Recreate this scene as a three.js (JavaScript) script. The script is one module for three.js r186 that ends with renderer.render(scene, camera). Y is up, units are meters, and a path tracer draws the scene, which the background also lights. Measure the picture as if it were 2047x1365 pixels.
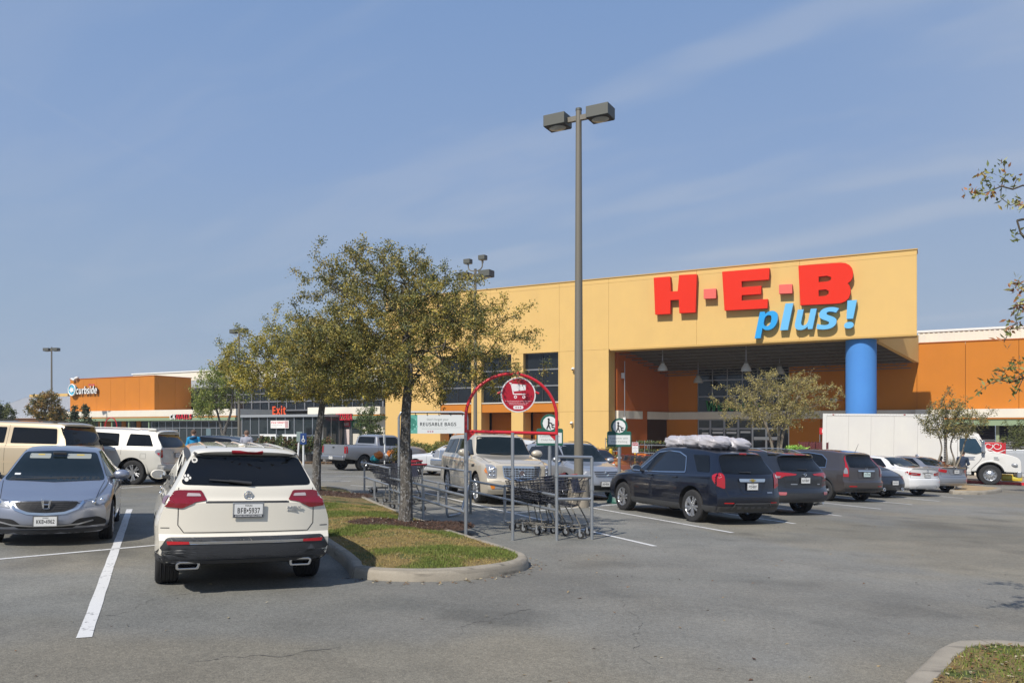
import * as THREE from 'three';
import { mergeGeometries, mergeVertices, toCreasedNormals } from 'three/addons/utils/BufferGeometryUtils.js';
import { TessellateModifier } from 'three/addons/modifiers/TessellateModifier.js';
import { RoundedBoxGeometry } from 'three/addons/geometries/RoundedBoxGeometry.js';
import { TextGeometry } from 'three/addons/geometries/TextGeometry.js';
import { FontLoader } from 'three/addons/loaders/FontLoader.js';
import { MarchingCubes } from 'three/addons/objects/MarchingCubes.js';
import { Brush, Evaluator, SUBTRACTION } from 'three-bvh-csg';
import { MeshBVH } from 'three-mesh-bvh';

// ---------------------------------------------------------------- camera, sky, sun, exposure
const F = 1575, CX = 1023.5, HY = 858, CAMY = 1.74;          // focal length and horizon, in pixels of a 2047 x 1365 frame
const scene = new THREE.Scene();
const camera = new THREE.PerspectiveCamera(2 * Math.atan(HY / F) * 180 / Math.PI, 2047 / (2 * HY), 0.1, 3000);
camera.setViewOffset(2047, 2 * HY, 0, 0, 2047, 1365);        // a lens shifted up: the building's verticals stay upright
camera.position.set(0, CAMY, 0);
const renderer = new THREE.WebGLRenderer({ antialias: true });
renderer.toneMapping = THREE.LinearToneMapping;
renderer.toneMappingExposure = 1;
renderer.shadowMap.enabled = true;
const SUN_AZ = 33 * Math.PI / 180, SUN_EL = 46 * Math.PI / 180;
const sunDir = new THREE.Vector3(-Math.sin(SUN_AZ) * Math.cos(SUN_EL), Math.sin(SUN_EL), Math.cos(SUN_AZ) * Math.cos(SUN_EL));
const sun = new THREE.DirectionalLight(new THREE.Color(1.0, 0.94, 0.85), 4.9);
sun.position.copy(sunDir).multiplyScalar(90).add(new THREE.Vector3(0, 0, -30));
sun.target.position.set(0, 0, -30);
sun.castShadow = true;
sun.shadow.mapSize.set(4096, 4096);
Object.assign(sun.shadow.camera, { left: -70, right: 70, top: 70, bottom: -70, near: 1, far: 220 });
scene.add(sun, sun.target);

// ---------------------------------------------------------------- random numbers and noise
function rng(seed) { let a = seed >>> 0; return () => { a = (a + 0x6d2b79f5) | 0; let t = Math.imul(a ^ (a >>> 15), 1 | a); t = (t + Math.imul(t ^ (t >>> 7), 61 | t)) ^ t; return ((t ^ (t >>> 14)) >>> 0) / 4294967296; }; }
const hash2 = (x, y, s = 0) => { let h = Math.imul(x | 0, 374761393) + Math.imul(y | 0, 668265263) + Math.imul(s | 0, 1274126177); h = Math.imul(h ^ (h >>> 13), 1274126177); return ((h ^ (h >>> 16)) >>> 0) / 4294967296; };
const sm = (t) => t * t * (3 - 2 * t), lerp = (a, b, t) => a + (b - a) * t, clamp = (x, a = 0, b = 1) => Math.min(b, Math.max(a, x)), sstep = (a, b, x) => sm(clamp((x - a) / (b - a)));
function vnoise(x, y, s = 0, per = 0) {
  let i = Math.floor(x), j = Math.floor(y); const u = sm(x - i), v = sm(y - j), m = (k) => per ? ((k % per) + per) % per : k;
  return lerp(lerp(hash2(m(i), m(j), s), hash2(m(i + 1), m(j), s), u), lerp(hash2(m(i), m(j + 1), s), hash2(m(i + 1), m(j + 1), s), u), v);
}
function fbm(x, y, o = 4, s = 0, per = 0) { let a = 0.5, t = 0, n = 0; for (let k = 0; k < o; k++) { t += a * vnoise(x, y, s + k * 17, per); n += a; x *= 2; y *= 2; per *= 2; a *= 0.5; } return t / n; }
const lin = (c) => { c /= 255; return c <= 0.04045 ? c / 12.92 : ((c + 0.055) / 1.055) ** 2.4; };
const toS = (v) => Math.round(255 * clamp(v <= 0.0031308 ? v * 12.92 : 1.055 * v ** (1 / 2.4) - 0.055));

// the sky: hazy spring blue with thin cirrus, the same all the way round
{
  const W = 2048, H = 1024, d = new Float32Array(W * H * 4);
  const stops = [[0, 168, 181, 198], [8, 154, 175, 201], [18, 139, 165, 204], [30, 124, 154, 199], [45, 114, 147, 197], [90, 92, 126, 184]];
  const TA = -Math.PI / 2 - 0.576, TE = 20.3, TK = -0.0475;   // a faded vapour trail
  for (let r = 0; r < H; r++) {
    const el = ((r + 0.5) / H - 0.5) * 180, e = Math.abs(el) < 0.01 ? 0.01 : el, ee = Math.max(0, e);
    let k = 0; while (k < stops.length - 2 && ee > stops[k + 1][0]) k++;
    const t = clamp((ee - stops[k][0]) / (stops[k + 1][0] - stops[k][0]));
    const base = [1, 2, 3].map((c) => lin(lerp(stops[k][c], stops[k + 1][c], t)));
    for (let c = 0; c < W; c++) {
      const az = ((c + 0.5) / W - 0.5) * 2 * Math.PI, y = Math.sin(ee * Math.PI / 180), x = Math.cos(az) * Math.cos(ee * Math.PI / 180), z = Math.sin(az) * Math.cos(ee * Math.PI / 180);
      const q = 1 / (y + 0.16), px = x * q, pz = z * q, sx = px * 0.8 + pz * 0.45, sz = pz * 1.6 - px * 0.9;
      const wv = fbm(sx * 1.6 + 7, sz * 1.6, 4, 5) * 1.6, cir = sstep(0.46, 0.80, fbm(sx * 1.7 + wv, sz * 3.4 + wv, 6, 9)), veil = sstep(0.35, 0.8, fbm(px * 0.7 + 3, pz * 0.7, 4, 31));
      const tr = Math.exp(-((((az - TA) - (ee - TE) * TK) / 0.004) ** 2)) * (az > TA - 0.15 && az < TA + 0.2 ? 0.10 * fbm(ee * 2, 3, 3, 5) * 2 : 0), a = (0.28 * cir + 0.20 * veil) * lerp(0.4, 1, sstep(-2.15, -1.35, az)) + tr, i = (r * W + c) * 4, cl = [0.50, 0.55, 0.64];
      for (let n = 0; n < 3; n++) d[i + n] = lerp(base[n], Math.max(base[n], cl[n]), a);
      d[i + 3] = 1;
    }
  }
  const sky = new THREE.DataTexture(d, W, H, THREE.RGBAFormat, THREE.FloatType);
  sky.mapping = THREE.EquirectangularReflectionMapping; sky.magFilter = THREE.LinearFilter; sky.minFilter = THREE.LinearFilter; sky.needsUpdate = true;
  scene.background = sky; scene.environment = sky;
}

// ---------------------------------------------------------------- helpers
const SX = 0.025, SZ = 0.013;                                   // the car park falls gently to the right and away
const G = (x, zf) => -(SX * x + SZ * zf);
const gnd = (px, py, h = 0) => { const z = (CAMY - h) / ((py - HY) / F - SX * (px - CX) / F - SZ); return [(px - CX) / F * z, z]; };
const V = (x, y, z) => new THREE.Vector3(x, y, z);
const onG = (x, zf, h = 0) => V(x, G(x, zf) + h, -zf);
const upQ = new THREE.Quaternion().setFromUnitVectors(V(0, 1, 0), V(SX, 1, -SZ).normalize());
const D2R = Math.PI / 180;
const used = {};
function numbered(n) { const k = used[n] = (used[n] ?? -1) + 1; return k ? n + '_' + String(k).padStart(3, '0') : n; }
function tag(o, label, category, group, kind) { if (label) o.userData.label = label; if (category) o.userData.category = category; if (group) o.userData.group = group; if (kind) o.userData.kind = kind; return o; }
// a thing: a Group at its base; az = the way its +x looks, in degrees right of the camera's axis
function thing(name, label, category, x, zf, az = 90, group, tilt = false, h = 0) {
  const o = new THREE.Group(); o.name = numbered(name); scene.add(o); o.position.copy(onG(x, zf, h));
  const q = new THREE.Quaternion().setFromAxisAngle(V(0, 1, 0), (90 - az) * D2R);
  o.quaternion.copy(tilt ? upQ.clone().multiply(q) : q);
  return tag(o, label, category, group);
}
function flat(g) {
  if (g.index) g = g.toNonIndexed();
  if (!g.attributes.normal) g.computeVertexNormals();
  if (!g.attributes.uv) g.setAttribute('uv', new THREE.BufferAttribute(new Float32Array(g.attributes.position.count * 2), 2));
  for (const k of Object.keys(g.attributes)) if (!['position', 'normal', 'uv'].includes(k)) g.deleteAttribute(k);
  g.morphAttributes = {}; g.clearGroups();
  return g;
}
const merge = (list) => { list = [].concat(list).filter(Boolean).map(flat); return list.length === 1 ? list[0] : mergeGeometries(list); };
function metric(g, k = 1) {                                     // uv in metres, by the way each face looks
  const p = g.attributes.position, n = g.attributes.normal, uv = new Float32Array(p.count * 2);
  for (let i = 0; i < p.count; i++) {
    const ax = Math.abs(n.getX(i)), ay = Math.abs(n.getY(i)), az = Math.abs(n.getZ(i));
    const [u, v] = ay >= ax && ay >= az ? [p.getX(i), p.getZ(i)] : ax > az ? [p.getZ(i), p.getY(i)] : [p.getX(i), p.getY(i)];
    uv[2 * i] = u * k; uv[2 * i + 1] = v * k;
  }
  g.setAttribute('uv', new THREE.BufferAttribute(uv, 2)); return g;
}
function mesh(name, geos, mat, parent = scene) {
  const g = merge(geos); if (mat.userData?.metric) metric(g, mat.userData.metric);
  const m = new THREE.Mesh(g, mat); m.name = parent === scene ? numbered(name) : name; m.castShadow = m.receiveShadow = true; parent.add(m); return m;
}
const struct = (name, geos, mat, parent = scene) => tag(mesh(name, geos, mat, parent), null, null, null, 'structure');
const T = (g, x = 0, y = 0, z = 0, rx = 0, ry = 0, rz = 0) => { if (rx) g.rotateX(rx); if (ry) g.rotateY(ry); if (rz) g.rotateZ(rz); return g.translate(x, y, z); };
const box = (w, h, d, x = 0, y = 0, z = 0, ry = 0) => T(new THREE.BoxGeometry(w, h, d), x, y, z, 0, ry);
const bx = (x0, x1, y0, y1, z0, z1) => box(x1 - x0, y1 - y0, z1 - z0, (x0 + x1) / 2, (y0 + y1) / 2, (z0 + z1) / 2);
const rbox = (w, h, d, x = 0, y = 0, z = 0, r = 0.02, s = 2) => T(new RoundedBoxGeometry(w, h, d, s, Math.min(r, w * 0.49, h * 0.49, d * 0.49)), x, y, z);
const cyl = (r0, r1, h, x = 0, y = 0, z = 0, n = 16) => T(new THREE.CylinderGeometry(r1, r0, h, n), x, y + h / 2, z);
function rod(a, b, r, r2 = r, n = 8) {                          // a straight round bar from a to b
  const d = V().subVectors(b, a), g = new THREE.CylinderGeometry(r2, r, d.length(), n, 1);
  g.applyQuaternion(new THREE.Quaternion().setFromUnitVectors(V(0, 1, 0), d.clone().normalize()));
  return g.translate((a.x + b.x) / 2, (a.y + b.y) / 2, (a.z + b.z) / 2);
}
const tube = (pts, r, seg = 24, n = 8, closed = false, tension) => new THREE.TubeGeometry(new THREE.CatmullRomCurve3(pts, closed, 'catmullrom', tension ?? 0.5), seg, r, n, closed);
function bent(pts, r, rad = 0.12, n = 8) {                       // straight pipes with rounded bends
  const path = new THREE.CurvePath();
  let last = pts[0];
  for (let i = 1; i < pts.length - 1; i++) {
    const p = pts[i], a = V().subVectors(pts[i - 1], p), b = V().subVectors(pts[i + 1], p), k = Math.min(rad, a.length() * 0.49, b.length() * 0.49);
    const s = p.clone().add(a.setLength(k)), e = p.clone().add(b.setLength(k));
    path.add(new THREE.LineCurve3(last, s)); path.add(new THREE.QuadraticBezierCurve3(s, p, e)); last = e;
  }
  path.add(new THREE.LineCurve3(last, pts[pts.length - 1]));
  return new THREE.TubeGeometry(path, Math.max(8, pts.length * 12), r, n, false);
}
const shape = (pts) => { const s = new THREE.Shape(); pts.forEach(([x, y], i) => i ? s.lineTo(x, y) : s.moveTo(x, y)); s.closePath(); return s; };
function rshape(pts, r) {                                       // polygon with rounded corners
  const s = new THREE.Shape(), n = pts.length;
  for (let i = 0; i < n; i++) {
    const p = pts[i], a = pts[(i + n - 1) % n], b = pts[(i + 1) % n], la = Math.hypot(a[0] - p[0], a[1] - p[1]), lb = Math.hypot(b[0] - p[0], b[1] - p[1]), k = Math.min(p[2] ?? r, la * 0.45, lb * 0.45);
    const s0 = [p[0] + (a[0] - p[0]) / la * k, p[1] + (a[1] - p[1]) / la * k], s1 = [p[0] + (b[0] - p[0]) / lb * k, p[1] + (b[1] - p[1]) / lb * k];
    i ? s.lineTo(...s0) : s.moveTo(...s0); s.quadraticCurveTo(p[0], p[1], ...s1);
  }
  s.closePath(); return s;
}
const extr = (sh, d, bevel = 0, seg = 6) => new THREE.ExtrudeGeometry(sh, { depth: d, bevelEnabled: bevel > 0, bevelSize: bevel, bevelThickness: bevel, bevelSegments: 2, curveSegments: seg });
const fonts = {};
for (const n of ['sans_bold', 'sans_regular', 'serif_bold']) fonts[n] = await new FontLoader().loadAsync('fonts/droid/droid_' + n + '.typeface.json');
function text(str, w, h, d, font = 'sans_bold', slant = 0) {     // letters fitted to w x h, lower left corner at 0
  const g = new TextGeometry(str, { font: fonts[font], size: 1, depth: 0.1, curveSegments: 4, bevelEnabled: false }); g.computeBoundingBox();
  const b = g.boundingBox; g.translate(-b.min.x, -b.min.y, 0); g.scale(w / (b.max.x - b.min.x), h / (b.max.y - b.min.y), d / 0.1);
  if (slant) g.applyMatrix4(new THREE.Matrix4().makeShear(0, 0, slant, 0, 0, 0));
  return flat(g);
}

// ---------------------------------------------------------------- materials
const C = (r, g, b) => new THREE.Color().setRGB(r, g, b);
const std = (r, g, b, rough = 0.7, metal = 0, more = {}) => new THREE.MeshStandardMaterial({ color: C(r, g, b), roughness: rough, metalness: metal, ...more });
const phys = (r, g, b, rough = 0.5, metal = 0, more = {}) => new THREE.MeshPhysicalMaterial({ color: C(r, g, b), roughness: rough, metalness: metal, ...more });
function dtex(size, fn, srgb = true, size2 = size) {
  const d = new Uint8Array(size * size2 * 4);
  for (let y = 0; y < size2; y++) for (let x = 0; x < size; x++) { const c = fn(x / size, y / size2, x, y), i = (y * size + x) * 4; for (let k = 0; k < 3; k++) d[i + k] = srgb ? toS(c[k] ?? c[0]) : Math.round(255 * clamp(c[k] ?? c[0])); d[i + 3] = 255; }
  const t = new THREE.DataTexture(d, size, size2, THREE.RGBAFormat); t.wrapS = t.wrapT = THREE.RepeatWrapping; t.magFilter = THREE.LinearFilter; t.minFilter = THREE.LinearMipmapLinearFilter; t.generateMipmaps = true;
  if (srgb) t.colorSpace = THREE.SRGBColorSpace; t.needsUpdate = true; return t;
}
function ctex(w, h, draw) { const c = document.createElement('canvas'); c.width = w; c.height = h; const x = c.getContext('2d'); draw(x, w, h); const t = new THREE.CanvasTexture(c); t.colorSpace = THREE.SRGBColorSpace; return t; }
const withMetric = (m, k) => { m.userData.metric = k; return m; };
// plaster: faint mottling and weather streaks in a paint of one colour
function plaster(r, g, b, k = 0.25, amt = 0.10, seed = 1) {
  const t = dtex(256, (u, v) => { const n = fbm(u * 8, v * 8, 5, seed, 8), st = fbm(u * 40, v * 3, 3, seed + 5, 40), m = 1 + amt * (n - 0.5) * 2 + amt * 0.6 * (st - 0.5); return [r * m, g * m, b * m * (1 - 0.05 * (n - 0.5))]; });
  const bt = dtex(128, (u, v) => [fbm(u * 32, v * 32, 3, seed + 9, 32)], false);
  const m = std(1, 1, 1, 0.88); m.map = t; m.bumpMap = bt; m.bumpScale = 0.004; return withMetric(m, k);
}
const M = {
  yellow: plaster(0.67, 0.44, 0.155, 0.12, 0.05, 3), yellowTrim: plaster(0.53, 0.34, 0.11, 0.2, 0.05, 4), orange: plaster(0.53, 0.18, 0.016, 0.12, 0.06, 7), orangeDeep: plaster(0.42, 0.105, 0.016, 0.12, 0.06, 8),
  cream: plaster(0.72, 0.67, 0.57, 0.2, 0.05, 11), white: std(0.75, 0.74, 0.71, 0.6), blueCol: plaster(0.065, 0.235, 0.59, 0.2, 0.04, 13),
  greenEave: std(0.24, 0.32, 0.19, 0.6), darkGlass: phys(0.012, 0.015, 0.018, 0.06, 0, { specularIntensity: 1, ior: 1.5 }), shopGlass: phys(0.03, 0.04, 0.045, 0.04, 0, { ior: 1.52 }),
  mullion: std(0.3, 0.3, 0.31, 0.4, 0.6), darkFrame: std(0.05, 0.05, 0.055, 0.5, 0.4), red: phys(0.72, 0.026, 0.008, 0.6, 0, { specularIntensity: 0.4 }), redPink: phys(0.75, 0.13, 0.10, 0.4), redEdge: std(0.5, 0.015, 0.008, 0.7), letterBlue: phys(0.14, 0.46, 0.78, 0.35, 0, { clearcoat: 0.3 }), letterBlue2: phys(0.02, 0.33, 0.72, 0.35, 0, { clearcoat: 0.3 }),
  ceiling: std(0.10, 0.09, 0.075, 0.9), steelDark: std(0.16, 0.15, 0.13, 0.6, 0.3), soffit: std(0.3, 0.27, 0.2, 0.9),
  galv: std(0.42, 0.44, 0.46, 0.42, 0.75), chrome: std(0.75, 0.76, 0.78, 0.12, 1), alloy: std(0.56, 0.57, 0.59, 0.28, 0.85), rubber: std(0.022, 0.022, 0.023, 0.85), black: std(0.012, 0.012, 0.013, 0.6), trim: std(0.03, 0.031, 0.033, 0.55), under: std(0.01, 0.01, 0.01, 0.9),
  lampRed: phys(0.36, 0.004, 0.008, 0.12, 0, { clearcoat: 1, clearcoatRoughness: 0.03 }), lampClear: phys(0.30, 0.31, 0.33, 0.3, 0.3, { clearcoat: 1, clearcoatRoughness: 0.02 }), lampAmber: phys(0.65, 0.2, 0.02, 0.15, 0, { clearcoat: 1 }), mirrorGlass: std(0.85, 0.87, 0.9, 0.02, 1),
  pole: std(0.17, 0.155, 0.125, 0.55, 0.1), fixture: std(0.10, 0.103, 0.09, 0.55, 0.1), lens: phys(0.34, 0.34, 0.31, 0.2), redPaint: phys(0.55, 0.012, 0.022, 0.4, 0, { clearcoat: 0.5 }),
  signGreen: std(0.012, 0.10, 0.07, 0.5), signWhite: std(0.72, 0.73, 0.72, 0.5), paintLine: null,
};
// vertical stripes of a metal cladding are geometry; this is only its paint
{
  const t = dtex(512, (u, v) => { const n = fbm(u * 10, v * 10, 4, 61, 10), grit = hash2(u * 512 | 0, v * 512 | 0, 3), wear = fbm(u * 60, v * 60, 3, 71, 60); const a = sstep(0.62, 0.78, wear * 0.7 + n * 0.3), c = lerp(0.62, 0.2, a) * (0.9 + 0.2 * grit); return [c, c * 0.99, c * 0.96]; });
  const m = std(1, 1, 1, 0.8); m.map = t; M.paintLine = withMetric(m, 0.5);
}
// asphalt: fine bright and dark aggregate on a grey binder
const asphaltMap = dtex(1024, (u, v, x, y) => {
  const g = hash2(x, y, 11), g2 = vnoise(u * 384, v * 384, 12, 384), p = fbm(u * 6, v * 6, 5, 13, 6), tan = fbm(u * 4 + 3, v * 4, 4, 19, 4);
  const g3 = vnoise(u * 110, v * 110, 14, 110); let c = 0.175 * (0.60 + 0.42 * g2 + 0.26 * (g3 - 0.5) + 0.2 + 0.3 * (g - 0.5) + 0.3 * (p - 0.5)); if (g > 0.975) c *= 1.9; if (g < 0.04) c *= 0.5;
  const w = 0.06 * (tan - 0.35); return [c * (1.02 + w), c * (0.985 + w * 0.4), c * (0.865 - w * 0.3)];
});
const asphaltBump = dtex(512, (u, v, x, y) => [0.5 * vnoise(u * 200, v * 200, 15, 200) + 0.5 * hash2(x, y, 16)], false);
M.asphalt = std(1, 1, 1, 0.86); M.asphalt.map = asphaltMap; M.asphalt.bumpMap = asphaltBump; M.asphalt.bumpScale = 0.004; M.asphalt.vertexColors = true;
M.concrete = (() => { const t = dtex(512, (u, v, x, y) => { const n = fbm(u * 8, v * 8, 5, 23, 8), g = hash2(x, y, 24), st = sstep(0.55, 0.8, fbm(u * 5, v * 14, 4, 28, 5)); const c = 0.30 * (0.70 + 0.5 * n + 0.2 * (g - 0.5)) * (1 - 0.5 * st); return [c * 1.1, c * 0.97, c * 0.77]; }); const m = std(1, 1, 1, 0.9); m.map = t; m.bumpMap = asphaltBump; m.bumpScale = 0.004; return withMetric(m, 0.6); })();
M.bark = (() => { const t = dtex(256, (u, v, x, y) => { const r = Math.abs(fbm(u * 14, v * 5, 4, 43, 14) - 0.5) * 2, n = fbm(u * 20, v * 20, 3, 45, 20), li = sstep(0.60, 0.68, fbm(u * 24, v * 24, 3, 47, 24)); let c = 0.05 + 0.11 * r + 0.04 * n; const k = [c * 1.08, c * 0.98, c * 0.85]; return k.map((q) => lerp(q, 0.30, li * 0.65)); }); const b = dtex(256, (u, v) => [Math.abs(fbm(u * 14, v * 5, 4, 43, 14) - 0.5) * 2], false); const m = std(1, 1, 1, 0.95); m.map = t; m.bumpMap = b; m.bumpScale = 0.02; return m; })();

// ---------------------------------------------------------------- ground
{
  const xs = [], zs = [], push = (a, from, to, step) => { for (let k = from; k < to - 1e-6; k += step) a.push(k); };
  push(xs, -700, -60, 40); push(xs, -60, -16, 2); push(xs, -16, 16, 0.16); push(xs, 16, 60, 2); push(xs, 60, 741, 40);
  push(zs, -300, -4, 37); push(zs, -4, 2, 1); push(zs, 2, 26, 0.16); push(zs, 26, 90, 2); push(zs, 90, 900, 45);
  const nx = xs.length, nz = zs.length, pos = new Float32Array(nx * nz * 3), uv = new Float32Array(nx * nz * 2), col = new Float32Array(nx * nz * 3), idx = [];
  const dist = (x, z, x0, z0, x1, z1) => { const t = clamp(((x - x0) * (x1 - x0) + (z - z0) * (z1 - z0)) / ((x1 - x0) ** 2 + (z1 - z0) ** 2)); return Math.hypot(x - x0 - t * (x1 - x0), z - z0 - t * (z1 - z0)); };
  for (let j = 0; j < nz; j++) for (let i = 0; i < nx; i++) {
    const x = xs[i], z = zs[j], k = j * nx + i;
    pos.set([x, G(x, z), -z], 3 * k); uv.set([x / 3.1, z / 3.1], 2 * k);
    // worn, oil-stained and tan, dusty patches of the old surface
    let a = 0.78 + 0.44 * fbm(x * 0.22 + 9, z * 0.22, 4, 81) + 0.16 * (fbm(x * 1.3, z * 1.3, 3, 83) - 0.5);
    const tn = sstep(0.42, 0.66, fbm(x * 0.35 + 40, z * 0.35 + 3, 4, 87));
    const blob = sstep(0.66, 0.74, fbm(x * 0.9 + 5, z * 0.9, 3, 91)); a *= 1 - 0.20 * blob;
    const crack = sstep(0.022, 0.0, Math.abs(fbm(x * 0.16 + 2, z * 0.16 + 8, 4, 95) - 0.5)); a *= 1 - 0.10 * crack;
    for (const [sx2, sz2, r2, q] of [[9.6, 17.9, 0.9, 0.25], [11.2, 18.3, 0.6, 0.2], [6.4, 11.9, 0.5, 0.1], [-6.2, 11.6, 1.0, 0.3], [-7.6, 13, 0.9, 0.25], [0.5, 22, 1.2, 0.3], [4.6, 20, 1.0, 0.25], [7.8, 22, 1.0, 0.2], [-3.6, 5.4, 3.2, 0.2], [-1.2, 7.4, 1.6, 0.12], [4.5, 8.2, 2.2, 0.1]]) a *= 1 - q * sstep(1.1, 0.3, Math.hypot(x - sx2, z - sz2) / r2 + 0.5 * (fbm(x * 3, z * 3, 3, 99) - 0.5));
    const bl = sstep(0.45, 0.62, fbm(x * 0.2 + 70, z * 0.5 + 9, 4, 101)); a *= 1 - 0.10 * bl; col.set([a * (1 + 0.09 * tn - 0.02 * bl), a * (1 + 0.025 * tn), a * (1 - 0.09 * tn + 0.01 * bl)], 3 * k);
    if (i < nx - 1 && j < nz - 1) idx.push(k, k + 1, k + nx, k + 1, k + nx + 1, k + nx);
  }
  const g = new THREE.BufferGeometry();
  g.setAttribute('position', new THREE.BufferAttribute(pos, 3)); g.setAttribute('uv', new THREE.BufferAttribute(uv, 2)); g.setAttribute('color', new THREE.BufferAttribute(col, 3)); g.setIndex(idx); g.computeVertexNormals();
  const m = new THREE.Mesh(g, M.asphalt); m.name = 'ground'; m.receiveShadow = true; scene.add(m);
  tag(m, 'worn grey asphalt of the car park', 'car park', null, 'structure');
}
// painted lines: thin sheets 4 mm above the asphalt
const d1 = [-0.4117, 0.9113], row = [0.667, 0.745];
const VP = [d1[0], d1[1]];
function stripe(x0, z0, x1, z1, w = 0.1, label) {
  const dx = x1 - x0, dz = z1 - z0, l = Math.hypot(dx, dz), nx = -dz / l * w / 2, nz = dx / l * w / 2, n = Math.max(1, Math.round(l / 0.5)), pos = [], idx = [];
  for (let i = 0; i <= n; i++) for (const s of [-1, 1]) { const j = 0.006 * (hash2(i, s, x0 * 100 | 0) - 0.5), x = x0 + dx * i / n + nx * s + j, z = z0 + dz * i / n + nz * s + j; pos.push(x, G(x, z) + 0.005, -z); }
  for (let i = 0; i < n; i++) idx.push(2 * i, 2 * i + 1, 2 * i + 2, 2 * i + 1, 2 * i + 3, 2 * i + 2);
  const g = new THREE.BufferGeometry(); g.setAttribute('position', new THREE.BufferAttribute(new Float32Array(pos), 3)); g.setIndex(idx); g.computeVertexNormals();
  return tag(struct('parking_line', g, M.paintLine), label || 'white painted bay line on the asphalt', null, 'white painted parking bay lines');
}
const ENDS = [[1310, 1092], [1465, 1065], [1590, 1047], [1683, 1031.6], [1762, 1017.7], [1825, 1009], [1880, 1002], [1926, 996]].map((p) => gnd(...p));
for (const [x, z] of ENDS) stripe(x, z, x + d1[0] * 13.4, z + d1[1] * 13.4, 0.1);
{ const a = gnd(1027, 1025), b = [a[0] + row[0] * 22, a[1] + row[1] * 22]; stripe(a[0], a[1], b[0], b[1], 0.1); }
{ const a = gnd(165, 1275), b = gnd(258, 1018); stripe(a[0] + d1[0] * -0.02, a[1], b[0], b[1], 0.115); }
{ const a = gnd(-260, 1141), b = gnd(306, 1090); stripe(a[0], a[1], b[0] + 0.6, b[1] + 0.69, 0.09); }
// lines far off, across the aisle beyond the island and by the shop fronts
for (const [ax, ay, bx2, by2] of [[640, 944, 705, 943], [640, 951, 735, 953], [640, 960, 700, 962], [700, 970, 760, 974], [305, 972, 240, 976], [1060, 1004, 1180, 1004]]) { const a = gnd(ax, ay), b = gnd(bx2, by2); stripe(a[0], a[1], b[0], b[1], 0.1); }

// thin sealed cracks in the old asphalt
for (const [a, b, sd] of [[[150, 1245], [395, 1180], 1], [[900, 1262], [1060, 1216], 2], [[1830, 1043], [2047, 1052], 3], [[1250, 1200], [1300, 1330], 4], [[1560, 1120], [1900, 1180], 5], [[380, 1330], [700, 1290], 6], [[1930, 1190], [2047, 1215], 7]]) {
  const p = gnd(...a), q = gnd(...b), n = 60, pos = [], idx = []; for (let i = 0; i <= n; i++) { const t = i / n, w = 0.3 * (fbm(t * 6, sd, 4, 7) - 0.5), x = lerp(p[0], q[0], t) + w, z = lerp(p[1], q[1], t) - w, h = 0.002 + 0.005 * vnoise(i * 0.8, sd, 3); pos.push(x, G(x, z) + 0.004, -z + h, x, G(x, z) + 0.004, -z - h); if (i < n) idx.push(2 * i, 2 * i + 1, 2 * i + 2, 2 * i + 1, 2 * i + 3, 2 * i + 2); }
  const g = new THREE.BufferGeometry(); g.setAttribute('position', new THREE.BufferAttribute(new Float32Array(pos), 3)); g.setIndex(idx); g.computeVertexNormals(); struct('pavement_crack', g, std(0.075, 0.072, 0.068, 0.9));
}
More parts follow.
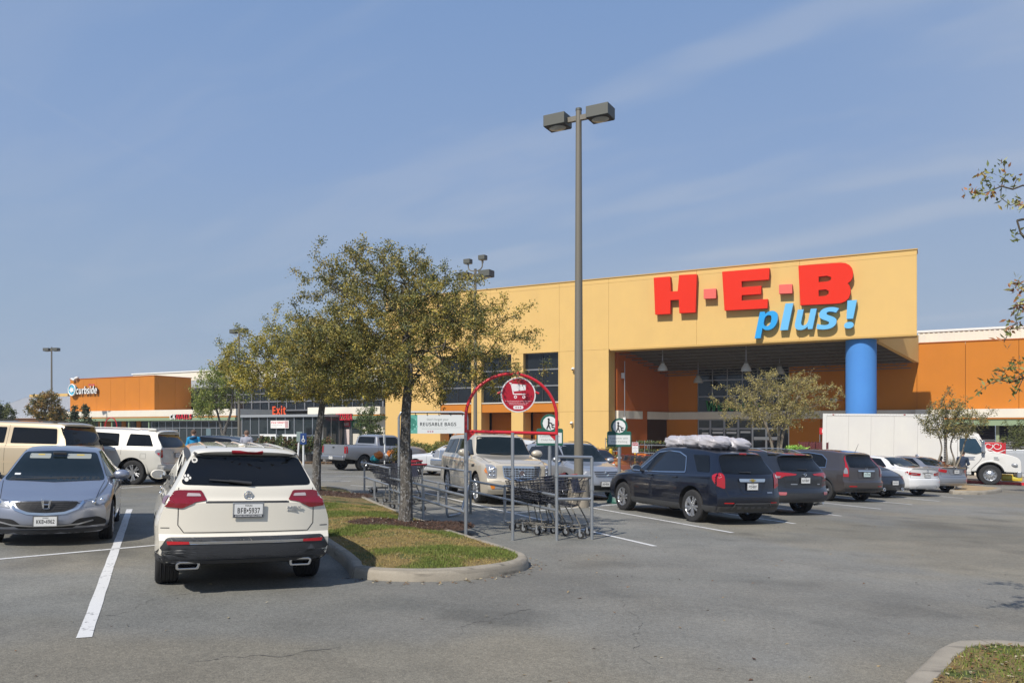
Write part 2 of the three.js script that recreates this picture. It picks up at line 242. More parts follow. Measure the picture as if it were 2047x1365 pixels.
// ---------------------------------------------------------------- the store: all its fronts lie along one direction
const FA = Math.atan(3028 / 1575), us = Math.sin(FA), uc = Math.cos(FA);       // the front runs (us, -uc) in (right, away)
const nX = uc, nZ = us;
function U(px, py, p) {                                          // where the sight line through a photo point meets the front plane p: [along, height]
  const r = (px - CX) / F, z = p / (nX * r + nZ), x = r * z;
  return [x * us - z * uc, CAMY + (HY - py) / F * z];
}
const P0 = 51.7, PB = 60.7, PS = 56;
function front(name, label, category, p) {
  const o = new THREE.Group(); o.name = numbered(name); scene.add(o); o.position.set(nX * p, 0, -nZ * p); o.rotation.y = -Math.asin(uc);
  return tag(o, label, category);
}
const wl = (p, p0) => p0 - p;                                   // depth of plane p in a group standing on plane p0, outward positive
{
  const b = front('store_building', 'large grocery store with a yellow entrance block and orange side wall', 'store building', P0);
  const u = (px, p = P0) => U(px, 800, p)[0];
  const top = 12.23, fb = 7.3, D = P0 - PB, th = 1.28, base = -1.7;
  const panel = (x0, x1, y0, y1, z0, z1, m = M.yellow, name = 'wall_panel') => mesh(name, bx(x0 + 0.006, x1 - 0.006, y0 + 0.006, y1 - 0.006, z0, z1), m, b);
  // yellow block: panels with open joints before a backing wall
  const uL = u(770), u1 = u(880), u2 = u(1118), u3 = u(1217), u4 = u(1393), u5 = u(1599), uR = u(1834);
  mesh('wall_core', [bx(uL + 0.05, u3 - 0.05, fb + 0.05, top - 0.1, -th + 0.02, -0.05), bx(u3 - 0.06, uR - 0.05, fb + 0.05, top - 0.1, -th + 0.02, -0.05)], M.yellowTrim, b);
  const um = u(980);
  for (const [a, c] of [[uL, u(875)], [u(875), um], [um, u2], [u2, u3], [u3, u4], [u4, u5], [u5, uR]]) { panel(a, c, fb, top - 0.32, -th, 0); panel(a, c, top - 0.32, top, -th, 0.0); }
  mesh('parapet_cap', bx(uL - 0.04, uR + 0.04, top - 0.005, top + 0.06, -th - 0.05, 0.05), M.yellowTrim, b);
  mesh('fascia_trim', bx(u3 + 0.1, uR, fb - 0.10, fb + 0.008, -th + 0.1, 0.035), M.yellowTrim, b);
  panel(uL, u1, base, fb, -th, 0);
  panel(u2, u3, base, U(1160, 822, P0)[1] - 0.02, -th, 0); panel(u2, u3, U(1160, 822, P0)[1] - 0.02, fb, -th, 0);
  // window bays between piers
  const bays = [[880, 942], [962, 1022], [1046, 1116]].map(([a, c]) => [u(a), u(c)]);
  const wb = 3.72, bb = 3.0;
  const piers = [[bays[0][1], bays[1][0]], [bays[1][1], bays[2][0]]];
  for (const [a, c] of piers) { panel(a, c, base, bb, -th, 0.0); panel(a, c, bb, fb, -th, 0.0); }
  panel(bays[2][1], u2, base, fb, -th, 0);
  for (const [a, c] of bays) {
    mesh('beam', bx(a + 0.003, c - 0.003, bb, wb - 0.06, -th + 0.1, -0.12), M.orange, b);
    mesh('sill', bx(a + 0.003, c - 0.003, wb - 0.06, wb, -th + 0.1, -0.06), M.cream, b);
    const w = new THREE.Group(); w.name = 'window'; b.add(w);
    const rows = 3, cols = 2, fz = -0.42;
    for (let i = 0; i < cols; i++) for (let j = 0; j < rows; j++) { const W = (c - a) / cols, H = (fb - wb) / rows; mesh('pane', bx(a + i * W + 0.04, a + (i + 1) * W - 0.04, wb + j * H + 0.04, wb + (j + 1) * H - 0.04, fz - 0.03, fz), M.darkGlass, w); }
    const fr = []; for (let j = 0; j <= rows; j++) fr.push(bx(a, c, wb + j * (fb - wb) / rows - 0.05, wb + j * (fb - wb) / rows + 0.05, fz - 0.06, fz + 0.07)); mesh('frame', [0, 1, 2].map((i) => box(i === 1 ? 0.05 : 0.1, fb - wb, 0.1, lerp(a, c, i / cols), (fb + wb) / 2, fz)), M.darkFrame, w);
    mesh('frame', fr, M.mullion, w);
    mesh('recess_wall', [bx(a - 0.01, c + 0.01, base, bb + 0.01, -th - 0.6, -th - 0.4)], M.orange, b);
    for (let k = 0; k < 14; k++) mesh('slat', bx(a, c, bb - 0.25 - k * 0.28, bb - 0.05 - k * 0.28, -th - 0.4, -th - 0.37), M.orange, b);
  }
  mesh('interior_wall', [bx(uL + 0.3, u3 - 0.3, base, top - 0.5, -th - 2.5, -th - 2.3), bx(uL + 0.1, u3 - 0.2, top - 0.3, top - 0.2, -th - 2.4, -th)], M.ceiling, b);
  // entrance bay: back wall, slanted side walls, ceiling with joists
  const W2 = (px, py, p) => { const [x, y] = U(px, py, p); return [x, y, P0 - p]; };
  const kb = W2(1333, 742, PB), ch = kb[1];                      // the far corner of the bay and the ceiling's height there
  const lf = [u3 + 0.02, -th];
  const slab = (x0, z0, x1, z1, t, y0, y1) => { const dx = x1 - x0, dz = z1 - z0, l = Math.hypot(dx, dz); return T(new THREE.BoxGeometry(l, y1 - y0, t), (x0 + x1) / 2, (y0 + y1) / 2, (z0 + z1) / 2, 0, -Math.atan2(dz, dx)); };
  const bandT = 3.07, bandB = 2.5, L = (k) => [lerp(lf[0], kb[0], k), lerp(lf[1], D, k)];
  const sw = (k0, k1, y0, y1, t, m, name) => mesh(name, slab(...L(k0), ...L(k1), t, y0, y1), m, b);
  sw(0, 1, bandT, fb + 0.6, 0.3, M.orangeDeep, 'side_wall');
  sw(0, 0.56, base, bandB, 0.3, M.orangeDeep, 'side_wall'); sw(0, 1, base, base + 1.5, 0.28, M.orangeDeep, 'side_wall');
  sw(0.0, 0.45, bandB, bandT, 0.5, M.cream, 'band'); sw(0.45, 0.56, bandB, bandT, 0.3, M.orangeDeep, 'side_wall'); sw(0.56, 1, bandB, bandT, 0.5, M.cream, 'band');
  sw(0.57, 0.99, base + 1.5, bandB, 0.1, M.darkGlass, 'window'); sw(0.57, 0.99, 0.7, 0.76, 0.16, M.mullion, 'window_frame');
  const ub = (px) => U(px, 800, PB)[0], uEnd = ub(2290);
  const bw = (x0, x1, y0, y1, m, name = 'wall_panel', z1 = D, t = 0.3) => mesh(name, bx(x0 + 0.012, x1 - 0.012, y0, y1, z1 - t, z1), m, b);
  bw(ub(1333) - 0.2, ub(1395), base, bandB, M.orange); bw(ub(1333) - 0.2, ub(1395), bandT, 8.0, M.orange);
  bw(ub(1578), ub(1690), bandT, 7.6, M.orange); bw(ub(1690), ub(1834), bandT, 7.6, M.orange); bw(ub(1578), ub(1642), base, bandB, M.orange);
  bw(ub(1834), ub(1931), bandT, 7.6, M.orange); bw(ub(1931), ub(2038), bandT, 7.6, M.orange); bw(ub(2038), ub(2150), bandT, 7.6, M.orange); bw(ub(2150), uEnd, bandT, 7.6, M.orange);
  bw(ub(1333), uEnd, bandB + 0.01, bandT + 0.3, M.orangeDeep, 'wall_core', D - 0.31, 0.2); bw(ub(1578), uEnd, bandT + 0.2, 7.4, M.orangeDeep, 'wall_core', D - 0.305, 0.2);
  mesh('band', bx(ub(1334), ub(1830), bandB, bandT, D - 0.05, D + 0.14), M.cream, b);
  mesh('band', bx(ub(1830) + 0.01, uEnd, bandB, bandT, D - 0.05, D + 0.9), M.cream, b);
  mesh('band_trim', bx(ub(1830) + 0.02, uEnd, bandB - 0.09, bandB - 0.004, D - 0.05, D + 0.88), M.orange, b);
  mesh('eave', bx(ub(1830) + 0.03, uEnd, bandB - 0.52, bandB - 0.095, D - 0.05, D + 0.8), M.greenEave, b);
  mesh('coping', bx(ub(1834), uEnd, 7.6, 7.66, D - 0.32, D + 0.05), M.orangeDeep, b);
  // ribbed white metal above the orange wall
  { const g = [bx(ub(1836), uEnd, 7.5, 8.42, D - 0.95, D - 0.75)]; for (let x = ub(1836); x < uEnd; x += 0.3) g.push(bx(x, x + 0.12, 7.5, 8.40, D - 0.76, D - 0.70)); mesh('ribbed_cladding', g, M.cream, b); mesh('roof_cap', bx(ub(1834), uEnd, 8.42, 8.56, D - 1.0, D - 0.66), M.white, b); }
  mesh('roof_slab', [bx(uL, u3, 8.0, 8.2, -18, -th - 2.6), bx(ub(1333) - 3, uEnd, 7.35, 7.48, D - 14, D - 0.4), bx(uEnd - 0.3, uEnd - 0.01, base, 7.3, D - 14, D - 0.3), bx(uL + 0.01, uL + 0.3, base, 9, -18, -th - 0.02)], M.cream, b);
  // shuttered openings right of the truck, with posts
  const lx0 = ub(1860), lx1 = ub(1991);
  for (const [a, c] of [[lx0, ub(1936)], [ub(1940), lx1], [ub(1999), ub(2075)]]) { for (let y = 1.86; y > -0.6; y -= 0.16) mesh('slat', T(new THREE.BoxGeometry(c - a, 0.13, 0.03), (a + c) / 2, y, D - 0.1, -0.5), M.darkFrame, b); mesh('opening_back', bx(a, c, base, 2.0, D - 0.4, D - 0.35), M.black, b); }
  for (const [px, m] of [[1938, M.orange], [1995, M.greenEave], [2079, M.greenEave]]) mesh('post', bx(ub(px) - 0.09, ub(px) + 0.09, base, bandB - 0.5, D - 0.1, D + 0.2), m, b);
  bw(ub(1640), lx0, base, bandB, M.orangeDeep); bw(ub(2080), uEnd, base, bandB, M.orangeDeep); bw(lx0, ub(2080), base, -0.6, M.cream, 'wall_panel', D + 0.02);
  // the return wall of the canopy and the canopy's roof
  const ra = W2(1752, 682, P0 + th + 0.02), rc = W2(1832.5, 725, PB - 0.02);
  { // lower edge slopes with the ceiling
    const s = new THREE.Shape(); const l = Math.hypot(rc[0] - ra[0], rc[2] - ra[2]); s.moveTo(0, ra[1]); s.lineTo(l, rc[1]); s.lineTo(l, 8.16); s.lineTo(0, 8.16); s.closePath();
    const g = extr(s, 0.3); g.translate(0, 0, -0.15); g.rotateY(-Math.atan2(rc[2] - ra[2], rc[0] - ra[0])); g.translate(ra[0], 0, ra[2]); mesh('return_wall', g, M.yellow, b);
  }
  { // ceiling deck: sloping slab with ribs, then the open-web joists
    const y = (z) => lerp(fb + 0.32, ch, (z + th) / (D + th)), sl = Math.atan2(y(D) - y(-th), D + th), n = 60, g = [], x0 = u3 - 0.1, x1 = rc[0] + 0.2;
    const deckRight = (z) => lerp(ra[0], rc[0], clamp((z - ra[2]) / (rc[2] - ra[2]))) - 0.1;
    const pts = [[lf[0] - 0.5, -th], [deckRight(-th), -th], [deckRight(D), D], [kb[0] - 0.4, D]];
    const pos = [], idx = []; for (const o of [0, 0.2]) for (const [px, pz] of pts) pos.push(px, o ? 8.1 : y(pz), pz);
    idx.push(0, 1, 2, 0, 2, 3, 4, 6, 5, 4, 7, 6); for (let i = 0; i < 4; i++) { const j = (i + 1) % 4; idx.push(i, j, 4 + j, i, 4 + j, 4 + i); }
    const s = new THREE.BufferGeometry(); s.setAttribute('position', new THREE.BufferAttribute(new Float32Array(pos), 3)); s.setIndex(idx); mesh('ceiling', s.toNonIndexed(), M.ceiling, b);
    for (let z = -th - 0.35; z > D + 0.3; z -= 0.85) {
      const xa = lerp(lf[0], kb[0], (z + th) / (D + th)) + 0.15, xb = deckRight(z) - 0.05, yt = y(z) - 0.08, yb = yt - 0.42, j = [bx(xa, xb, yt - 0.03, yt + 0.03, z - 0.04, z + 0.04), bx(xa, xb, yb - 0.03, yb + 0.03, z - 0.04, z + 0.04)];
      const st = 0.55; for (let x = xa, k = 0; x + st < xb; x += st, k++) j.push(rod(V(x, k % 2 ? yt : yb, z), V(x + st, k % 2 ? yb : yt, z), 0.014, 0.014, 4));
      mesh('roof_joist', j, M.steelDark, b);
    }
    for (let x = lf[0] + 0.6; x < rc[0] - 4.2; x += 2.4) mesh('ceiling_beam', rod(V(x + 3 * (x < -12 ? 0.4 : 0), y(-th - 0.3) - 0.10, -th - 0.3), V(x + 3, y(D + 0.3) - 0.10, D + 0.3), 0.035, 0.035, 5), M.steelDark, b);
  }
  // blue column
  { const cpx = 1722, pc = P0 + 1.1, [cx] = U(cpx, 800, pc), z = P0 - pc, yt = U(cpx, 680, pc)[1]; mesh('column', [cyl(0.88, 0.88, yt + 1.8, cx, -1.8, z, 40)], M.blueCol, b); mesh('column_cap', box(0.42, fb - yt + 0.5, 0.5, cx, (fb + yt) / 2 + 0.25, z), M.yellow, b); }
  // glazed entrance: upper glazing, doors
  {
    const x0 = ub(1395), x1 = ub(1578), ge = D - 0.12, w = new THREE.Group(); w.name = 'window'; b.add(w);
    const cols = 6, ys = [bandT, 4.25, 5.5, 7.2];
    for (let i = 0; i < cols; i++) for (let j = 0; j < 3; j++) { const a = lerp(x0, x1, i / cols), c = lerp(x0, x1, (i + 1) / cols); mesh('pane', bx(a + 0.04, c - 0.04, ys[j] + 0.04, ys[j + 1] - 0.04, ge - 0.03, ge), M.darkGlass, w); }
    const fr = []; for (const y of ys) fr.push(bx(x0, x1, y - 0.04, y + 0.04, ge - 0.05, ge + 0.06)); for (let i = 0; i <= cols; i++) fr.push(box(0.07, 7.2 - bandT, 0.1, lerp(x0, x1, i / cols), (7.2 + bandT) / 2, ge)); mesh('frame', fr, M.mullion, w);
    mesh('interior_wall', [bx(x0 - 0.2, x1 + 0.2, base, 7.3, ge - 3.3, ge - 3.1), bx(x0 - 0.1, x0, base, 7.3, ge - 3.1, ge - 0.1), bx(x1, x1 + 0.1, base, 7.3, ge - 3.1, ge - 0.1)], M.steelDark, b);
    const dw = [1395, 1420, 1448, 1476, 1504, 1532, 1556, 1578].map(ub), dt = bandB - 0.02, db = -1.12;
    for (let i = 0; i < 7; i++) {
      const d = new THREE.Group(); d.name = 'door'; b.add(d);
      mesh('pane', bx(dw[i] + 0.06, dw[i + 1] - 0.06, db + 0.1, dt - 0.75, ge - 0.02, ge), M.shopGlass, d); mesh('pane', bx(dw[i] + 0.06, dw[i + 1] - 0.06, dt - 0.65, dt - 0.05, ge - 0.02, ge), M.shopGlass, d);
      mesh('frame', [bx(dw[i], dw[i] + 0.07, db, dt, ge - 0.05, ge + 0.05), bx(dw[i + 1] - 0.07, dw[i + 1], db, dt, ge - 0.05, ge + 0.05), bx(dw[i] + 0.07, dw[i + 1] - 0.07, dt - 0.75, dt - 0.62, ge - 0.05, ge + 0.05), bx(dw[i] + 0.07, dw[i + 1] - 0.07, db, db + 0.12, ge - 0.05, ge + 0.05), bx(dw[i] + 0.07, dw[i + 1] - 0.07, dt - 0.06, dt, ge - 0.05, ge + 0.05)], i > 3 ? M.signWhite : M.mullion, d);
    }
    for (const [a, c, y0, y1] of [[1403, 1416, 1.7, 1.83], [1424, 1445, 1.4, 1.56], [1424, 1445, 1.68, 1.83], [1452, 1472, 1.4, 1.56], [1452, 1472, 1.68, 1.83], [1480, 1500, 1.45, 1.6], [1403, 1416, 1.1, 1.5]]) mesh('window_poster', bx(ub(a), ub(c), y0, y1, ge + 0.004, ge + 0.012), M.signWhite, b);
    mesh('door_header', bx(ub(1508), ub(1560), 0.95, 1.18, ge + 0.06, ge + 0.25), M.signWhite, b);
  }
  mesh('plinth', bx(uL + 0.02, u3, base, -0.62, -th + 0.1, 0.03), M.yellowTrim, b);
}
// lettering on the store front
{
  const pl = P0 - 0.42, mk = (label) => front('store_sign', label, 'sign', pl);
  const z8 = ([x, y]) => U(900 + x * 0.4787, 460 + y * 0.4787, pl);
  const s = mk('giant red H-E-B letters on the yellow store front'), bodyD = 0.36;
  const H = [[851, 199], [919, 194], [921, 257], [951, 255], [957, 188], [1030, 184], [1024, 343], [958, 346], [956, 290], [920, 292], [919, 349], [857, 352]];
  const E = [[1137, 174], [1334, 158], [1331, 206], [1217, 213], [1218, 239], [1300, 233], [1298, 266], [1218, 271], [1217, 295], [1327, 288], [1325, 326], [1147, 335]];
  const B = [[1456, 149], [1600, 138], [1632, 136], [1652, 138], [1668, 146], [1679, 159], [1684, 177], [1682, 196], [1674, 211], [1660, 222], [1668, 231], [1673, 245], [1672, 264], [1665, 284], [1651, 297], [1632, 304], [1600, 307], [1464, 313]];
  const holes = [[[1540, 194], [1575, 190], [1592, 196], [1591, 207], [1577, 214], [1540, 217]], [[1540, 250], [1570, 247], [1583, 254], [1581, 267], [1566, 275], [1540, 276]]];
  const letter = (pts, m, hs = []) => {
    const sh = shape(pts.map(z8)); hs.forEach((h) => sh.holes.push(new THREE.Path(h.map((q) => new THREE.Vector2(...z8(q))))));
    const l = mesh('letter', extr(sh, bodyD - 0.03).translate(0, 0, -bodyD), M.redEdge, s), cx = pts.reduce((a, q) => a + q[0], 0) / pts.length, cy = pts.reduce((a, q) => a + q[1], 0) / pts.length;
    mesh('letter_face', extr(sh, 0.02, 0.012).translate(0, 0, -0.025), m, l);
  };
  letter(H, M.red); letter(E, M.red); letter(B, M.red, holes);
  letter([[1060, 247], [1110, 244], [1110, 284], [1060, 286]], M.redPink); letter([[1375, 228], [1429, 225], [1429, 263], [1375, 265]], M.redPink);
  const q = mk('light blue slanted plus! letters under the red letters');
  const put = (ch, x0, x1, y0, y1, m, sl = 0.2) => { const a = z8([x0, y1]), b = z8([x1, y0]), a0 = z8([x0, y0]), h = (b[1] - a[1] + a0[1] - a[1]) / 2, w = b[0] - a[0] - sl * h; mesh('letter', text(ch, w, h, 0.34, 'sans_bold', sl).translate(a[0], a[1], -0.34), m, q); };
  put('p', 1272, 1376, 338, 452, M.letterBlue2); put('l', 1378, 1434, 306, 418, M.letterBlue); put('u', 1435, 1532, 330, 418, M.letterBlue); put('s', 1529, 1628, 322, 416, M.letterBlue); put('!', 1645, 1700, 293, 411, M.letterBlue, 0.12);
  const w = front('entrance_sign', 'green Welcome letters above the shaded store doors', 'sign', PB - 0.3), a = U(1411, 822, PB - 0.3), c = U(1520, 800, PB - 0.3);
  mesh('letter', text('Welcome', c[0] - a[0], c[1] - a[1] + 0.1, 0.2).translate(a[0], a[1], -0.2), std(0.01, 0.16, 0.03, 0.5), w);
}
// pendant lamps under the canopy
{
  const glass = phys(0.55, 0.55, 0.5, 0.25, 0, { transmission: 0.2 });
  [[1325, 741, 712, 1.0, 'leftmost'], [1492, 742, 705, 0.95, 'second from the right'], [1396, 765, 733, 0.75, 'lowest'], [1559, 747, 716, 0.72, 'rightmost']].forEach(([px, py, pt, k, w]) => {
    const p = lerp(PB - 1.6, P0 + 1.9, k > 0.9 ? 1 : 0.15), [x, y] = U(px, py, p), yt = U(px, pt, p)[1] + 0.5;
    const o = new THREE.Group(); o.name = numbered('pendant_lamp'); scene.add(o);
    o.position.set(nX * p + us * x, y, -(nZ * p - uc * x));
    tag(o, `grey bell pendant lamp under the canopy, ${w} of four`, 'pendant lamp', 'pendant lamps under the store canopy');
    const pr = [[0.02, 0.62], [0.13, 0.58], [0.15, 0.46], [0.17, 0.42], [0.26, 0.30], [0.33, 0.14], [0.35, 0]].map(([a, b]) => new THREE.Vector2(a, b));
    mesh('shade', new THREE.LatheGeometry(pr, 24), glass, o); mesh('housing', [cyl(0.15, 0.13, 0.26, 0, 0.42, 0, 16)], M.steelDark, o); mesh('stem', cyl(0.025, 0.025, Math.max(0.3, yt - y - 0.6), 0, 0.62, 0, 8), M.galv, o);
  });
}
// the older shops on the left: one low strip with a tall glazed block, an orange box and an entrance porch
{
  const b = front('shop_strip', 'low strip of shops with cream parapet, green eave and tall block behind', 'shop building', PS);
  const us2 = (px, p = PS) => U(px, 820, p)[0], base = -1.6;
  const xa = us2(137), xb = us2(485), xc = us2(628), xd = us2(772);
  const yT = 3.72, yB = 3.05, eT = 2.92, eB = 2.62;
  for (const [a, c] of [[xa, xb], [xc, xd]]) {
    mesh('parapet', bx(a, c, yB, yT, -4, 0.9), M.cream, b); mesh('parapet_trim', bx(a + 0.01, c - 0.01, yB - 0.12, yB - 0.005, -3.9, 0.87), M.orange, b); mesh('eave', bx(a + 0.02, c - 0.02, eB, yB - 0.125, -3, 0.98), M.greenEave, b);
    mesh('rear_wall', bx(a, c, base, yB, -9, -8.7), M.cream, b); mesh('floor', bx(a, c, base, base + 0.9, -8.7, -0.1), M.soffit, b);
  }
  // shop windows, as panes between frames
  const shop = (x0, x1, n, opts = {}) => {
    const w = new THREE.Group(); w.name = 'shop_window'; b.add(w); const fr = [bx(x0, x1, eB - 0.1, eB + 0.05, -0.65, -0.5), bx(x0, x1, 1.85, 1.92, -0.63, -0.52), bx(x0, x1, -0.75, -0.35, -0.65, -0.5)];
    for (let i = 0; i < n; i++) { const a = lerp(x0, x1, i / n), c = lerp(x0, x1, (i + 1) / n); mesh('pane', bx(a + 0.05, c - 0.05, -0.35, 1.85, -0.6, -0.57), M.shopGlass, w); mesh('pane', bx(a + 0.05, c - 0.05, 1.92, eB - 0.1, -0.6, -0.57), M.shopGlass, w); fr.push(box(0.09, eB + 0.8, 0.12, a, (eB - 0.8) / 2, -0.58)); }
    fr.push(box(0.09, eB + 0.8, 0.12, x1, (eB - 0.8) / 2, -0.58)); mesh('frame', fr, M.galv, w); return w;
  };
  shop(us2(308), xb - 0.1, 12).position.z = 0.85; shop(us2(642), us2(728), 4).position.z = 0.85;
  for (const [a, c] of [[185, 192], [196, 210], [232, 240], [262, 270], [296, 308]]) mesh('wall_panel', bx(us2(a), us2(c), base, eB, -0.8, -0.6), M.orange, b);
  for (const [a, c] of [[137, 185], [192, 196], [210, 232], [240, 262], [270, 296]]) mesh('shop_window', bx(us2(a), us2(c), base, eB, -0.75, -0.68), M.shopGlass, b);
  for (const px of [182, 214, 236, 270, 310]) mesh('post', box(0.14, eB + 1.6, 0.14, us2(px), (eB - 1.6) / 2, 0.75), M.greenEave, b);
  mesh('wall_panel', bx(us2(728), xd, base, eB, 0, 0.3), M.cream, b); mesh('wall_panel', bx(us2(618), us2(642), base, eB, 0, 0.3), M.cream, b);
  // coloured panels high in the pizza shop's windows, and window posters
  const pan = [['SUBS', [0.5, 0.03, 0.03]], ['', [0.02, 0.2, 0.08]], ['SALADS', [0.5, 0.03, 0.03]], ['GYROS', [0.02, 0.2, 0.08]]];
  pan.forEach(([t, c], i) => { const a = lerp(us2(644), us2(727), i / 4) + 0.1, e = lerp(us2(644), us2(727), (i + 1) / 4) - 0.1, pn = mesh('window_sign', bx(a, e, 1.95, 2.5, -0.565, -0.54), std(...c, 0.5), b); pn.position.z = 0.85; if (t) mesh('lettering', text(t, (e - a) * 0.7, 0.28, 0.01).translate(a + (e - a) * 0.15, 2.08, -0.54), M.signWhite, pn); mesh('window_poster', bx(a + 0.1, e - 0.1, 0.1, 1.75 - 0.4 * (i % 2), -0.565, -0.55), std(0.62, 0.52 + 0.06 * (i % 2), 0.5, 0.6), b).position.z = 0.85; });
  // orange box with two sunlit faces
  const oTop = 7.35, o0 = us2(139), o1 = us2(308), n = 6;
  for (let i = 0; i < n; i++) mesh('wall_panel', bx(lerp(o0, o1, i / n) + 0.01, lerp(o0, o1, (i + 1) / n) - 0.01, yT, oTop, -0.5, 0), M.orange, b);
  for (let i = 0; i < 2; i++) mesh('wall_panel', bx(o1 - 0.5, o1 - 0.012, yT, oTop, -0.51 - (i + 1) * 2.1 + 0.02, -0.51 - i * 2.1), M.orange, b);
  mesh('roof_slab', bx(o0, o1 - 0.52, oTop - 0.4, oTop - 0.2, -4.7, -0.51), M.cream, b); mesh('parapet_cap', [bx(o0 - 0.03, o1 + 0.03, oTop, oTop + 0.07, -0.53, 0.04), bx(o1 - 0.53, o1 + 0.03, oTop, oTop + 0.07, -4.75, -0.535)], M.orangeDeep, b);
  // tall block behind
  const pt = 62, zt = PS - pt, ut = (px) => U(px, 800, pt)[0], tT = 8.2;
  mesh('upper_wall', bx(ut(265), ut(800), 7.2, tT, zt - 10, zt), M.cream, b); mesh('upper_wall', bx(ut(375), ut(770), 6.35, 7.2, zt - 10, zt - 0.02), std(0.42, 0.44, 0.48, 0.6), b); mesh('roof_cap', bx(ut(263), ut(802), tT, tT + 0.12, zt - 10.1, zt + 0.1), M.white, b);
  { const w = new THREE.Group(); w.name = 'window'; b.add(w); const x0 = ut(374), x1 = ut(765), cols = 22, ys = [yT, 4.65, 5.5, 6.35], fr = []; for (let i = 0; i < cols; i++) for (let j = 0; j < 3; j++) mesh('pane', bx(lerp(x0, x1, i / cols) + 0.04, lerp(x0, x1, (i + 1) / cols) - 0.04, ys[j] + 0.05, ys[j + 1] - 0.05, zt - 0.12, zt - 0.08), M.darkGlass, w); for (const y of ys) fr.push(bx(x0, x1, y - 0.07, y + 0.07, zt - 0.1, zt + 0.05)); for (let i = 0; i <= cols; i++) fr.push(box(i % 2 ? 0.06 : 0.14, 6.35 - yT, 0.12, lerp(x0, x1, i / cols), (6.35 + yT) / 2, zt - 0.04)); mesh('frame', fr, M.mullion, w); mesh('block_core', bx(x0 - 0.3, x1, base, 6.3, zt - 10, zt - 0.9), M.steelDark, b); }
  // entrance porch
  const pp = PS - 3.2, zp = 3.2, up = (px) => U(px, 830, pp)[0], e0 = up(484), e1 = up(644), pTop = 3.05;
  mesh('porch_roof', bx(e0 - 0.1, e1 + 0.1, pTop - 0.22, pTop, -1, zp + 0.25), std(0.36, 0.38, 0.4, 0.5, 0.3), b);
  { const w = new THREE.Group(); w.name = 'window'; b.add(w); const cols = 9, fr = []; for (let i = 0; i < cols; i++) { const a = lerp(e0, e1, i / cols), c = lerp(e0, e1, (i + 1) / cols); mesh('pane', bx(a + 0.04, c - 0.04, 1.25, pTop - 0.24, zp - 0.03, zp), M.shopGlass, w); if (i < 3 || i > 6) mesh('pane', bx(a + 0.04, c - 0.04, -0.7, 1.15, zp - 0.03, zp), M.shopGlass, w); fr.push(box(0.09, pTop + 0.6, 0.12, a, (pTop - 1) / 2, zp)); } fr.push(box(0.09, pTop + 0.6, 0.12, e1, (pTop - 1) / 2, zp), bx(e0, e1, 1.14, 1.25, zp - 0.05, zp + 0.06)); mesh('frame', fr, M.galv, w);
    const side = new THREE.Group(); side.name = 'side_window'; b.add(side); for (let i = 0; i < 3; i++) mesh('pane', bx(e1 - 0.02, e1 + 0.02, -0.7, pTop - 0.3, i * 1.05 + 0.05, (i + 1) * 1.05 - 0.05), M.shopGlass, side); mesh('frame', [0, 1, 2].map((i) => box(0.08, pTop + 0.6, 0.08, e1, (pTop - 1) / 2, i * 1.05)), M.galv, side); }
  for (const [a, c] of [[522, 553], [567, 596]]) { const x0 = up(a), x1 = up(c), d = new THREE.Group(); d.name = 'door'; b.add(d); const fr = []; for (let i = 0; i <= 3; i++) fr.push(box(0.12, 2.0, 0.14, lerp(x0, x1, i / 3), 0.15, zp + 0.1)); fr.push(bx(x0 - 0.06, x1 + 0.06, 1.1, 1.3, zp + 0.04, zp + 0.18)); mesh('frame', fr, M.signWhite, d); for (let i = 0; i < 3; i++) mesh('pane', bx(lerp(x0, x1, i / 3) + 0.06, lerp(x0, x1, (i + 1) / 3) - 0.06, -0.8, 1.1, zp + 0.08, zp + 0.1), M.darkGlass, d); }
  mesh('porch_back', bx(e0, e1, base, pTop - 0.25, -0.8, -0.7), M.steelDark, b);
  // lettering
  const sign = (str, x0, x1, y0, y1, m, label, sl = 0, p = PS - 1.0, f = 'sans_bold') => { const s = front('shop_sign', label, 'sign', p), a = U(x0, y1, p), c = U(x1, y0, p), a0 = U(x0, y0, p), h = (c[1] - a[1] + a0[1] - a[1]) / 2; const parts = [].concat(str), ws = parts.map((q) => q.length), tot = ws.reduce((i, j) => i + j, 0); if (/PIZZ/.test(str)) mesh('backing', bx(a[0] - 0.05, c[0] + 0.05, a[1] + h * 0.3, a[1] + h * 0.6, -0.14, -0.1), M.darkFrame, s); let x = a[0]; parts.forEach((q, i) => { const w = (c[0] - a[0]) * ws[i] / tot * 0.96; const lg = text(q, w - sl * h, h, 0.16, f, sl).translate(x, a[1], -0.1), lm = mesh('letter', lg, M.darkFrame, s); mesh('letter_face', lg.clone().scale(1, 1, 0.06).translate(0, 0, 0.068), [].concat(m)[i] || m, lm); x += (c[0] - a[0]) * ws[i] / tot; }); return s; };
  const wht = std(0.78, 0.78, 0.76, 0.5), rd = std(0.6, 0.02, 0.04, 0.5), grn = std(0.01, 0.2, 0.05, 0.5);
  sign(['CK', 'NAILS'], 339, 385, 828, 838, [wht, rd], 'white and red CK NAILS letters on the cream parapet', 0.15);
  sign(["MO'S", 'PIZZERIA'], 655, 706, 827, 840, [grn, rd], 'green and red PIZZERIA letters on the cream parapet');
  sign('Exit', 545, 573, 811, 829, std(0.75, 0.09, 0.02, 0.5), 'orange-red Exit letters standing on the glass porch roof', 0, PS - 3.3);
  const cs = sign('curbside', 152, 196, 772, 788, wht, 'white curbside letters with a blue arrow disc on the orange box', 0.1, PS - 0.25);
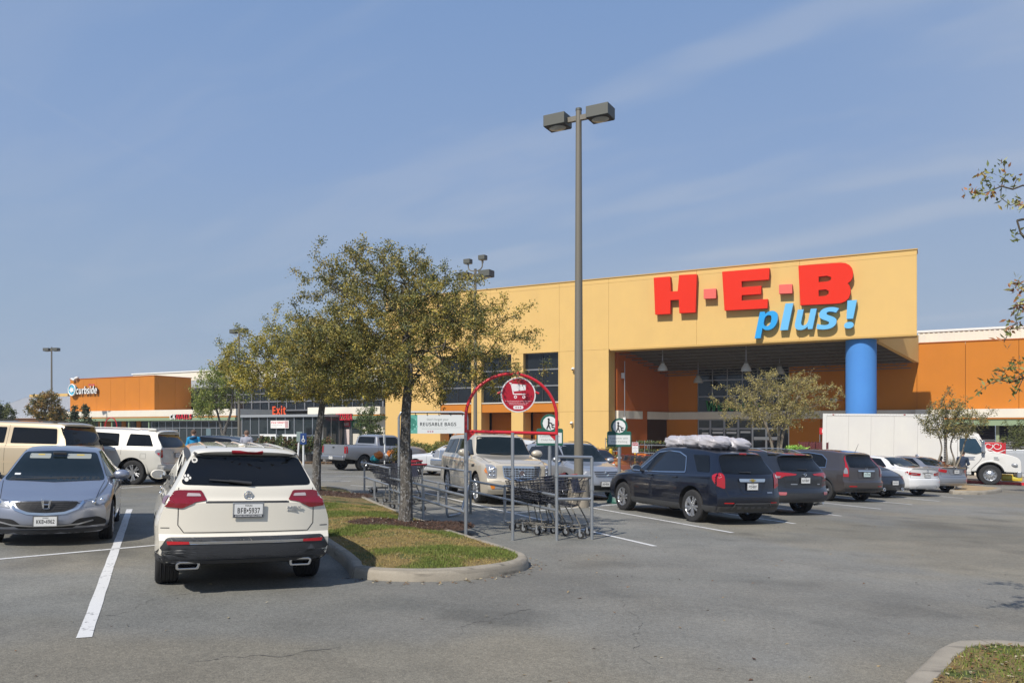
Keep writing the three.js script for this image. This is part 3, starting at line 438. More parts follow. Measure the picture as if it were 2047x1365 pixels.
  { const p = PS - 0.3, c = U(144.5, 779.5, p), r = (U(146, 768, p)[1] - U(146, 790, p)[1]) / 2; mesh('disc', T(new THREE.CylinderGeometry(r, r, 0.2, 40), c[0], c[1], 0.05, Math.PI / 2), phys(0.06, 0.42, 0.62, 0.4), cs); mesh('disc_rim', T(new THREE.TorusGeometry(r, 0.07, 8, 40), c[0], c[1], 0.16), wht, cs); mesh('arrow', extr(shape([[-0.75, 0], [0, 0.75], [0, 0.4], [0.65, 0.4], [0.65, -0.4], [0, -0.4], [0, -0.75]].map(([x, y]) => [c[0] + x * r * 0.85, c[1] + y * r * 0.85])), 0.06).translate(0, 0, 0.15), wht, cs); const t0 = U(177, 771, p), t1 = U(188, 767.5, p); mesh('badge', text('H-E-B', t1[0] - t0[0], t1[1] - t0[1], 0.08).translate(t0[0], t0[1], 0.03), std(0.7, 0.12, 0.2, 0.5), cs); }
  { const p = PS - 3.35, a = U(541, 856, p), c = U(577, 840.5, p), s = front('banner', 'white banner with red print on the glass porch', 'banner', p); const tx = ctex(256, 110, (x, w, h) => { x.fillStyle = '#e9e6e2'; x.fillRect(0, 0, w, h); x.fillStyle = '#c8202f'; x.font = 'bold 42px sans-serif'; x.fillText('FLU SHOTS', 8, 44); x.fillStyle = '#777'; x.font = '17px sans-serif'; x.fillText('available here today', 10, 70); x.fillText('ask inside', 10, 92); x.fillStyle = '#b99'; x.fillRect(205, 6, 44, 98); }); const pl = new THREE.PlaneGeometry(c[0] - a[0], c[1] - a[1]); const g = T(pl, (a[0] + c[0]) / 2, (a[1] + c[1]) / 2, 0.031); mesh('print', g, std(1, 1, 1, 0.6, 0, { map: tx }), s); mesh('board', bx(a[0], c[0], a[1], c[1], 0, 0.028), M.signWhite, s); }
}
// far left: a metal-roofed building beyond the shops
{
  const p = 92, b = front('metal_roof_building', 'far building with a grey standing-seam metal roof', 'building', p), X = (px, py) => U(px, py, p);
  const a = X(-60, 840), c = X(96, 840), ridge = X(0, 789), x0 = a[0], x1 = c[0], eY = X(40, 836)[1], rY = ridge[1];
  mesh('wall', bx(x0, x1, -2, eY, -20, -0.5), M.orange, b);
  const rm = std(0.48, 0.49, 0.50, 0.6); const s = shape([[0, eY], [0, eY + 0.15], [11, rY], [11, rY - 0.2]]); const g = extr(s, x1 - x0); g.rotateY(Math.PI / 2); g.translate(x0, 0, 0); const rf = mesh('roof', g, rm, b);
  for (let x = x0 + 0.4; x < x1; x += 0.9) mesh('seam', rod(V(x, eY + 0.16, -0.0), V(x, rY + 0.02, -11), 0.07, 0.07, 4), std(0.25, 0.26, 0.28, 0.6), rf);
  mesh('roof_block', bx(X(-60, 0)[0], X(17, 0)[0], rY - 1, rY + 0.7, -16, -12), M.yellow, b);
}
// ---------------------------------------------------------------- vehicles: local x forward from the rear bumper, y up, z to the vehicle's right
function mono(tab) {
  const n = tab.length, xs = tab.map((p) => p[0]), ys = tab.map((p) => p[1]), d = [], m = [];
  for (let i = 0; i < n - 1; i++) d.push((ys[i + 1] - ys[i]) / (xs[i + 1] - xs[i]));
  for (let i = 0; i < n; i++) m.push(i === 0 ? d[0] : i === n - 1 ? d[n - 2] : d[i - 1] * d[i] <= 0 ? 0 : 2 * d[i - 1] * d[i] / (d[i - 1] + d[i]));
  return (x) => { if (x <= xs[0]) return ys[0]; if (x >= xs[n - 1]) return ys[n - 1]; let i = 0; while (x > xs[i + 1]) i++; const h = xs[i + 1] - xs[i], t = (x - xs[i]) / h, t2 = t * t, t3 = t2 * t; return (2 * t3 - 3 * t2 + 1) * ys[i] + (t3 - 2 * t2 + t) * h * m[i] + (-2 * t3 + 3 * t2) * ys[i + 1] + (t3 - t2) * h * m[i + 1]; };
}
const csg = new Evaluator(); csg.attributes = ['position', 'normal']; csg.useGroups = true;
function bodyGeo(s) {
  const { L, W } = s, top = mono(s.top), belt = mono(s.belt), bot = mono(s.bot), pw = mono(s.plan), rw = mono(s.roofw), rp = mono(s.rear), fp = mono(s.front);
  const LR = s.lr ?? 1.2, LF = s.lf ?? 1.1, rr = s.round ?? 0.16, fr = s.fround ?? 0.3;
  const xs = new Set([0, 0.02, 0.06, 0.12, L - 0.02, L - 0.06, L - 0.12, L]); for (let i = 0; i <= 56; i++) xs.add(L * i / 56); for (const t of [s.top, s.belt]) for (const [x] of t) if (x > 0 && x < L) { xs.add(x); xs.add(Math.max(0.13, x - 0.05)); xs.add(Math.min(L - 0.13, x + 0.05)); }
  const st = [...xs].sort((a, b) => a - b).filter((x, i, a) => !i || x - a[i - 1] > 0.012); st[st.length - 1] = L;
  const shift = (x, y, z) => { let o = x; const q = (Math.abs(z) / (W / 2)) ** 3; if (x < LR) o += (rp(y) + rr * q) * (1 - x / LR) ** 2; if (x > L - LF) o -= (fp(y) + fr * q) * (1 - (L - x) / LF) ** 2; return o; };
  const MJ = 42, rings = [], P = [];
  const add = (x, y, z) => { P.push(x, y, z); return P.length / 3 - 1; };
  const sec = (x) => {
    const w = pw(x) * W / 2, yb = bot(x), yt = top(x), yh = Math.min(belt(x), yt - 0.035), r = Math.min(rw(x) * W / 2, w * 0.93), H = yt - yh, k = Math.min(0.1, H * 0.55), sd = yh - yb, sh = s.sh ?? 1, b = 0.93 * w * sh;
    const c = [[0, yb], [0.72 * w, yb], [0.93 * w, yb + 0.012], [0.978 * w, yb + 0.08], [0.995 * w, yb + 0.36 * sd], [w, yb + 0.6 * sd], [0.99 * w * lerp(1, sh, 0.6), yb + 0.82 * sd], [0.967 * w * sh, yh - 0.025], [lerp(b, w * sh, 0.15), yh], [lerp(b, r, 0.3), yh + 0.3 * (H - k)], [lerp(b, r, 0.65), yh + 0.65 * (H - k)], [r, yt - k], [r - 0.4 * k, yt - 0.45 * k], [r - 1.2 * k, yt - 0.2 * k], [0.5 * r, yt - 0.06 * k], [0, yt]];
    const cv = new THREE.CatmullRomCurve3(c.map(([z, y]) => V(z, y, 0)), false, 'centripetal'), out = []; for (let j = 0; j <= MJ; j++) { const p = cv.getPoint(j / MJ); out.push([j === 0 || j === MJ ? 0 : Math.max(0.002, p.x), p.y]); } return out;
  };
  for (const x of st) { const q = sec(x), R = []; for (let j = 0; j <= MJ; j++) R.push(add(shift(x, q[j][1], q[j][0]), q[j][1], q[j][0])); for (let j = MJ - 1; j > 0; j--) R.push(add(shift(x, q[j][1], q[j][0]), q[j][1], -q[j][0])); rings.push(R); }
  const I = [], N = 2 * MJ;
  for (let i = 0; i < rings.length - 1; i++) for (let j = 0; j < N; j++) { const a = rings[i][j], b = rings[i][(j + 1) % N], c = rings[i + 1][j], d = rings[i + 1][(j + 1) % N]; I.push(a, b, d, a, d, c); }
  const K = 14;
  for (const [ri, x, flip] of [[0, st[0], 1], [rings.length - 1, L, 0]]) {
    const R = rings[ri], q = sec(x), rowsV = [];
    for (let j = 1; j < MJ; j++) { const r = [R[N - j]]; for (let k = 1; k < K; k++) { const z = lerp(-q[j][0], q[j][0], k / K); r.push(add(shift(x, q[j][1], z), q[j][1], z)); } r.push(R[j]); rowsV.push(r); }
    const tri = (a, b, c) => flip ? I.push(a, b, c) : I.push(a, c, b);
    for (let j = 0; j < rowsV.length - 1; j++) for (let k = 0; k < K; k++) { tri(rowsV[j][k], rowsV[j + 1][k], rowsV[j + 1][k + 1]); tri(rowsV[j][k], rowsV[j + 1][k + 1], rowsV[j][k + 1]); }
    for (let k = 0; k < K; k++) { tri(R[0], rowsV[0][k], rowsV[0][k + 1]); const l = rowsV[rowsV.length - 1]; tri(l[k], R[MJ], l[k + 1]); }
  }
  let g = new THREE.BufferGeometry(); g.setAttribute('position', new THREE.BufferAttribute(new Float32Array(P), 3)); g.setIndex(I);
  let vol = 0; const a = V(), b = V(), c = V(), pa = g.attributes.position; for (let i = 0; i < I.length; i += 3) { a.fromBufferAttribute(pa, I[i]); b.fromBufferAttribute(pa, I[i + 1]); c.fromBufferAttribute(pa, I[i + 2]); vol += a.dot(b.cross(c)); }
  if (vol < 0) { for (let i = 0; i < I.length; i += 3) { const t = I[i + 1]; I[i + 1] = I[i + 2]; I[i + 2] = t; } g.setIndex(I); }
  return toCreasedNormals(g, 0.55);
}
const AX = { l: [V(0, 0, 1), (u, v) => V(u, v, -3)], r: [V(0, 0, -1), (u, v) => V(u, v, 3)], b: [V(1, 0, 0), (u, v) => V(-3, v, u)], f: [V(-1, 0, 0), (u, v) => V(9, v, u)], t: [V(0, -1, 0), (u, v) => V(u, 4, v)] };
class Car {
  constructor(label, s, paint) {
    this.s = s; this.paint = paint; this.o = thing(s.kind || 'parked_car', label, s.cat || 'car', 0, 0, 0);
    const g = bodyGeo(s); this.bvh = new MeshBVH(g.clone()); this.ray = new THREE.Ray();
    const a = new Brush(g, paint); a.updateMatrixWorld();
    const cuts = []; for (const x of [s.ro, s.ro + s.wb]) for (const sd of [-1, 1]) { const c = T(new THREE.CylinderGeometry(s.R + (s.gap ?? 0.065), s.R + (s.gap ?? 0.065), 0.5, 40), x, s.R + 0.015, sd * (s.W / 2 - 0.08), Math.PI / 2); cuts.push(c); }
    let res = a; for (const c of cuts) { const cb = new Brush(flat(c), M.under); cb.updateMatrixWorld(); res = csg.evaluate(res, cb, SUBTRACTION); res.updateMatrixWorld(); }
    for (const c of s.cuts || []) { const cb = new Brush(flat(c), M.under); cb.updateMatrixWorld(); res = csg.evaluate(res, cb, SUBTRACTION); res.updateMatrixWorld(); }
    const mats = [].concat(res.material); const b = new THREE.Mesh(res.geometry, mats); b.geometry.deleteAttribute('uv'); b.name = 'body'; b.castShadow = b.receiveShadow = true; this.o.add(b); this.body = b;
  }
  hit(ax, u, v) { const [d, f] = AX[ax]; if (ax === 'f') v += this.dy || 0; this.ray.origin.copy(f(u, v)); this.ray.direction.copy(d); const h = this.bvh.raycastFirst(this.ray, THREE.DoubleSide); if (h) { this.n = h.face.normal; if (this.n.dot(d) > 0) this.n.negate(); } return h && h.point; }
  // a patch of sheet that lies on the body: outline in the side (x, y), rear/front (z, y) or top (x, z) view
  drape(name, sh, ax, off, mat, parent = this.o, edge = 0.09) {
    if (Array.isArray(sh)) sh = rshape(sh, 0.03);
    let g = new THREE.ShapeGeometry(sh, 5); g = new TessellateModifier(edge, 7).modify(g);
    const p = g.attributes.position, d = AX[ax][0], n = p.count, pts = [], memo = new Map(), graze = /light|lamp|indicator/.test(name) ? (ax === 'l' || ax === 'r' ? 0.45 : 0.26) : 0.05;
    for (let i = 0; i < n; i++) { const k = p.getX(i).toFixed(4) + ',' + p.getY(i).toFixed(4); if (!memo.has(k)) { const h = this.hit(ax, p.getX(i), p.getY(i)); memo.set(k, h && Math.abs(this.n.dot(d)) > graze ? h.clone().addScaledVector(this.n, off) : null); } pts.push(memo.get(k)); }
    const out = []; for (let i = 0; i < n; i += 3) { const [a, b, c] = [pts[i], pts[i + 1], pts[i + 2]]; if (!a || !b || !c) continue; if (Math.max(a.distanceTo(b), b.distanceTo(c), c.distanceTo(a)) > 0.5) continue; for (const q of [a, b, c]) out.push(q.x, q.y, q.z); }
    if (!out.length) return null;
    let r = new THREE.BufferGeometry(); r.setAttribute('position', new THREE.BufferAttribute(new Float32Array(out), 3)); r = mergeVertices(r, 1e-4); r.computeVertexNormals();
    return mesh(name, r, mat, parent);
  }
  both(name, pts, off, mat, edge) { const q = pts instanceof THREE.Shape ? pts : rshape(pts, 0.04); if (/light|lamp/.test(name)) edge = 0.03; return [this.drape(name, q, 'l', off, mat, this.o, edge), this.drape(name, q, 'r', off, mat, this.o, edge)]; }
  pair(name, pts, ax, off, mat, r = 0.02, parent) { return [1, -1].map((k) => this.drape(name, rshape(pts.map(([z, y, q]) => [z * k, y, q]), r), ax, off, mat, parent, 0.045)); }
  // a narrow strip along a path on the body (panel gaps, chrome, beading)
  strip(pts, w, ax, off, closed = false) {
    const c = []; const m = closed ? pts.length : pts.length - 1; for (let i = 0; i < m; i++) { const a = pts[i], b = pts[(i + 1) % pts.length], n = Math.max(1, Math.ceil(Math.hypot(b[0] - a[0], b[1] - a[1]) / 0.06)); for (let k = 0; k < n; k++) c.push([lerp(a[0], b[0], k / n), lerp(a[1], b[1], k / n)]); } if (!closed) c.push(pts[pts.length - 1]); else c.push(c[0]);
    const d = AX[ax][0], pos = [], idx = []; let last = null;
    for (let i = 0; i < c.length; i++) {
      const a = c[Math.max(0, i - 1)], b = c[Math.min(c.length - 1, i + 1)], l = Math.hypot(b[0] - a[0], b[1] - a[1]) || 1, nx = -(b[1] - a[1]) / l * w / 2, ny = (b[0] - a[0]) / l * w / 2;
      const h0 = this.hit(ax, c[i][0] + nx, c[i][1] + ny)?.clone(); h0?.addScaledVector(this.n, off); const h1 = this.hit(ax, c[i][0] - nx, c[i][1] - ny)?.clone(); h1?.addScaledVector(this.n, off); if (!h0 || !h1) { last = null; continue; } const k = pos.length / 3; pos.push(h0.x, h0.y, h0.z, h1.x, h1.y, h1.z); if (last !== null) idx.push(last, last + 1, k, last + 1, k + 1, k); last = k;
    }
    const g = new THREE.BufferGeometry(); g.setAttribute('position', new THREE.BufferAttribute(new Float32Array(pos), 3)); g.setIndex(idx); g.computeVertexNormals(); return idx.length ? flat(g) : null;
  }
  seams(list, name = 'panel_seam', w = 0.009, mat = M.black) { const g = []; for (const [ax, pts] of list) for (const a of ax === 'lr' ? ['l', 'r'] : [ax]) g.push(this.strip(pts, w, a, 0.0015)); const q = g.filter(Boolean); if (q.length) mesh(name, q, mat, this.o); }
  wheels(style, opts = {}) {
    const { R, ro, wb, W } = this.s, tw = this.s.tw ?? 0.225, rr = this.s.rim ?? R * 0.64, key = style + R + tw + rr; let proto = Car.cache[key];
    if (!proto) {
      proto = new THREE.Group(); proto.name = 'wheel'; const h = tw / 2;
      const pr = [[rr, -h * 0.86], [rr + 0.02, -h], [R * 0.9, -h * 1.0], [R * 0.975, -h * 0.88], [R, -h * 0.62], [R, 0], [R, h * 0.62], [R * 0.975, h * 0.88], [R * 0.9, h], [rr + 0.02, h], [rr, h * 0.86]].map(([a, b]) => new THREE.Vector2(a, b));
      const ty = [T(new THREE.LatheGeometry(pr, 40), 0, 0, 0, Math.PI / 2)]; const gr = [-0.5, -0.18, 0.18, 0.5].map((q) => T(new THREE.TorusGeometry(R + 0.001, 0.006, 4, 40), 0, 0, q * h)); mesh('tyre', ty, M.rubber, proto); if (style !== 'far') mesh('tread_groove', gr, M.black, proto);
      const barrel = [[rr, -h * 0.9], [rr - 0.01, -h * 0.5], [rr - 0.03, h * 0.3], [rr - 0.015, h * 0.8], [rr + 0.006, h * 0.93], [rr + 0.004, h * 0.97]].map(([a, b]) => new THREE.Vector2(a, b)); const rim = [T(new THREE.LatheGeometry(barrel, 40), 0, 0, 0, Math.PI / 2)], dark = [];
      dark.push(T(new THREE.CylinderGeometry(rr - 0.03, rr - 0.03, 0.02, 30), 0, 0, -h * 0.15, Math.PI / 2), T(new THREE.CylinderGeometry(rr * 0.55, rr * 0.55, 0.05, 24), 0, 0, 0, Math.PI / 2));
      const n = { five: 5, twin: 5, six: 6, multi: 10, steel: 8, truck: 10, seven: 7 }[style] || 5, sp = (a, w0, w1, z0, z1) => { const s = shape([[0.02, -w0], [rr - 0.008, -w1], [rr - 0.008, w1], [0.02, w0]]), g = extr(s, 0.028, 0.006); const q = g.attributes.position; for (let i = 0; i < q.count; i++) q.setZ(i, q.getZ(i) + lerp(z0, z1, clamp(q.getX(i) / rr))); g.rotateZ(a); g.computeVertexNormals(); return g; };
      if (style === 'truck' || style === 'steel') { const c = [[0.02, h * 0.55], [rr * 0.45, h * 0.5], [rr * 0.55, h * 0.1], [rr * 0.9, h * 0.05], [rr - 0.02, h * 0.3]].map(([a, b]) => new THREE.Vector2(a, b)); rim.push(T(new THREE.LatheGeometry(c, 40), 0, 0, 0, Math.PI / 2)); for (let i = 0; i < n; i++) { const a = i / n * 2 * Math.PI; dark.push(T(new THREE.CylinderGeometry(0.028, 0.028, 0.02, 12), Math.cos(a) * rr * 0.74, Math.sin(a) * rr * 0.74, h * 0.1, Math.PI / 2)); rim.push(T(new THREE.CylinderGeometry(0.018, 0.018, 0.05, 8), Math.cos(a + 0.3) * rr * 0.38, Math.sin(a + 0.3) * rr * 0.38, h * 0.55, Math.PI / 2)); } }
      else for (let i = 0; i < n; i++) { const a = i / n * 2 * Math.PI + Math.PI / 2; if (style === 'twin' || style === 'six') { rim.push(sp(a - (style === 'six' ? 0.17 : 0.2), 0.018, 0.016, h * 0.55, h * 0.72), sp(a + (style === 'six' ? 0.17 : 0.2), 0.018, 0.016, h * 0.55, h * 0.72)); } else rim.push(sp(a, style === 'multi' ? 0.016 : 0.03, style === 'multi' ? 0.012 : style === 'seven' ? 0.024 : 0.034, h * 0.5, h * 0.74)); }
      if (style !== 'truck') rim.push(T(new THREE.CylinderGeometry(rr * 0.17, rr * 0.19, 0.045, 20), 0, 0, h * 0.68, Math.PI / 2));
      mesh('rim', rim, M.alloy, proto); mesh('brake_drum', dark, M.black, proto); Car.cache[key] = proto;
    }
    const out = []; for (const x of [ro, ro + wb]) for (const sd of [-1, 1]) { const w = proto.clone(); w.position.set(x, R - 0.006, sd * (W / 2 - tw / 2 - (this.s.inset ?? 0.03))); if (sd < 0) w.rotation.y = Math.PI; w.rotation.z = hash2(x * 100, sd, 4) * 1.2; this.o.add(w); out.push(w); }
    return out;
  }
  part(name, geos, mat, parent = this.o) { return mesh(name, geos, mat, parent); }
  plate(ax, z, y, txt, opts = {}) {
    const h = this.hit(ax, z, y), w = opts.w ?? 0.305, H = 0.152, g = new THREE.Group(); g.name = 'number_plate'; this.o.add(g);
    const tx = ctex(256, 128, (c) => { c.fillStyle = opts.bg || '#dcdcda'; c.fillRect(0, 0, 256, 128); c.strokeStyle = '#1c1c1c'; c.lineWidth = 5; c.strokeRect(4, 4, 248, 120); c.fillStyle = '#161616'; c.textAlign = 'center'; c.font = 'bold 22px sans-serif'; c.fillText(opts.head ?? 'TEXAS', 128, 30); c.save(); c.translate(128, 92); c.scale(0.82, 1.25); c.font = 'bold 54px sans-serif'; c.fillText(txt, 0, 0); c.restore(); if (opts.foot) { c.fillStyle = '#3a3c40'; c.fillRect(0, 102, 256, 26); c.fillStyle = '#e6e6e6'; c.font = 'bold 20px serif'; c.fillText(opts.foot, 128, 122); } });
    const sgn = ax === 'b' ? -1 : 1, x = h.x + sgn * (opts.out ?? 0.025), pl = new THREE.PlaneGeometry(w, H); pl.rotateY(sgn * Math.PI / 2); y = h.y; mesh('print', pl.translate(x + sgn * 0.006, y, z), std(1, 1, 1, 0.5, 0, { map: tx }), g); mesh('backing', rbox(0.01, H + 0.012, w + 0.014, x, y, z, 0.01), opts.frame || M.darkFrame, g); return g;
  }
  mirrors(x, y, color = this.paint, sz = 1) {
    for (const sd of [-1, 1]) { const m = new THREE.Group(); m.name = 'mirror'; this.o.add(m); const h = this.hit(sd < 0 ? 'l' : 'r', x - 0.02, y - 0.05), z0 = Math.abs(h?.z ?? this.s.W / 2) , c = new THREE.SphereGeometry(1, 18, 12); c.scale(0.085 * sz, 0.082 * sz, 0.125 * sz); const p = c.attributes.position; for (let i = 0; i < p.count; i++) if (p.getX(i) < -0.02) p.setX(i, -0.02); c.computeVertexNormals(); const zc = sd * (z0 + 0.15 * sz); mesh('housing', c.translate(x, y, zc), color, m); const gl = new THREE.CylinderGeometry(1, 1, 0.006, 24); gl.rotateZ(Math.PI / 2); gl.scale(1, 0.068 * sz, 0.105 * sz); mesh('mirror_glass', gl.translate(x - 0.024, y, zc), M.mirrorGlass, m); mesh('stalk', rod(V(x, y - 0.05 * sz, sd * (z0 - 0.03)), V(x, y - 0.03 * sz, sd * (z0 + 0.08)), 0.03, 0.035), M.trim, m); }
  }
  handles(xs, y, mat = this.paint) { for (const x of xs) for (const a of ['l', 'r']) { const h = this.hit(a, x, y); if (h) mesh('door_handle', rbox(0.19, 0.035, 0.03, x, y, h.z + (a === 'l' ? -0.022 : 0.022), 0.014), mat, this.o); } }
  rails(x0, x1, z, mat = M.galv, n = 7) { for (const sd of [-1, 1]) { const pts = []; for (let i = 0; i < n; i++) { const x = lerp(x0, x1, i / (n - 1)), h = this.hit('t', x, sd * z); if (h) pts.push(V(h.x, h.y + (i === 0 || i === n - 1 ? 0.005 : 0.055), sd * z)); } mesh('roof_rail', tube(pts, 0.016, 30, 6), mat, this.o); } }
  arches(mat, w = 0.06, off = 0.006) { const { R, ro, wb } = this.s; for (const x of [ro, ro + wb]) for (const a of ['l', 'r']) { const r0 = R + (this.s.gap ?? 0.065), pts = []; for (let i = 0; i <= 24; i++) { const t = -0.25 + (Math.PI + 0.5) * i / 24; pts.push([x + Math.cos(t) * (r0 + w / 2), R + Math.sin(t) * (r0 + w / 2)]); } const g = this.strip(pts.filter(([, y]) => y > 0.26), w, a, off); if (g) mesh('wheel_arch', g, mat, this.o); } }
  wiper(z0, z1, y0, y1, ax, off = 0.03) { const a = this.hit(ax, z0, y0), b = this.hit(ax, z1, y1), d = AX[ax][0]; if (a && b) mesh('wiper', [rod(a.clone().addScaledVector(d, -off), b.clone().addScaledVector(d, -off), 0.014, 0.008, 6)], M.trim, this.o); }
  // put local point (lx, lz) on the ground at (x, zf), looking to azimuth az
  place(x, zf, az, lx, lz = 0) { const o = this.o, q = new THREE.Quaternion().setFromAxisAngle(V(0, 1, 0), (90 - az) * D2R); o.quaternion.copy(upQ.clone().multiply(q)); const off = V(lx, 0, lz).applyQuaternion(o.quaternion); o.position.copy(onG(x, zf).sub(off)); return this; }
}
Car.cache = {};
const paint = (r, g, b, metal = 0.25, rough = 0.42) => phys(r, g, b, rough, metal, { clearcoat: 1, clearcoatRoughness: 0.04 });
const glassDark = phys(0.006, 0.007, 0.008, 0.03, 0, { ior: 1.42 }), glassTeal = phys(0.007, 0.012, 0.013, 0.03, 0, { ior: 1.4 });
const px = (p) => gnd(p[0], p[1]);

// tables for the usual shapes
const suvTables = (o) => ({
  top: [[0, o.hr], [0.35, o.hr + 0.045], [o.L * 0.36, o.H - 0.004], [o.L * 0.45, o.H], [o.xw, o.H - 0.035], [o.xc, o.hc], [o.L - 0.45, o.hf], [o.L, o.hf - (o.nose ?? 0.1)]],
  belt: [[0, o.bh], [o.xc, o.bh - (o.rake ?? 0.07)], [o.L - 0.35, o.hf - 0.09], [o.L, o.hf - 0.2]], bot: [[0, o.yr ?? 0.34], [o.ro + 0.1, 0.25], [o.L - 0.9, 0.24], [o.L, o.yf ?? 0.26]],
  plan: [[0, 0.94], [0.3, 0.985], [o.L * 0.45, 1], [o.L - 0.8, 0.985], [o.L, 0.9]], roofw: [[0, o.rw - 0.03], [o.L * 0.4, o.rw], [o.xw, o.rw - 0.02], [o.xc, 0.84], [o.L, 0.7]],
  rear: o.rear ?? [[0.3, 0.06], [0.5, 0], [0.72, 0.03], [o.bh, 0.1], [o.hr - 0.1, 0.36], [o.hr + 0.03, 0.34]], front: o.front ?? [[0.25, 0.1], [0.45, 0], [0.7, 0.03], [o.hf, 0.14]],
});
const sedanTables = (o) => ({
  top: [[0, o.hd], [o.xd, o.hd + 0.02], [o.xb, o.H - 0.03], [lerp(o.xb, o.xw, 0.5), o.H], [o.xw, o.H - 0.03], [o.xc, o.hc], [o.L - 0.5, o.hf], [o.L, o.hf - (o.nose ?? 0.1)]],
  belt: [[0, o.hd - 0.1], [o.xd + 0.2, o.bh + 0.02], [o.xc, o.bh - 0.05], [o.L - 0.4, o.hf - 0.08], [o.L, o.hf - 0.18]], bot: [[0, 0.3], [o.ro + 0.1, 0.2], [o.L - 0.9, 0.19], [o.L, o.yf ?? 0.2]],
  plan: [[0, 0.9], [0.35, 0.965], [o.L * 0.45, 1], [o.L - 0.8, 0.98], [o.L, 0.88]], roofw: [[0, 0.78], [o.xd, 0.72], [o.xb, o.rw], [o.xw, o.rw], [o.xc, 0.86], [o.L, 0.7]],
  rear: o.rear ?? [[0.25, 0.08], [0.5, 0], [0.75, 0.03], [o.hd, 0.07]], front: o.front ?? [[0.2, 0.1], [0.42, 0], [o.hf - 0.12, 0.06], [o.hf, 0.2]],
});
// windscreen and rear window between two heights, as seen from ahead or behind
const screenShape = (w0, w1, y0, y1, r = 0.06, bow = 0.02) => rshape([[-w0, y0], [0, y0 - bow, 0], [w0, y0], [w1, y1], [0, y1 + bow * 0.8, 0], [-w1, y1]], r);

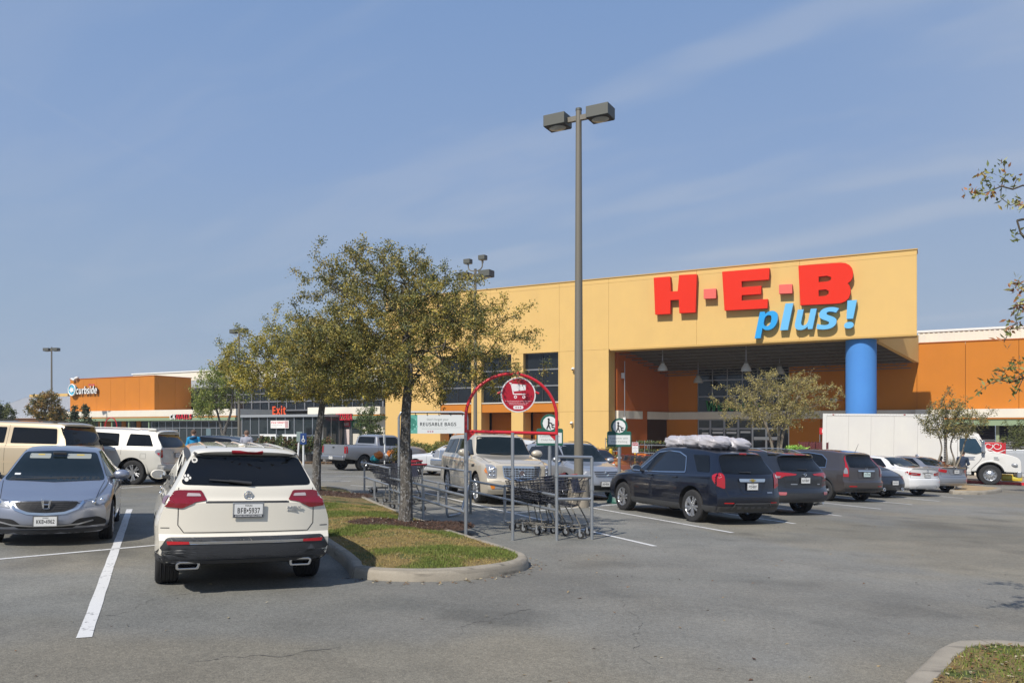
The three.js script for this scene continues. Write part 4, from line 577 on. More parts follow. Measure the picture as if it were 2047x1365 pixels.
// 1. white pearl crossover with its tail to the camera
{
  const s = { L: 4.86, W: 1.88, sh: 0.93, H: 1.61, ro: 1.02, wb: 2.75, R: 0.368, tw: 0.25, rim: 0.24, round: 0.13, lr: 1.3, kind: 'parked_suv', cat: 'car' };
  Object.assign(s, suvTables({ L: s.L, H: 1.61, hr: 1.53, xw: 3.0, xc: 3.75, hc: 1.13, hf: 1.0, bh: 1.06, ro: s.ro, rw: 0.655, yr: 0.35, rear: [[0.3, 0.10], [0.42, 0.02], [0.60, 0.0], [0.64, 0.05], [0.8, 0.055], [0.99, 0.06], [1.02, 0.09], [1.16, 0.13], [1.47, 0.40], [1.53, 0.33], [1.56, 0.34]] }));
  const tail = phys(0.2, 0.003, 0.008, 0.12, 0, { clearcoat: 1, clearcoatRoughness: 0.03 }), c = new Car('white crossover with a paw sticker, tail to the camera beside the grass island', s, paint(0.76, 0.71, 0.60, 0.03, 0.4)), P = c.paint;
  c.drape('rear_window', screenShape(0.69, 0.565, 1.17, 1.475, 0.07, 0.015), 'b', 0.005, glassDark);
  for (const k of [1, -1]) { const lm = c.drape('tail_light', rshape([[0.92 * k, 0.985], [0.885 * k, 1.07], [0.70 * k, 1.115], [0.475 * k, 1.115], [0.42 * k, 1.005], [0.54 * k, 0.985], [0.66 * k, 0.925], [0.90 * k, 0.95]], 0.02), 'b', 0.012, tail, c.o, 0.03); c.drape('lamp_lens', rshape([[0.62 * k, 1.05], [0.61 * k, 1.085], [0.49 * k, 1.08], [0.475 * k, 1.05]], 0.01), 'b', 0.016, phys(0.5, 0.42, 0.42, 0.1, 0, { clearcoat: 1 }), lm); const sd = c.drape('tail_light', rshape([[0.03, 0.96], [0.06, 1.07], [0.42, 1.03], [0.30, 0.97]], 0.02), k > 0 ? 'r' : 'l', 0.01, tail, c.o, 0.03); }
  c.drape('bumper_cover', rshape([[-0.80, 0.62], [0.80, 0.62], [0.90, 0.46], [0.96, 0.40], [0.96, 0.345], [-0.96, 0.345], [-0.96, 0.40], [-0.90, 0.46]], 0.04), 'b', 0.012, std(0.036, 0.038, 0.042, 0.5), c.o, 0.07);
  c.both('bumper_cover', [[0.0, 0.3], [0.0, 0.42], [0.5, 0.42], [0.62, 0.3]], 0.012, std(0.036, 0.038, 0.042, 0.5)); c.drape('under_panel', rshape([[-0.72, 0.39], [0.72, 0.39], [0.7, 0.35], [-0.7, 0.35]], 0.02), 'b', 0.02, M.trim);
  c.drape('chrome_strip', [[-0.60, 0.585], [0.60, 0.585], [0.58, 0.555], [-0.58, 0.555]], 'b', 0.018, M.chrome);
  c.pair('reflector', [[0.80, 0.59], [0.585, 0.585], [0.58, 0.557], [0.79, 0.552]], 'b', 0.02, phys(0.5, 0.01, 0.02, 0.2, 0, { clearcoat: 1 }), 0.006);
  c.drape('brake_light', [[-0.17, 1.53], [0.17, 1.53], [0.16, 1.51], [-0.16, 1.51]], 'b', 0.012, phys(0.25, 0.004, 0.01, 0.3));
  c.drape('spoiler_edge', rshape([[-0.62, 1.505], [0.62, 1.505], [0.62, 1.49], [-0.62, 1.49]], 0.005), 'b', 0.02, M.trim);
  c.seams([['b', [[-0.70, 1.14], [-0.70, 0.75], [-0.64, 0.67], [0.64, 0.67], [0.70, 0.75], [0.70, 1.14]]], ['b', [[-0.41, 0.997], [0.41, 0.997]]], ['b', [[-0.91, 0.72], [-0.78, 0.72]]], ['b', [[0.91, 0.72], [0.78, 0.72]]], ['lr', [[2.95, 0.35], [2.98, 1.0], [2.9, 1.5]]], ['lr', [[3.85, 0.35], [3.88, 1.0]]], ['lr', [[1.75, 0.6], [1.95, 1.0]]]]);
  c.seams([['b', [[-0.43, 0.99], [0.43, 0.99]]]], 'handle_recess', 0.018, M.trim);
  // pressed recess round the number plate
  c.plate('b', 0, 0.905, 'BFB•5937', { foot: 'STERLINGACURA.COM', w: 0.31, frame: M.galv });
  { const h = c.hit('b', 0, 1.06), b = new THREE.Group(); b.name = 'badge'; c.o.add(b); const ring = new THREE.TorusGeometry(0.043, 0.006, 8, 30); ring.rotateY(Math.PI / 2); mesh('ring', ring.translate(h.x - 0.012, 1.06, 0), M.chrome, b); mesh('emblem', [rod(V(h.x - 0.012, 1.025, -0.022), V(h.x - 0.012, 1.10, -0.004), 0.006), rod(V(h.x - 0.012, 1.025, 0.022), V(h.x - 0.012, 1.10, 0.004), 0.006), rod(V(h.x - 0.012, 1.05, -0.013), V(h.x - 0.012, 1.05, 0.013), 0.005)], M.chrome, b);
    for (const [t, y, w, hh] of [['MDX', 0.915, 0.15, 0.026], ['SH-AWD', 0.888, 0.10, 0.014]]) { const q = c.hit('b', 0.5, y), g = text(t, w, hh, 0.01, 'sans_bold', 0.25); g.rotateY(-Math.PI / 2); mesh('badge_letters', g.translate(q.x - 0.005, y, 0.41), M.alloy, c.o); } }
  // stickers on the glass
  { const disc = (z, y, r, m, n, o = 0.008) => c.drape(n, new THREE.Shape().absarc(z, y, r, 0, 6.28318), 'b', o, m, c.o, 0.04), w = std(0.62, 0.6, 0.55, 0.6); disc(-0.545, 1.425, 0.033, w, 'round_sticker'); disc(-0.545, 1.425, 0.016, M.trim, 'round_sticker', 0.01); const pw = disc(-0.625, 1.222, 0.022, w, 'paw_sticker'); for (const [a, b] of [[-0.036, 0.012], [-0.014, 0.036], [0.016, 0.038], [0.036, 0.014]]) { const q = new THREE.Shape().absellipse(-0.625 + a, 1.222 + b, 0.011, 0.015, 0, 6.28318); c.drape('paw_sticker', q, 'b', 0.009, w, pw, 0.04); } }
  c.wiper(0.02, -0.40, 1.195, 1.225, 'b', 0.03); mesh('wiper_arm', [rod(c.hit('b', 0.03, 1.19).add(V(-0.035, 0, 0)), c.hit('b', -0.2, 1.215).add(V(-0.045, 0, 0)), 0.018, 0.014)], M.trim, c.o);
  for (const z of [-0.59, 0.57]) { const e = new THREE.Group(); e.name = 'exhaust_pipe'; c.o.add(e); const o = rshape([[-0.115, -0.038], [0.10, -0.038], [0.118, 0.02], [0.09, 0.04], [-0.09, 0.04], [-0.118, 0.02]], 0.02), i = rshape([[-0.098, -0.026], [0.084, -0.026], [0.1, 0.016], [0.078, 0.028], [-0.078, 0.028], [-0.1, 0.016]], 0.015); o.holes.push(i); const g = extr(o, 0.2, 0.003); g.rotateY(-Math.PI / 2); mesh('tip', g.translate(0.26, 0.325, z), M.chrome, e); mesh('pipe', [box(0.02, 0.07, 0.2, 0.22, 0.325, z), rod(V(0.25, 0.31, z), V(0.9, 0.32, z * 0.5), 0.035)], M.black, e); }
  mesh('under_tray', rbox(0.75, 0.12, 1.62, 0.52, 0.37, 0, 0.04), M.under, c.o); mesh('rear_axle', [rod(V(1.02, 0.33, -0.8), V(1.02, 0.33, 0.8), 0.06), box(0.8, 0.12, 0.9, 1.4, 0.30, 0), box(0.25, 0.14, 0.5, 0.75, 0.34, 0.1), cyl(0.10, 0.10, 0.01, 0.5, 0.30, 0)], M.under, c.o);
  const sw = [[0.42, 1.13], [0.78, 1.44], [2.0, 1.50], [2.95, 1.46], [3.62, 1.10]]; c.both('side_window', sw, 0.004, glassDark); c.seams([['lr', [[1.28, 1.10], [1.32, 1.56]]], ['lr', [[2.28, 1.10], [2.3, 1.57]]]], 'window_post', 0.07, M.trim); { const g = []; for (const a of ['l', 'r']) g.push(c.strip([[0.42, 1.115], [3.6, 1.085]], 0.02, a, 0.006)); mesh('chrome_strip', g, M.chrome, c.o); }
  c.drape('windshield', screenShape(0.72, 0.60, 1.14, 1.62), 'f', 0.004, glassDark); c.mirrors(3.42, 1.12, c.paint, 0.85); c.handles([1.55, 2.55], 0.99, M.chrome);
  { const g = []; for (let i = -2; i <= 2; i++) { const p = []; for (let k = 0; k <= 10; k++) { const x = lerp(0.55, 2.9, k / 10), h = c.hit('t', x, i * 0.21); p.push(V(x, h.y + 0.002, i * 0.21)); } g.push(tube(p, 0.009, 20, 5)); } mesh('roof_rib', g, P, c.o); for (const k of [1, -1]) { const st = c.strip([[0.5, 0.60 * k], [2.9, 0.62 * k]], 0.04, 't', 0.004); if (st) mesh('roof_trim', st, M.trim, c.o); } const h = c.hit('t', 0.75, -0.02); const a = new THREE.SphereGeometry(0.045, 12, 8); a.scale(1.3, 0.5, 1); mesh('antenna_pod', a.translate(0.75, h.y + 0.01, -0.02), P, c.o); }
  c.wheels('seven'); const [ax, az] = px([327, 1166]); c.place(ax, az, -24, 1.02 - 0.1, -0.81);
}
// 2. silver saloon facing the camera
{
  const s = { L: 4.52, W: 1.755, H: 1.435, ro: 0.98, wb: 2.67, R: 0.315, tw: 0.195, rim: 0.2, fround: 0.42, lf: 1.25, kind: 'parked_car' };
  Object.assign(s, sedanTables({ L: s.L, H: 1.435, hd: 1.03, xd: 0.45, xb: 1.4, xw: 2.35, xc: 3.40, hc: 0.925, hf: 0.785, bh: 0.96, ro: s.ro, rw: 0.66, nose: 0.12, yf: 0.19, front: [[0.19, 0.07], [0.36, 0.0], [0.5, 0.01], [0.66, 0.07], [0.72, 0.16]] }));
  s.belt = [[0, 0.93], [0.8, 0.99], [3.4, 0.85], [4.0, 0.73], [4.52, 0.59]];
  const c = new Car('silver saloon facing the camera, at the left edge', s, paint(0.33, 0.35, 0.41, 0.72, 0.36)); c.dy = -0.035;
  c.drape('windshield', screenShape(0.70, 0.52, 0.955, 1.372, 0.05, 0.03), 'f', 0.005, glassTeal);
  const vis = std(0.28, 0.30, 0.28, 0.7), yel = std(0.55, 0.38, 0.04, 0.6);
  // sun visors just behind the glass show through at its upper edge
  for (const [a, b] of [[-0.45, -0.1], [0.14, 0.44]]) { const v = c.drape('sun_visor', rshape([[a, 1.27], [b, 1.27], [b, 1.345], [a, 1.345]], 0.02), 'f', 0.0065, vis, c.o); c.drape('visor_label', rshape([[lerp(a, b, 0.3), 1.318], [lerp(a, b, 0.62), 1.318], [lerp(a, b, 0.62), 1.335], [lerp(a, b, 0.3), 1.335]], 0.003), 'f', 0.008, yel, v); }
  c.drape('registration_sticker', rshape([[0.50, 1.02], [0.58, 1.02], [0.58, 1.045], [0.50, 1.045]], 0.004), 'f', 0.008, M.signWhite); c.drape('dashboard_edge', rshape([[-0.64, 0.95], [0.64, 0.95], [0.60, 1.0], [-0.60, 1.0]], 0.02), 'f', 0.0062, std(0.018, 0.022, 0.024, 0.6));
  { const h = c.hit('f', 0.0, 1.31); mesh('rear_view_mirror', rbox(0.03, 0.05, 0.2, h.x + 0.01, 1.32, 0.01, 0.02), std(0.03, 0.03, 0.03, 0.4), c.o); }
  c.drape('grille', rshape([[-0.42, 0.69], [0, 0.70, 0.1], [0.42, 0.69], [0.36, 0.60], [0.22, 0.545], [0, 0.535, 0.1], [-0.22, 0.545], [-0.36, 0.60]], 0.05), 'f', 0.004, M.black);
  { const g = []; for (let r = 0; r < 5; r++) { const y = 0.675 - r * 0.028, w = 0.38 - 0.055 * r; const st = c.strip([[-w, y], [w, y]], 0.007, 'f', 0.012); if (st) g.push(st); for (let z = -w + (r % 2) * 0.04; z < w; z += 0.08) { const q = c.strip([[z, y], [z + 0.012, y - 0.026]], 0.007, 'f', 0.012); if (q) g.push(q); } } mesh('grille_mesh', g, std(0.02, 0.02, 0.022, 0.5), c.o); mesh('grille_surround', [c.strip([[-0.47, 0.69], [-0.40, 0.59], [-0.24, 0.53], [0, 0.512], [0.24, 0.53], [0.40, 0.59], [0.47, 0.69]], 0.032, 'f', 0.014)], M.chrome, c.o); }
  { const h = c.hit('f', 0, 0.62), x = h.x + 0.03, b = new THREE.Group(); b.name = 'badge'; c.o.add(b); mesh('emblem', [rod(V(x, 0.575, -0.032), V(x, 0.675, -0.042), 0.009), rod(V(x, 0.575, 0.032), V(x, 0.675, 0.042), 0.009), rod(V(x, 0.62, -0.035), V(x, 0.62, 0.035), 0.009)], M.chrome, b); mesh('frame', bent([V(x - 0.004, 0.56, -0.04), V(x - 0.004, 0.69, -0.062), V(x - 0.004, 0.69, 0.062), V(x - 0.004, 0.56, 0.04), V(x - 0.004, 0.56, -0.04)], 0.006, 0.02), M.chrome, b); }
  for (const k of [1, -1]) { const hl = c.drape('headlight', rshape([[0.845 * k, 0.775], [0.83 * k, 0.67], [0.66 * k, 0.625], [0.46 * k, 0.60], [0.495 * k, 0.665], [0.62 * k, 0.72], [0.75 * k, 0.755]], 0.02), 'f', 0.008, M.lampClear, c.o, 0.03); for (const [z, y, r] of [[0.60, 0.665, 0.036], [0.70, 0.69, 0.033]]) { const h = c.hit('f', z * k, y); mesh('lamp_bowl', T(new THREE.SphereGeometry(r, 14, 10), h.x - 0.012, h.y, z * k), M.chrome, hl); } c.drape('indicator', rshape([[0.84 * k, 0.765], [0.832 * k, 0.70], [0.765 * k, 0.69], [0.77 * k, 0.735]], 0.01), 'f', 0.013, phys(0.42, 0.14, 0.06, 0.15, 0, { clearcoat: 1 }), hl); }
  c.pair('air_intake', [[0.30, 0.355], [0.42, 0.445], [0.66, 0.465], [0.77, 0.40], [0.77, 0.34], [0.5, 0.33]], 'f', 0.006, M.black, 0.04); c.drape('lower_grille', rshape([[-0.40, 0.345], [0.40, 0.345], [0.34, 0.31], [-0.34, 0.31]], 0.01), 'f', 0.006, M.black);
  mesh('chrome_strip', [c.strip([[-0.60, 0.41], [-0.42, 0.365], [-0.2, 0.35], [0.2, 0.35], [0.42, 0.365], [0.60, 0.41]], 0.02, 'f', 0.014)], M.alloy, c.o);
  c.drape('front_lip', rshape([[-0.80, 0.305], [0, 0.285, 0.2], [0.80, 0.305], [0.8, 0.19], [-0.8, 0.19]], 0.03), 'f', 0.012, std(0.04, 0.042, 0.048, 0.45));
  c.plate('f', 0, 0.415, 'KKB•4962', { out: 0.035, frame: M.darkFrame });
  c.seams([['t', [[3.42, -0.70], [4.2, -0.62], [4.42, -0.44], [4.44, 0], [4.42, 0.44], [4.2, 0.62], [3.42, 0.70]]], ['lr', [[3.35, 0.3], [3.38, 0.88]]], ['lr', [[2.2, 0.3], [2.15, 0.92]]]]);
  c.wiper(0.3, -0.32, 0.965, 0.985, 'f', 0.02); c.wiper(0.55, 0.0, 0.965, 0.975, 'f', 0.02);
  c.both('side_window', [[0.95, 1.0], [1.45, 1.34], [2.35, 1.365], [3.2, 0.955]], 0.004, glassDark); c.seams([['lr', [[2.05, 0.95], [2.02, 1.37]]]], 'window_post', 0.06, M.trim);
  c.mirrors(2.98, 0.985, c.paint, 1.05); c.handles([1.5, 2.55], 0.86); c.drape('rear_window', screenShape(0.6, 0.5, 1.08, 1.36), 'b', 0.004, glassDark); c.seams([['l', [[1.4, 1.42], [2.5, 1.42]]]]);
  c.wheels('multi'); const [x, z] = px([212, 1076]); c.place(x, z, 180 - 24.5, s.ro + s.wb, -0.76);
}
// 3. long tan wagon, side and tail, left edge
{
  const s = { L: 5.6, W: 2.01, H: 1.92, ro: 1.18, wb: 3.3, R: 0.385, tw: 0.26, rim: 0.22, round: 0.1, kind: 'parked_suv' };
  Object.assign(s, suvTables({ L: s.L, H: 1.92, hr: 1.86, xw: 3.55, xc: 4.2, hc: 1.26, hf: 1.16, bh: 1.2, ro: s.ro, rw: 0.76, rake: 0.02, nose: 0.04, rear: [[0.3, 0.03], [0.5, 0], [0.62, 0.06], [1.2, 0.1], [1.8, 0.30], [1.9, 0.27]] }));
  const c = new Car('long tan wagon with dark side windows behind the silver saloon', s, paint(0.52, 0.42, 0.28, 0.3, 0.4));
  c.both('side_window', [[0.42, 1.27], [0.52, 1.72], [1.88, 1.74], [1.88, 1.27]], 0.005, glassDark); c.both('side_window', [[2.08, 1.27], [2.08, 1.74], [2.95, 1.74], [2.98, 1.27]], 0.005, glassDark); c.both('side_window', [[3.1, 1.27], [3.08, 1.74], [3.5, 1.7], [4.0, 1.27]], 0.005, glassDark);
  c.drape('rear_window', screenShape(0.86, 0.74, 1.24, 1.80, 0.06, 0.0), 'b', 0.005, glassDark); c.both('tail_light', [[0.03, 1.20], [0.03, 0.86], [0.24, 0.86], [0.27, 1.20]], 0.01, M.lampRed); c.pair('tail_light', [[0.97, 1.2], [0.86, 1.2], [0.86, 0.86], [0.97, 0.86]], 'b', 0.012, M.lampRed);
  c.drape('bumper', rshape([[-0.97, 0.62], [0.97, 0.62], [0.97, 0.4], [-0.97, 0.4]], 0.03), 'b', 0.03, M.trim); c.seams([['lr', [[2.0, 0.4], [2.0, 1.86]]], ['lr', [[3.03, 0.4], [3.03, 1.8]]], ['lr', [[4.1, 0.4], [4.1, 1.25]]], ['b', [[-0.84, 1.2], [-0.84, 0.66], [0.84, 0.66], [0.84, 1.2]]]]);
  c.seams([['lr', [[1.7, 0.72], [4.0, 0.72]]]], 'side_moulding', 0.05, std(0.45, 0.36, 0.24, 0.5)); c.handles([2.25, 3.25], 1.08, M.trim); c.rails(0.6, 3.3, 0.66, M.trim); c.wiper(0.25, -0.25, 1.26, 1.28, 'b'); c.mirrors(3.75, 1.3, c.paint, 1.2); c.plate('b', 0, 0.95, 'FXR•2207');
  c.wheels('five'); c.place(-12.9, 22.8, -84, 0, -1.0);
}
// 4. white off-roader behind it
{
  const s = { L: 4.82, W: 1.92, H: 1.8, ro: 1.06, wb: 2.79, R: 0.392, tw: 0.265, rim: 0.25, round: 0.1, gap: 0.09, kind: 'parked_suv' };
  Object.assign(s, suvTables({ L: s.L, H: 1.79, hr: 1.72, xw: 3.0, xc: 3.62, hc: 1.24, hf: 1.14, bh: 1.17, ro: s.ro, rw: 0.74, rake: 0.04, yr: 0.46, rear: [[0.4, 0.03], [0.55, 0], [0.75, 0.06], [1.15, 0.09], [1.62, 0.34], [1.75, 0.2]] }));
  const c = new Car('white off-road wagon with black spoked wheels beyond the white crossover', s, paint(0.60, 0.58, 0.52, 0.12, 0.4));
  c.both('side_window', [[0.42, 1.23], [0.62, 1.60], [1.26, 1.62], [1.32, 1.23]], 0.005, glassDark); c.both('side_window', [[1.56, 1.22], [1.62, 1.62], [2.42, 1.65], [2.42, 1.2]], 0.005, glassDark); c.both('side_window', [[2.52, 1.2], [2.52, 1.65], [2.95, 1.62], [3.5, 1.2]], 0.005, glassDark); c.seams([['lr', [[1.80, 1.22], [1.66, 1.60]]]], 'window_post', 0.03, M.trim);
  c.drape('rear_window', screenShape(0.78, 0.68, 1.2, 1.62, 0.06, 0), 'b', 0.005, glassDark);
  { const sp = rshape([[-0.70, 0], [0.70, 0], [0.66, 0.3], [-0.66, 0.3]], 0.06), g = extr(sp, 0.05, 0.012); g.rotateX(-Math.PI / 2); g.rotateY(-Math.PI / 2); mesh('spoiler', T(g, 0.42, 1.73, 0), c.paint, c.o); }
  for (const k of ['l', 'r']) { const lm = c.drape('tail_light', rshape([[0.03, 1.14], [0.30, 1.15], [0.33, 1.05], [0.20, 0.92], [0.05, 0.86]], 0.03), k, 0.012, M.lampClear, c.o, 0.03); c.drape('lamp_lens', rshape([[0.02, 1.0], [0.15, 1.04], [0.27, 1.03], [0.18, 0.93], [0.03, 0.87]], 0.02), k, 0.016, M.lampRed, lm, 0.05); } c.pair('tail_light', [[0.93, 1.14], [0.80, 1.12], [0.80, 0.9], [0.93, 0.86]], 'b', 0.012, M.lampRed);
  c.drape('bumper', rshape([[-0.92, 0.66], [0.92, 0.66], [0.92, 0.5], [-0.92, 0.5]], 0.03), 'b', 0.02, std(0.5, 0.49, 0.46, 0.4)); c.seams([['lr', [[1.44, 0.95], [1.44, 1.2]]], ['lr', [[2.46, 0.45], [2.46, 1.66]]], ['lr', [[3.5, 0.45], [3.5, 1.2]]], ['b', [[-0.8, 1.2], [-0.8, 0.7], [0.8, 0.7], [0.8, 1.2]]]]);
  c.seams([['lr', [[0.62, 1.0], [0.80, 1.0], [0.80, 0.84], [0.62, 0.84], [0.62, 1.0]]]], 'fuel_flap_seam', 0.007); c.handles([1.72, 2.7], 1.06); c.rails(0.9, 3.0, 0.66, M.white); c.plate('b', 0, 0.95, 'GLT•0518'); mesh('plate_garnish', box(0.03, 0.03, 0.5, c.hit('b', 0, 1.05).x - 0.015, 1.05, 0), M.alloy, c.o); c.mirrors(3.3, 1.25); c.arches(c.paint, 0.05, 0.02); c.both('running_board', [[1.65, 0.38], [3.2, 0.38], [3.2, 0.30], [1.65, 0.30]], 0.05, M.trim);
  c.wheels('six'); const [x, z] = px([263, 969]); c.place(x, z, -86, s.ro, -0.9);
}
// 5. dark crossover beyond, between the off-roader and the white crossover
{
  const s = { L: 4.6, W: 1.85, H: 1.6, ro: 0.95, wb: 2.7, R: 0.35, kind: 'parked_car', round: 0.14 };
  Object.assign(s, suvTables({ L: s.L, H: 1.6, hr: 1.40, xw: 2.7, xc: 3.5, hc: 1.1, hf: 0.95, bh: 1.08, ro: s.ro, rw: 0.68, rear: [[0.3, 0.06], [0.5, 0], [1.0, 0.08], [1.35, 0.45], [1.45, 0.4]] }));
  const c = new Car('dark blue-grey hatchback, only its roof showing behind the white crossover', s, paint(0.035, 0.045, 0.065, 0.6, 0.35)); c.both('side_window', [[0.7, 1.13], [1.0, 1.42], [2.7, 1.5], [3.35, 1.1]], 0.005, glassDark); c.seams([['lr', [[1.9, 1.1], [1.9, 1.5]]]], 'window_post', 0.06, M.trim); c.drape('rear_window', screenShape(0.65, 0.56, 1.1, 1.36), 'b', 0.005, glassDark); c.pair('tail_light', [[0.88, 1.12], [0.62, 1.08], [0.62, 0.95], [0.88, 0.95]], 'b', 0.012, M.lampRed); c.both('tail_light', [[0.03, 1.12], [0.03, 0.97], [0.22, 1.0], [0.24, 1.1]], 0.01, M.lampRed); c.mirrors(3.1, 1.12); c.wheels('five'); c.place(-12.2, 37.5, -74, 0, 0);
}
// 6. grey pickup crossing in front of the shops
{
  const s = { L: 5.7, W: 1.98, H: 1.84, ro: 1.15, wb: 3.5, R: 0.38, tw: 0.25, rim: 0.2, gap: 0.09, round: 0.04, fround: 0.2, lr: 0.3, kind: 'pickup_truck', cat: 'pickup truck' };
  s.top = [[0, 1.28], [1.95, 1.29], [2.02, 1.30], [2.06, 1.5], [2.15, 1.76], [2.5, 1.83], [3.3, 1.83], [3.45, 1.8], [4.05, 1.32], [4.3, 1.28], [5.3, 1.2], [5.7, 1.1]]; s.belt = [[0, 1.2], [2.0, 1.2], [4.1, 1.2], [5.4, 1.08], [5.7, 0.95]]; s.bot = [[0, 0.6], [0.7, 0.52], [2.2, 0.42], [4.6, 0.42], [5.7, 0.45]]; s.plan = [[0, 0.96], [0.4, 1], [4.8, 1], [5.7, 0.93]]; s.roofw = [[0, 0.9], [1.98, 0.9], [2.2, 0.74], [3.4, 0.74], [4.1, 0.84], [5.7, 0.72]]; s.rear = [[0.5, 0.0], [1.3, 0.02]]; s.front = [[0.4, 0.05], [0.7, 0.0], [1.1, 0.12]];
  const bed = box(1.78, 0.55, 1.56, 1.02, 1.17, 0); s.cuts = [bed];
  const c = new Car('silver-grey pickup with an open bed in front of the pizza shop', s, paint(0.30, 0.31, 0.33, 0.5, 0.4));
  c.both('side_window', [[2.22, 1.26], [2.26, 1.68], [2.52, 1.7], [2.52, 1.26]], 0.005, glassDark); c.both('side_window', [[2.62, 1.26], [2.62, 1.7], [3.38, 1.7], [3.85, 1.28]], 0.005, glassDark); c.drape('rear_window', screenShape(0.68, 0.62, 1.36, 1.7, 0.04, 0), 'b', 0.005, glassDark); c.drape('windshield', screenShape(0.75, 0.65, 1.36, 1.76), 'f', 0.005, glassDark);
  c.pair('tail_light', [[0.97, 1.2], [0.83, 1.2], [0.83, 0.86], [0.97, 0.86]], 'b', 0.012, M.lampRed); c.both('tail_light', [[0.02, 1.2], [0.02, 0.86], [0.14, 0.86], [0.14, 1.2]], 0.01, M.lampRed); c.seams([['b', [[-0.8, 1.24], [-0.8, 0.78], [0.8, 0.78], [0.8, 1.24]]], ['lr', [[2.04, 0.5], [2.04, 1.4]]], ['lr', [[2.56, 0.5], [2.56, 1.75]]], ['lr', [[3.95, 0.5], [3.95, 1.25]]]]);
  mesh('tailgate_handle', rbox(0.02, 0.06, 0.14, -0.005, 1.14, 0, 0.02), M.trim, c.o); mesh('bumper', [rbox(0.16, 0.2, 1.96, -0.1, 0.62, 0, 0.04)], std(0.42, 0.43, 0.45, 0.3, 0.8), c.o); c.plate('b', 0.05, 0.63, 'BK7•3310', { out: 0.19 }); c.mirrors(3.55, 1.3, M.trim, 1.3); c.handles([2.75], 1.1, M.trim); c.arches(c.paint, 0.06, 0.03); mesh('chassis', box(5, 0.2, 1.0, 2.8, 0.42, 0), M.under, c.o);
  c.wheels('steel'); const [x, z] = px([697, 939]); c.place(x, z, 40, s.ro, -0.2);
}
// 7. silver saloon half hidden by the carts
{
  const s = { L: 4.85, W: 1.84, H: 1.46, ro: 1.0, wb: 2.88, R: 0.34, tw: 0.235, rim: 0.245, fround: 0.3, kind: 'parked_car' };
  Object.assign(s, sedanTables({ L: s.L, H: 1.46, hd: 1.08, xd: 0.5, xb: 1.5, xw: 2.5, xc: 3.3, hc: 1.03, hf: 0.92, bh: 1.0, ro: s.ro, rw: 0.66 }));
  const c = new Car('white-silver saloon seen between the tree trunk and the tan truck', s, paint(0.60, 0.61, 0.62, 0.3, 0.35)); c.both('side_window', [[1.0, 1.05], [1.5, 1.36], [2.5, 1.38], [3.15, 1.02]], 0.005, glassDark); c.drape('windshield', screenShape(0.7, 0.55, 1.04, 1.38), 'f', 0.005, glassDark); c.pair('headlight', [[0.85, 0.85], [0.6, 0.83], [0.58, 0.66], [0.85, 0.7]], 'f', 0.01, M.lampClear); c.drape('grille', rshape([[-0.3, 0.78], [0.3, 0.78], [0.26, 0.5], [-0.26, 0.5]], 0.03), 'f', 0.01, M.trim); c.seams([['lr', [[3.3, 0.3], [3.3, 0.98]]], ['lr', [[2.2, 0.3], [2.2, 1.0]]]]); c.mirrors(2.95, 1.05); c.handles([1.5, 2.5], 0.92); c.wheels('twin'); const [x, z] = px([831, 949]); c.place(x, z, -68, s.ro + s.wb, -0.82);
}
// 8. big white pickup nose, behind the tan truck
{
  const s = { L: 5.9, W: 2.03, H: 2.0, ro: 1.2, wb: 3.6, R: 0.4, tw: 0.27, gap: 0.1, round: 0.05, fround: 0.12, lf: 0.4, kind: 'pickup_truck', cat: 'pickup truck' };
  s.top = [[0, 1.4], [1.95, 1.4], [2.05, 1.42], [2.2, 1.9], [2.6, 1.98], [3.7, 1.97], [4.35, 1.46], [4.6, 1.42], [5.6, 1.34], [5.9, 1.26]]; s.belt = [[0, 1.3], [4.4, 1.3], [5.6, 1.18], [5.9, 1.08]]; s.bot = [[0, 0.6], [2, 0.5], [5.9, 0.5]]; s.plan = [[0, 0.96], [1, 1], [5, 1], [5.9, 0.96]]; s.roofw = [[0, 0.9], [2.0, 0.9], [2.3, 0.74], [3.6, 0.74], [4.4, 0.84], [5.9, 0.8]]; s.rear = [[0.5, 0], [1.4, 0.02]]; s.front = [[0.5, 0.0], [0.85, 0.0], [1.26, 0.06]];
  const c = new Car('white pickup with a chrome grille, nose showing left of the tan truck', s, paint(0.62, 0.62, 0.62, 0.1, 0.35)); c.drape('windshield', screenShape(0.76, 0.66, 1.46, 1.88), 'f', 0.005, glassDark); c.both('side_window', [[2.3, 1.38], [2.35, 1.84], [3.6, 1.84], [4.1, 1.38]], 0.005, glassDark);
  c.drape('grille_surround', rshape([[-0.62, 1.22], [0.62, 1.22], [0.62, 0.86], [-0.62, 0.86]], 0.05), 'f', 0.02, M.chrome); c.drape('grille', rshape([[-0.56, 1.18], [0.56, 1.18], [0.56, 0.9], [-0.56, 0.9]], 0.03), 'f', 0.03, std(0.4, 0.4, 0.4, 0.4, 0.6)); { const g = []; for (let i = 0; i < 9; i++) g.push(c.strip([[-0.55, 0.92 + i * 0.03], [0.55, 0.92 + i * 0.03]], 0.01, 'f', 0.04)); mesh('grille_mesh', g.filter(Boolean), M.chrome, c.o); } c.pair('headlight', [[0.95, 1.2], [0.66, 1.2], [0.66, 0.9], [0.95, 0.9]], 'f', 0.02, M.lampClear); mesh('bumper', rbox(0.2, 0.26, 2.0, 5.92, 0.7, 0, 0.05), M.chrome, c.o); c.plate('f', 0, 0.66, 'CW2•8841', { out: 0.14 }); c.mirrors(3.95, 1.42, M.trim, 1.3); mesh('chassis', box(5, 0.2, 1.0, 2.8, 0.5, 0), M.under, c.o);
  c.wheels('steel'); const [x, z] = px([908, 958]); c.place(x, z, -148, 5.6, 0);
}
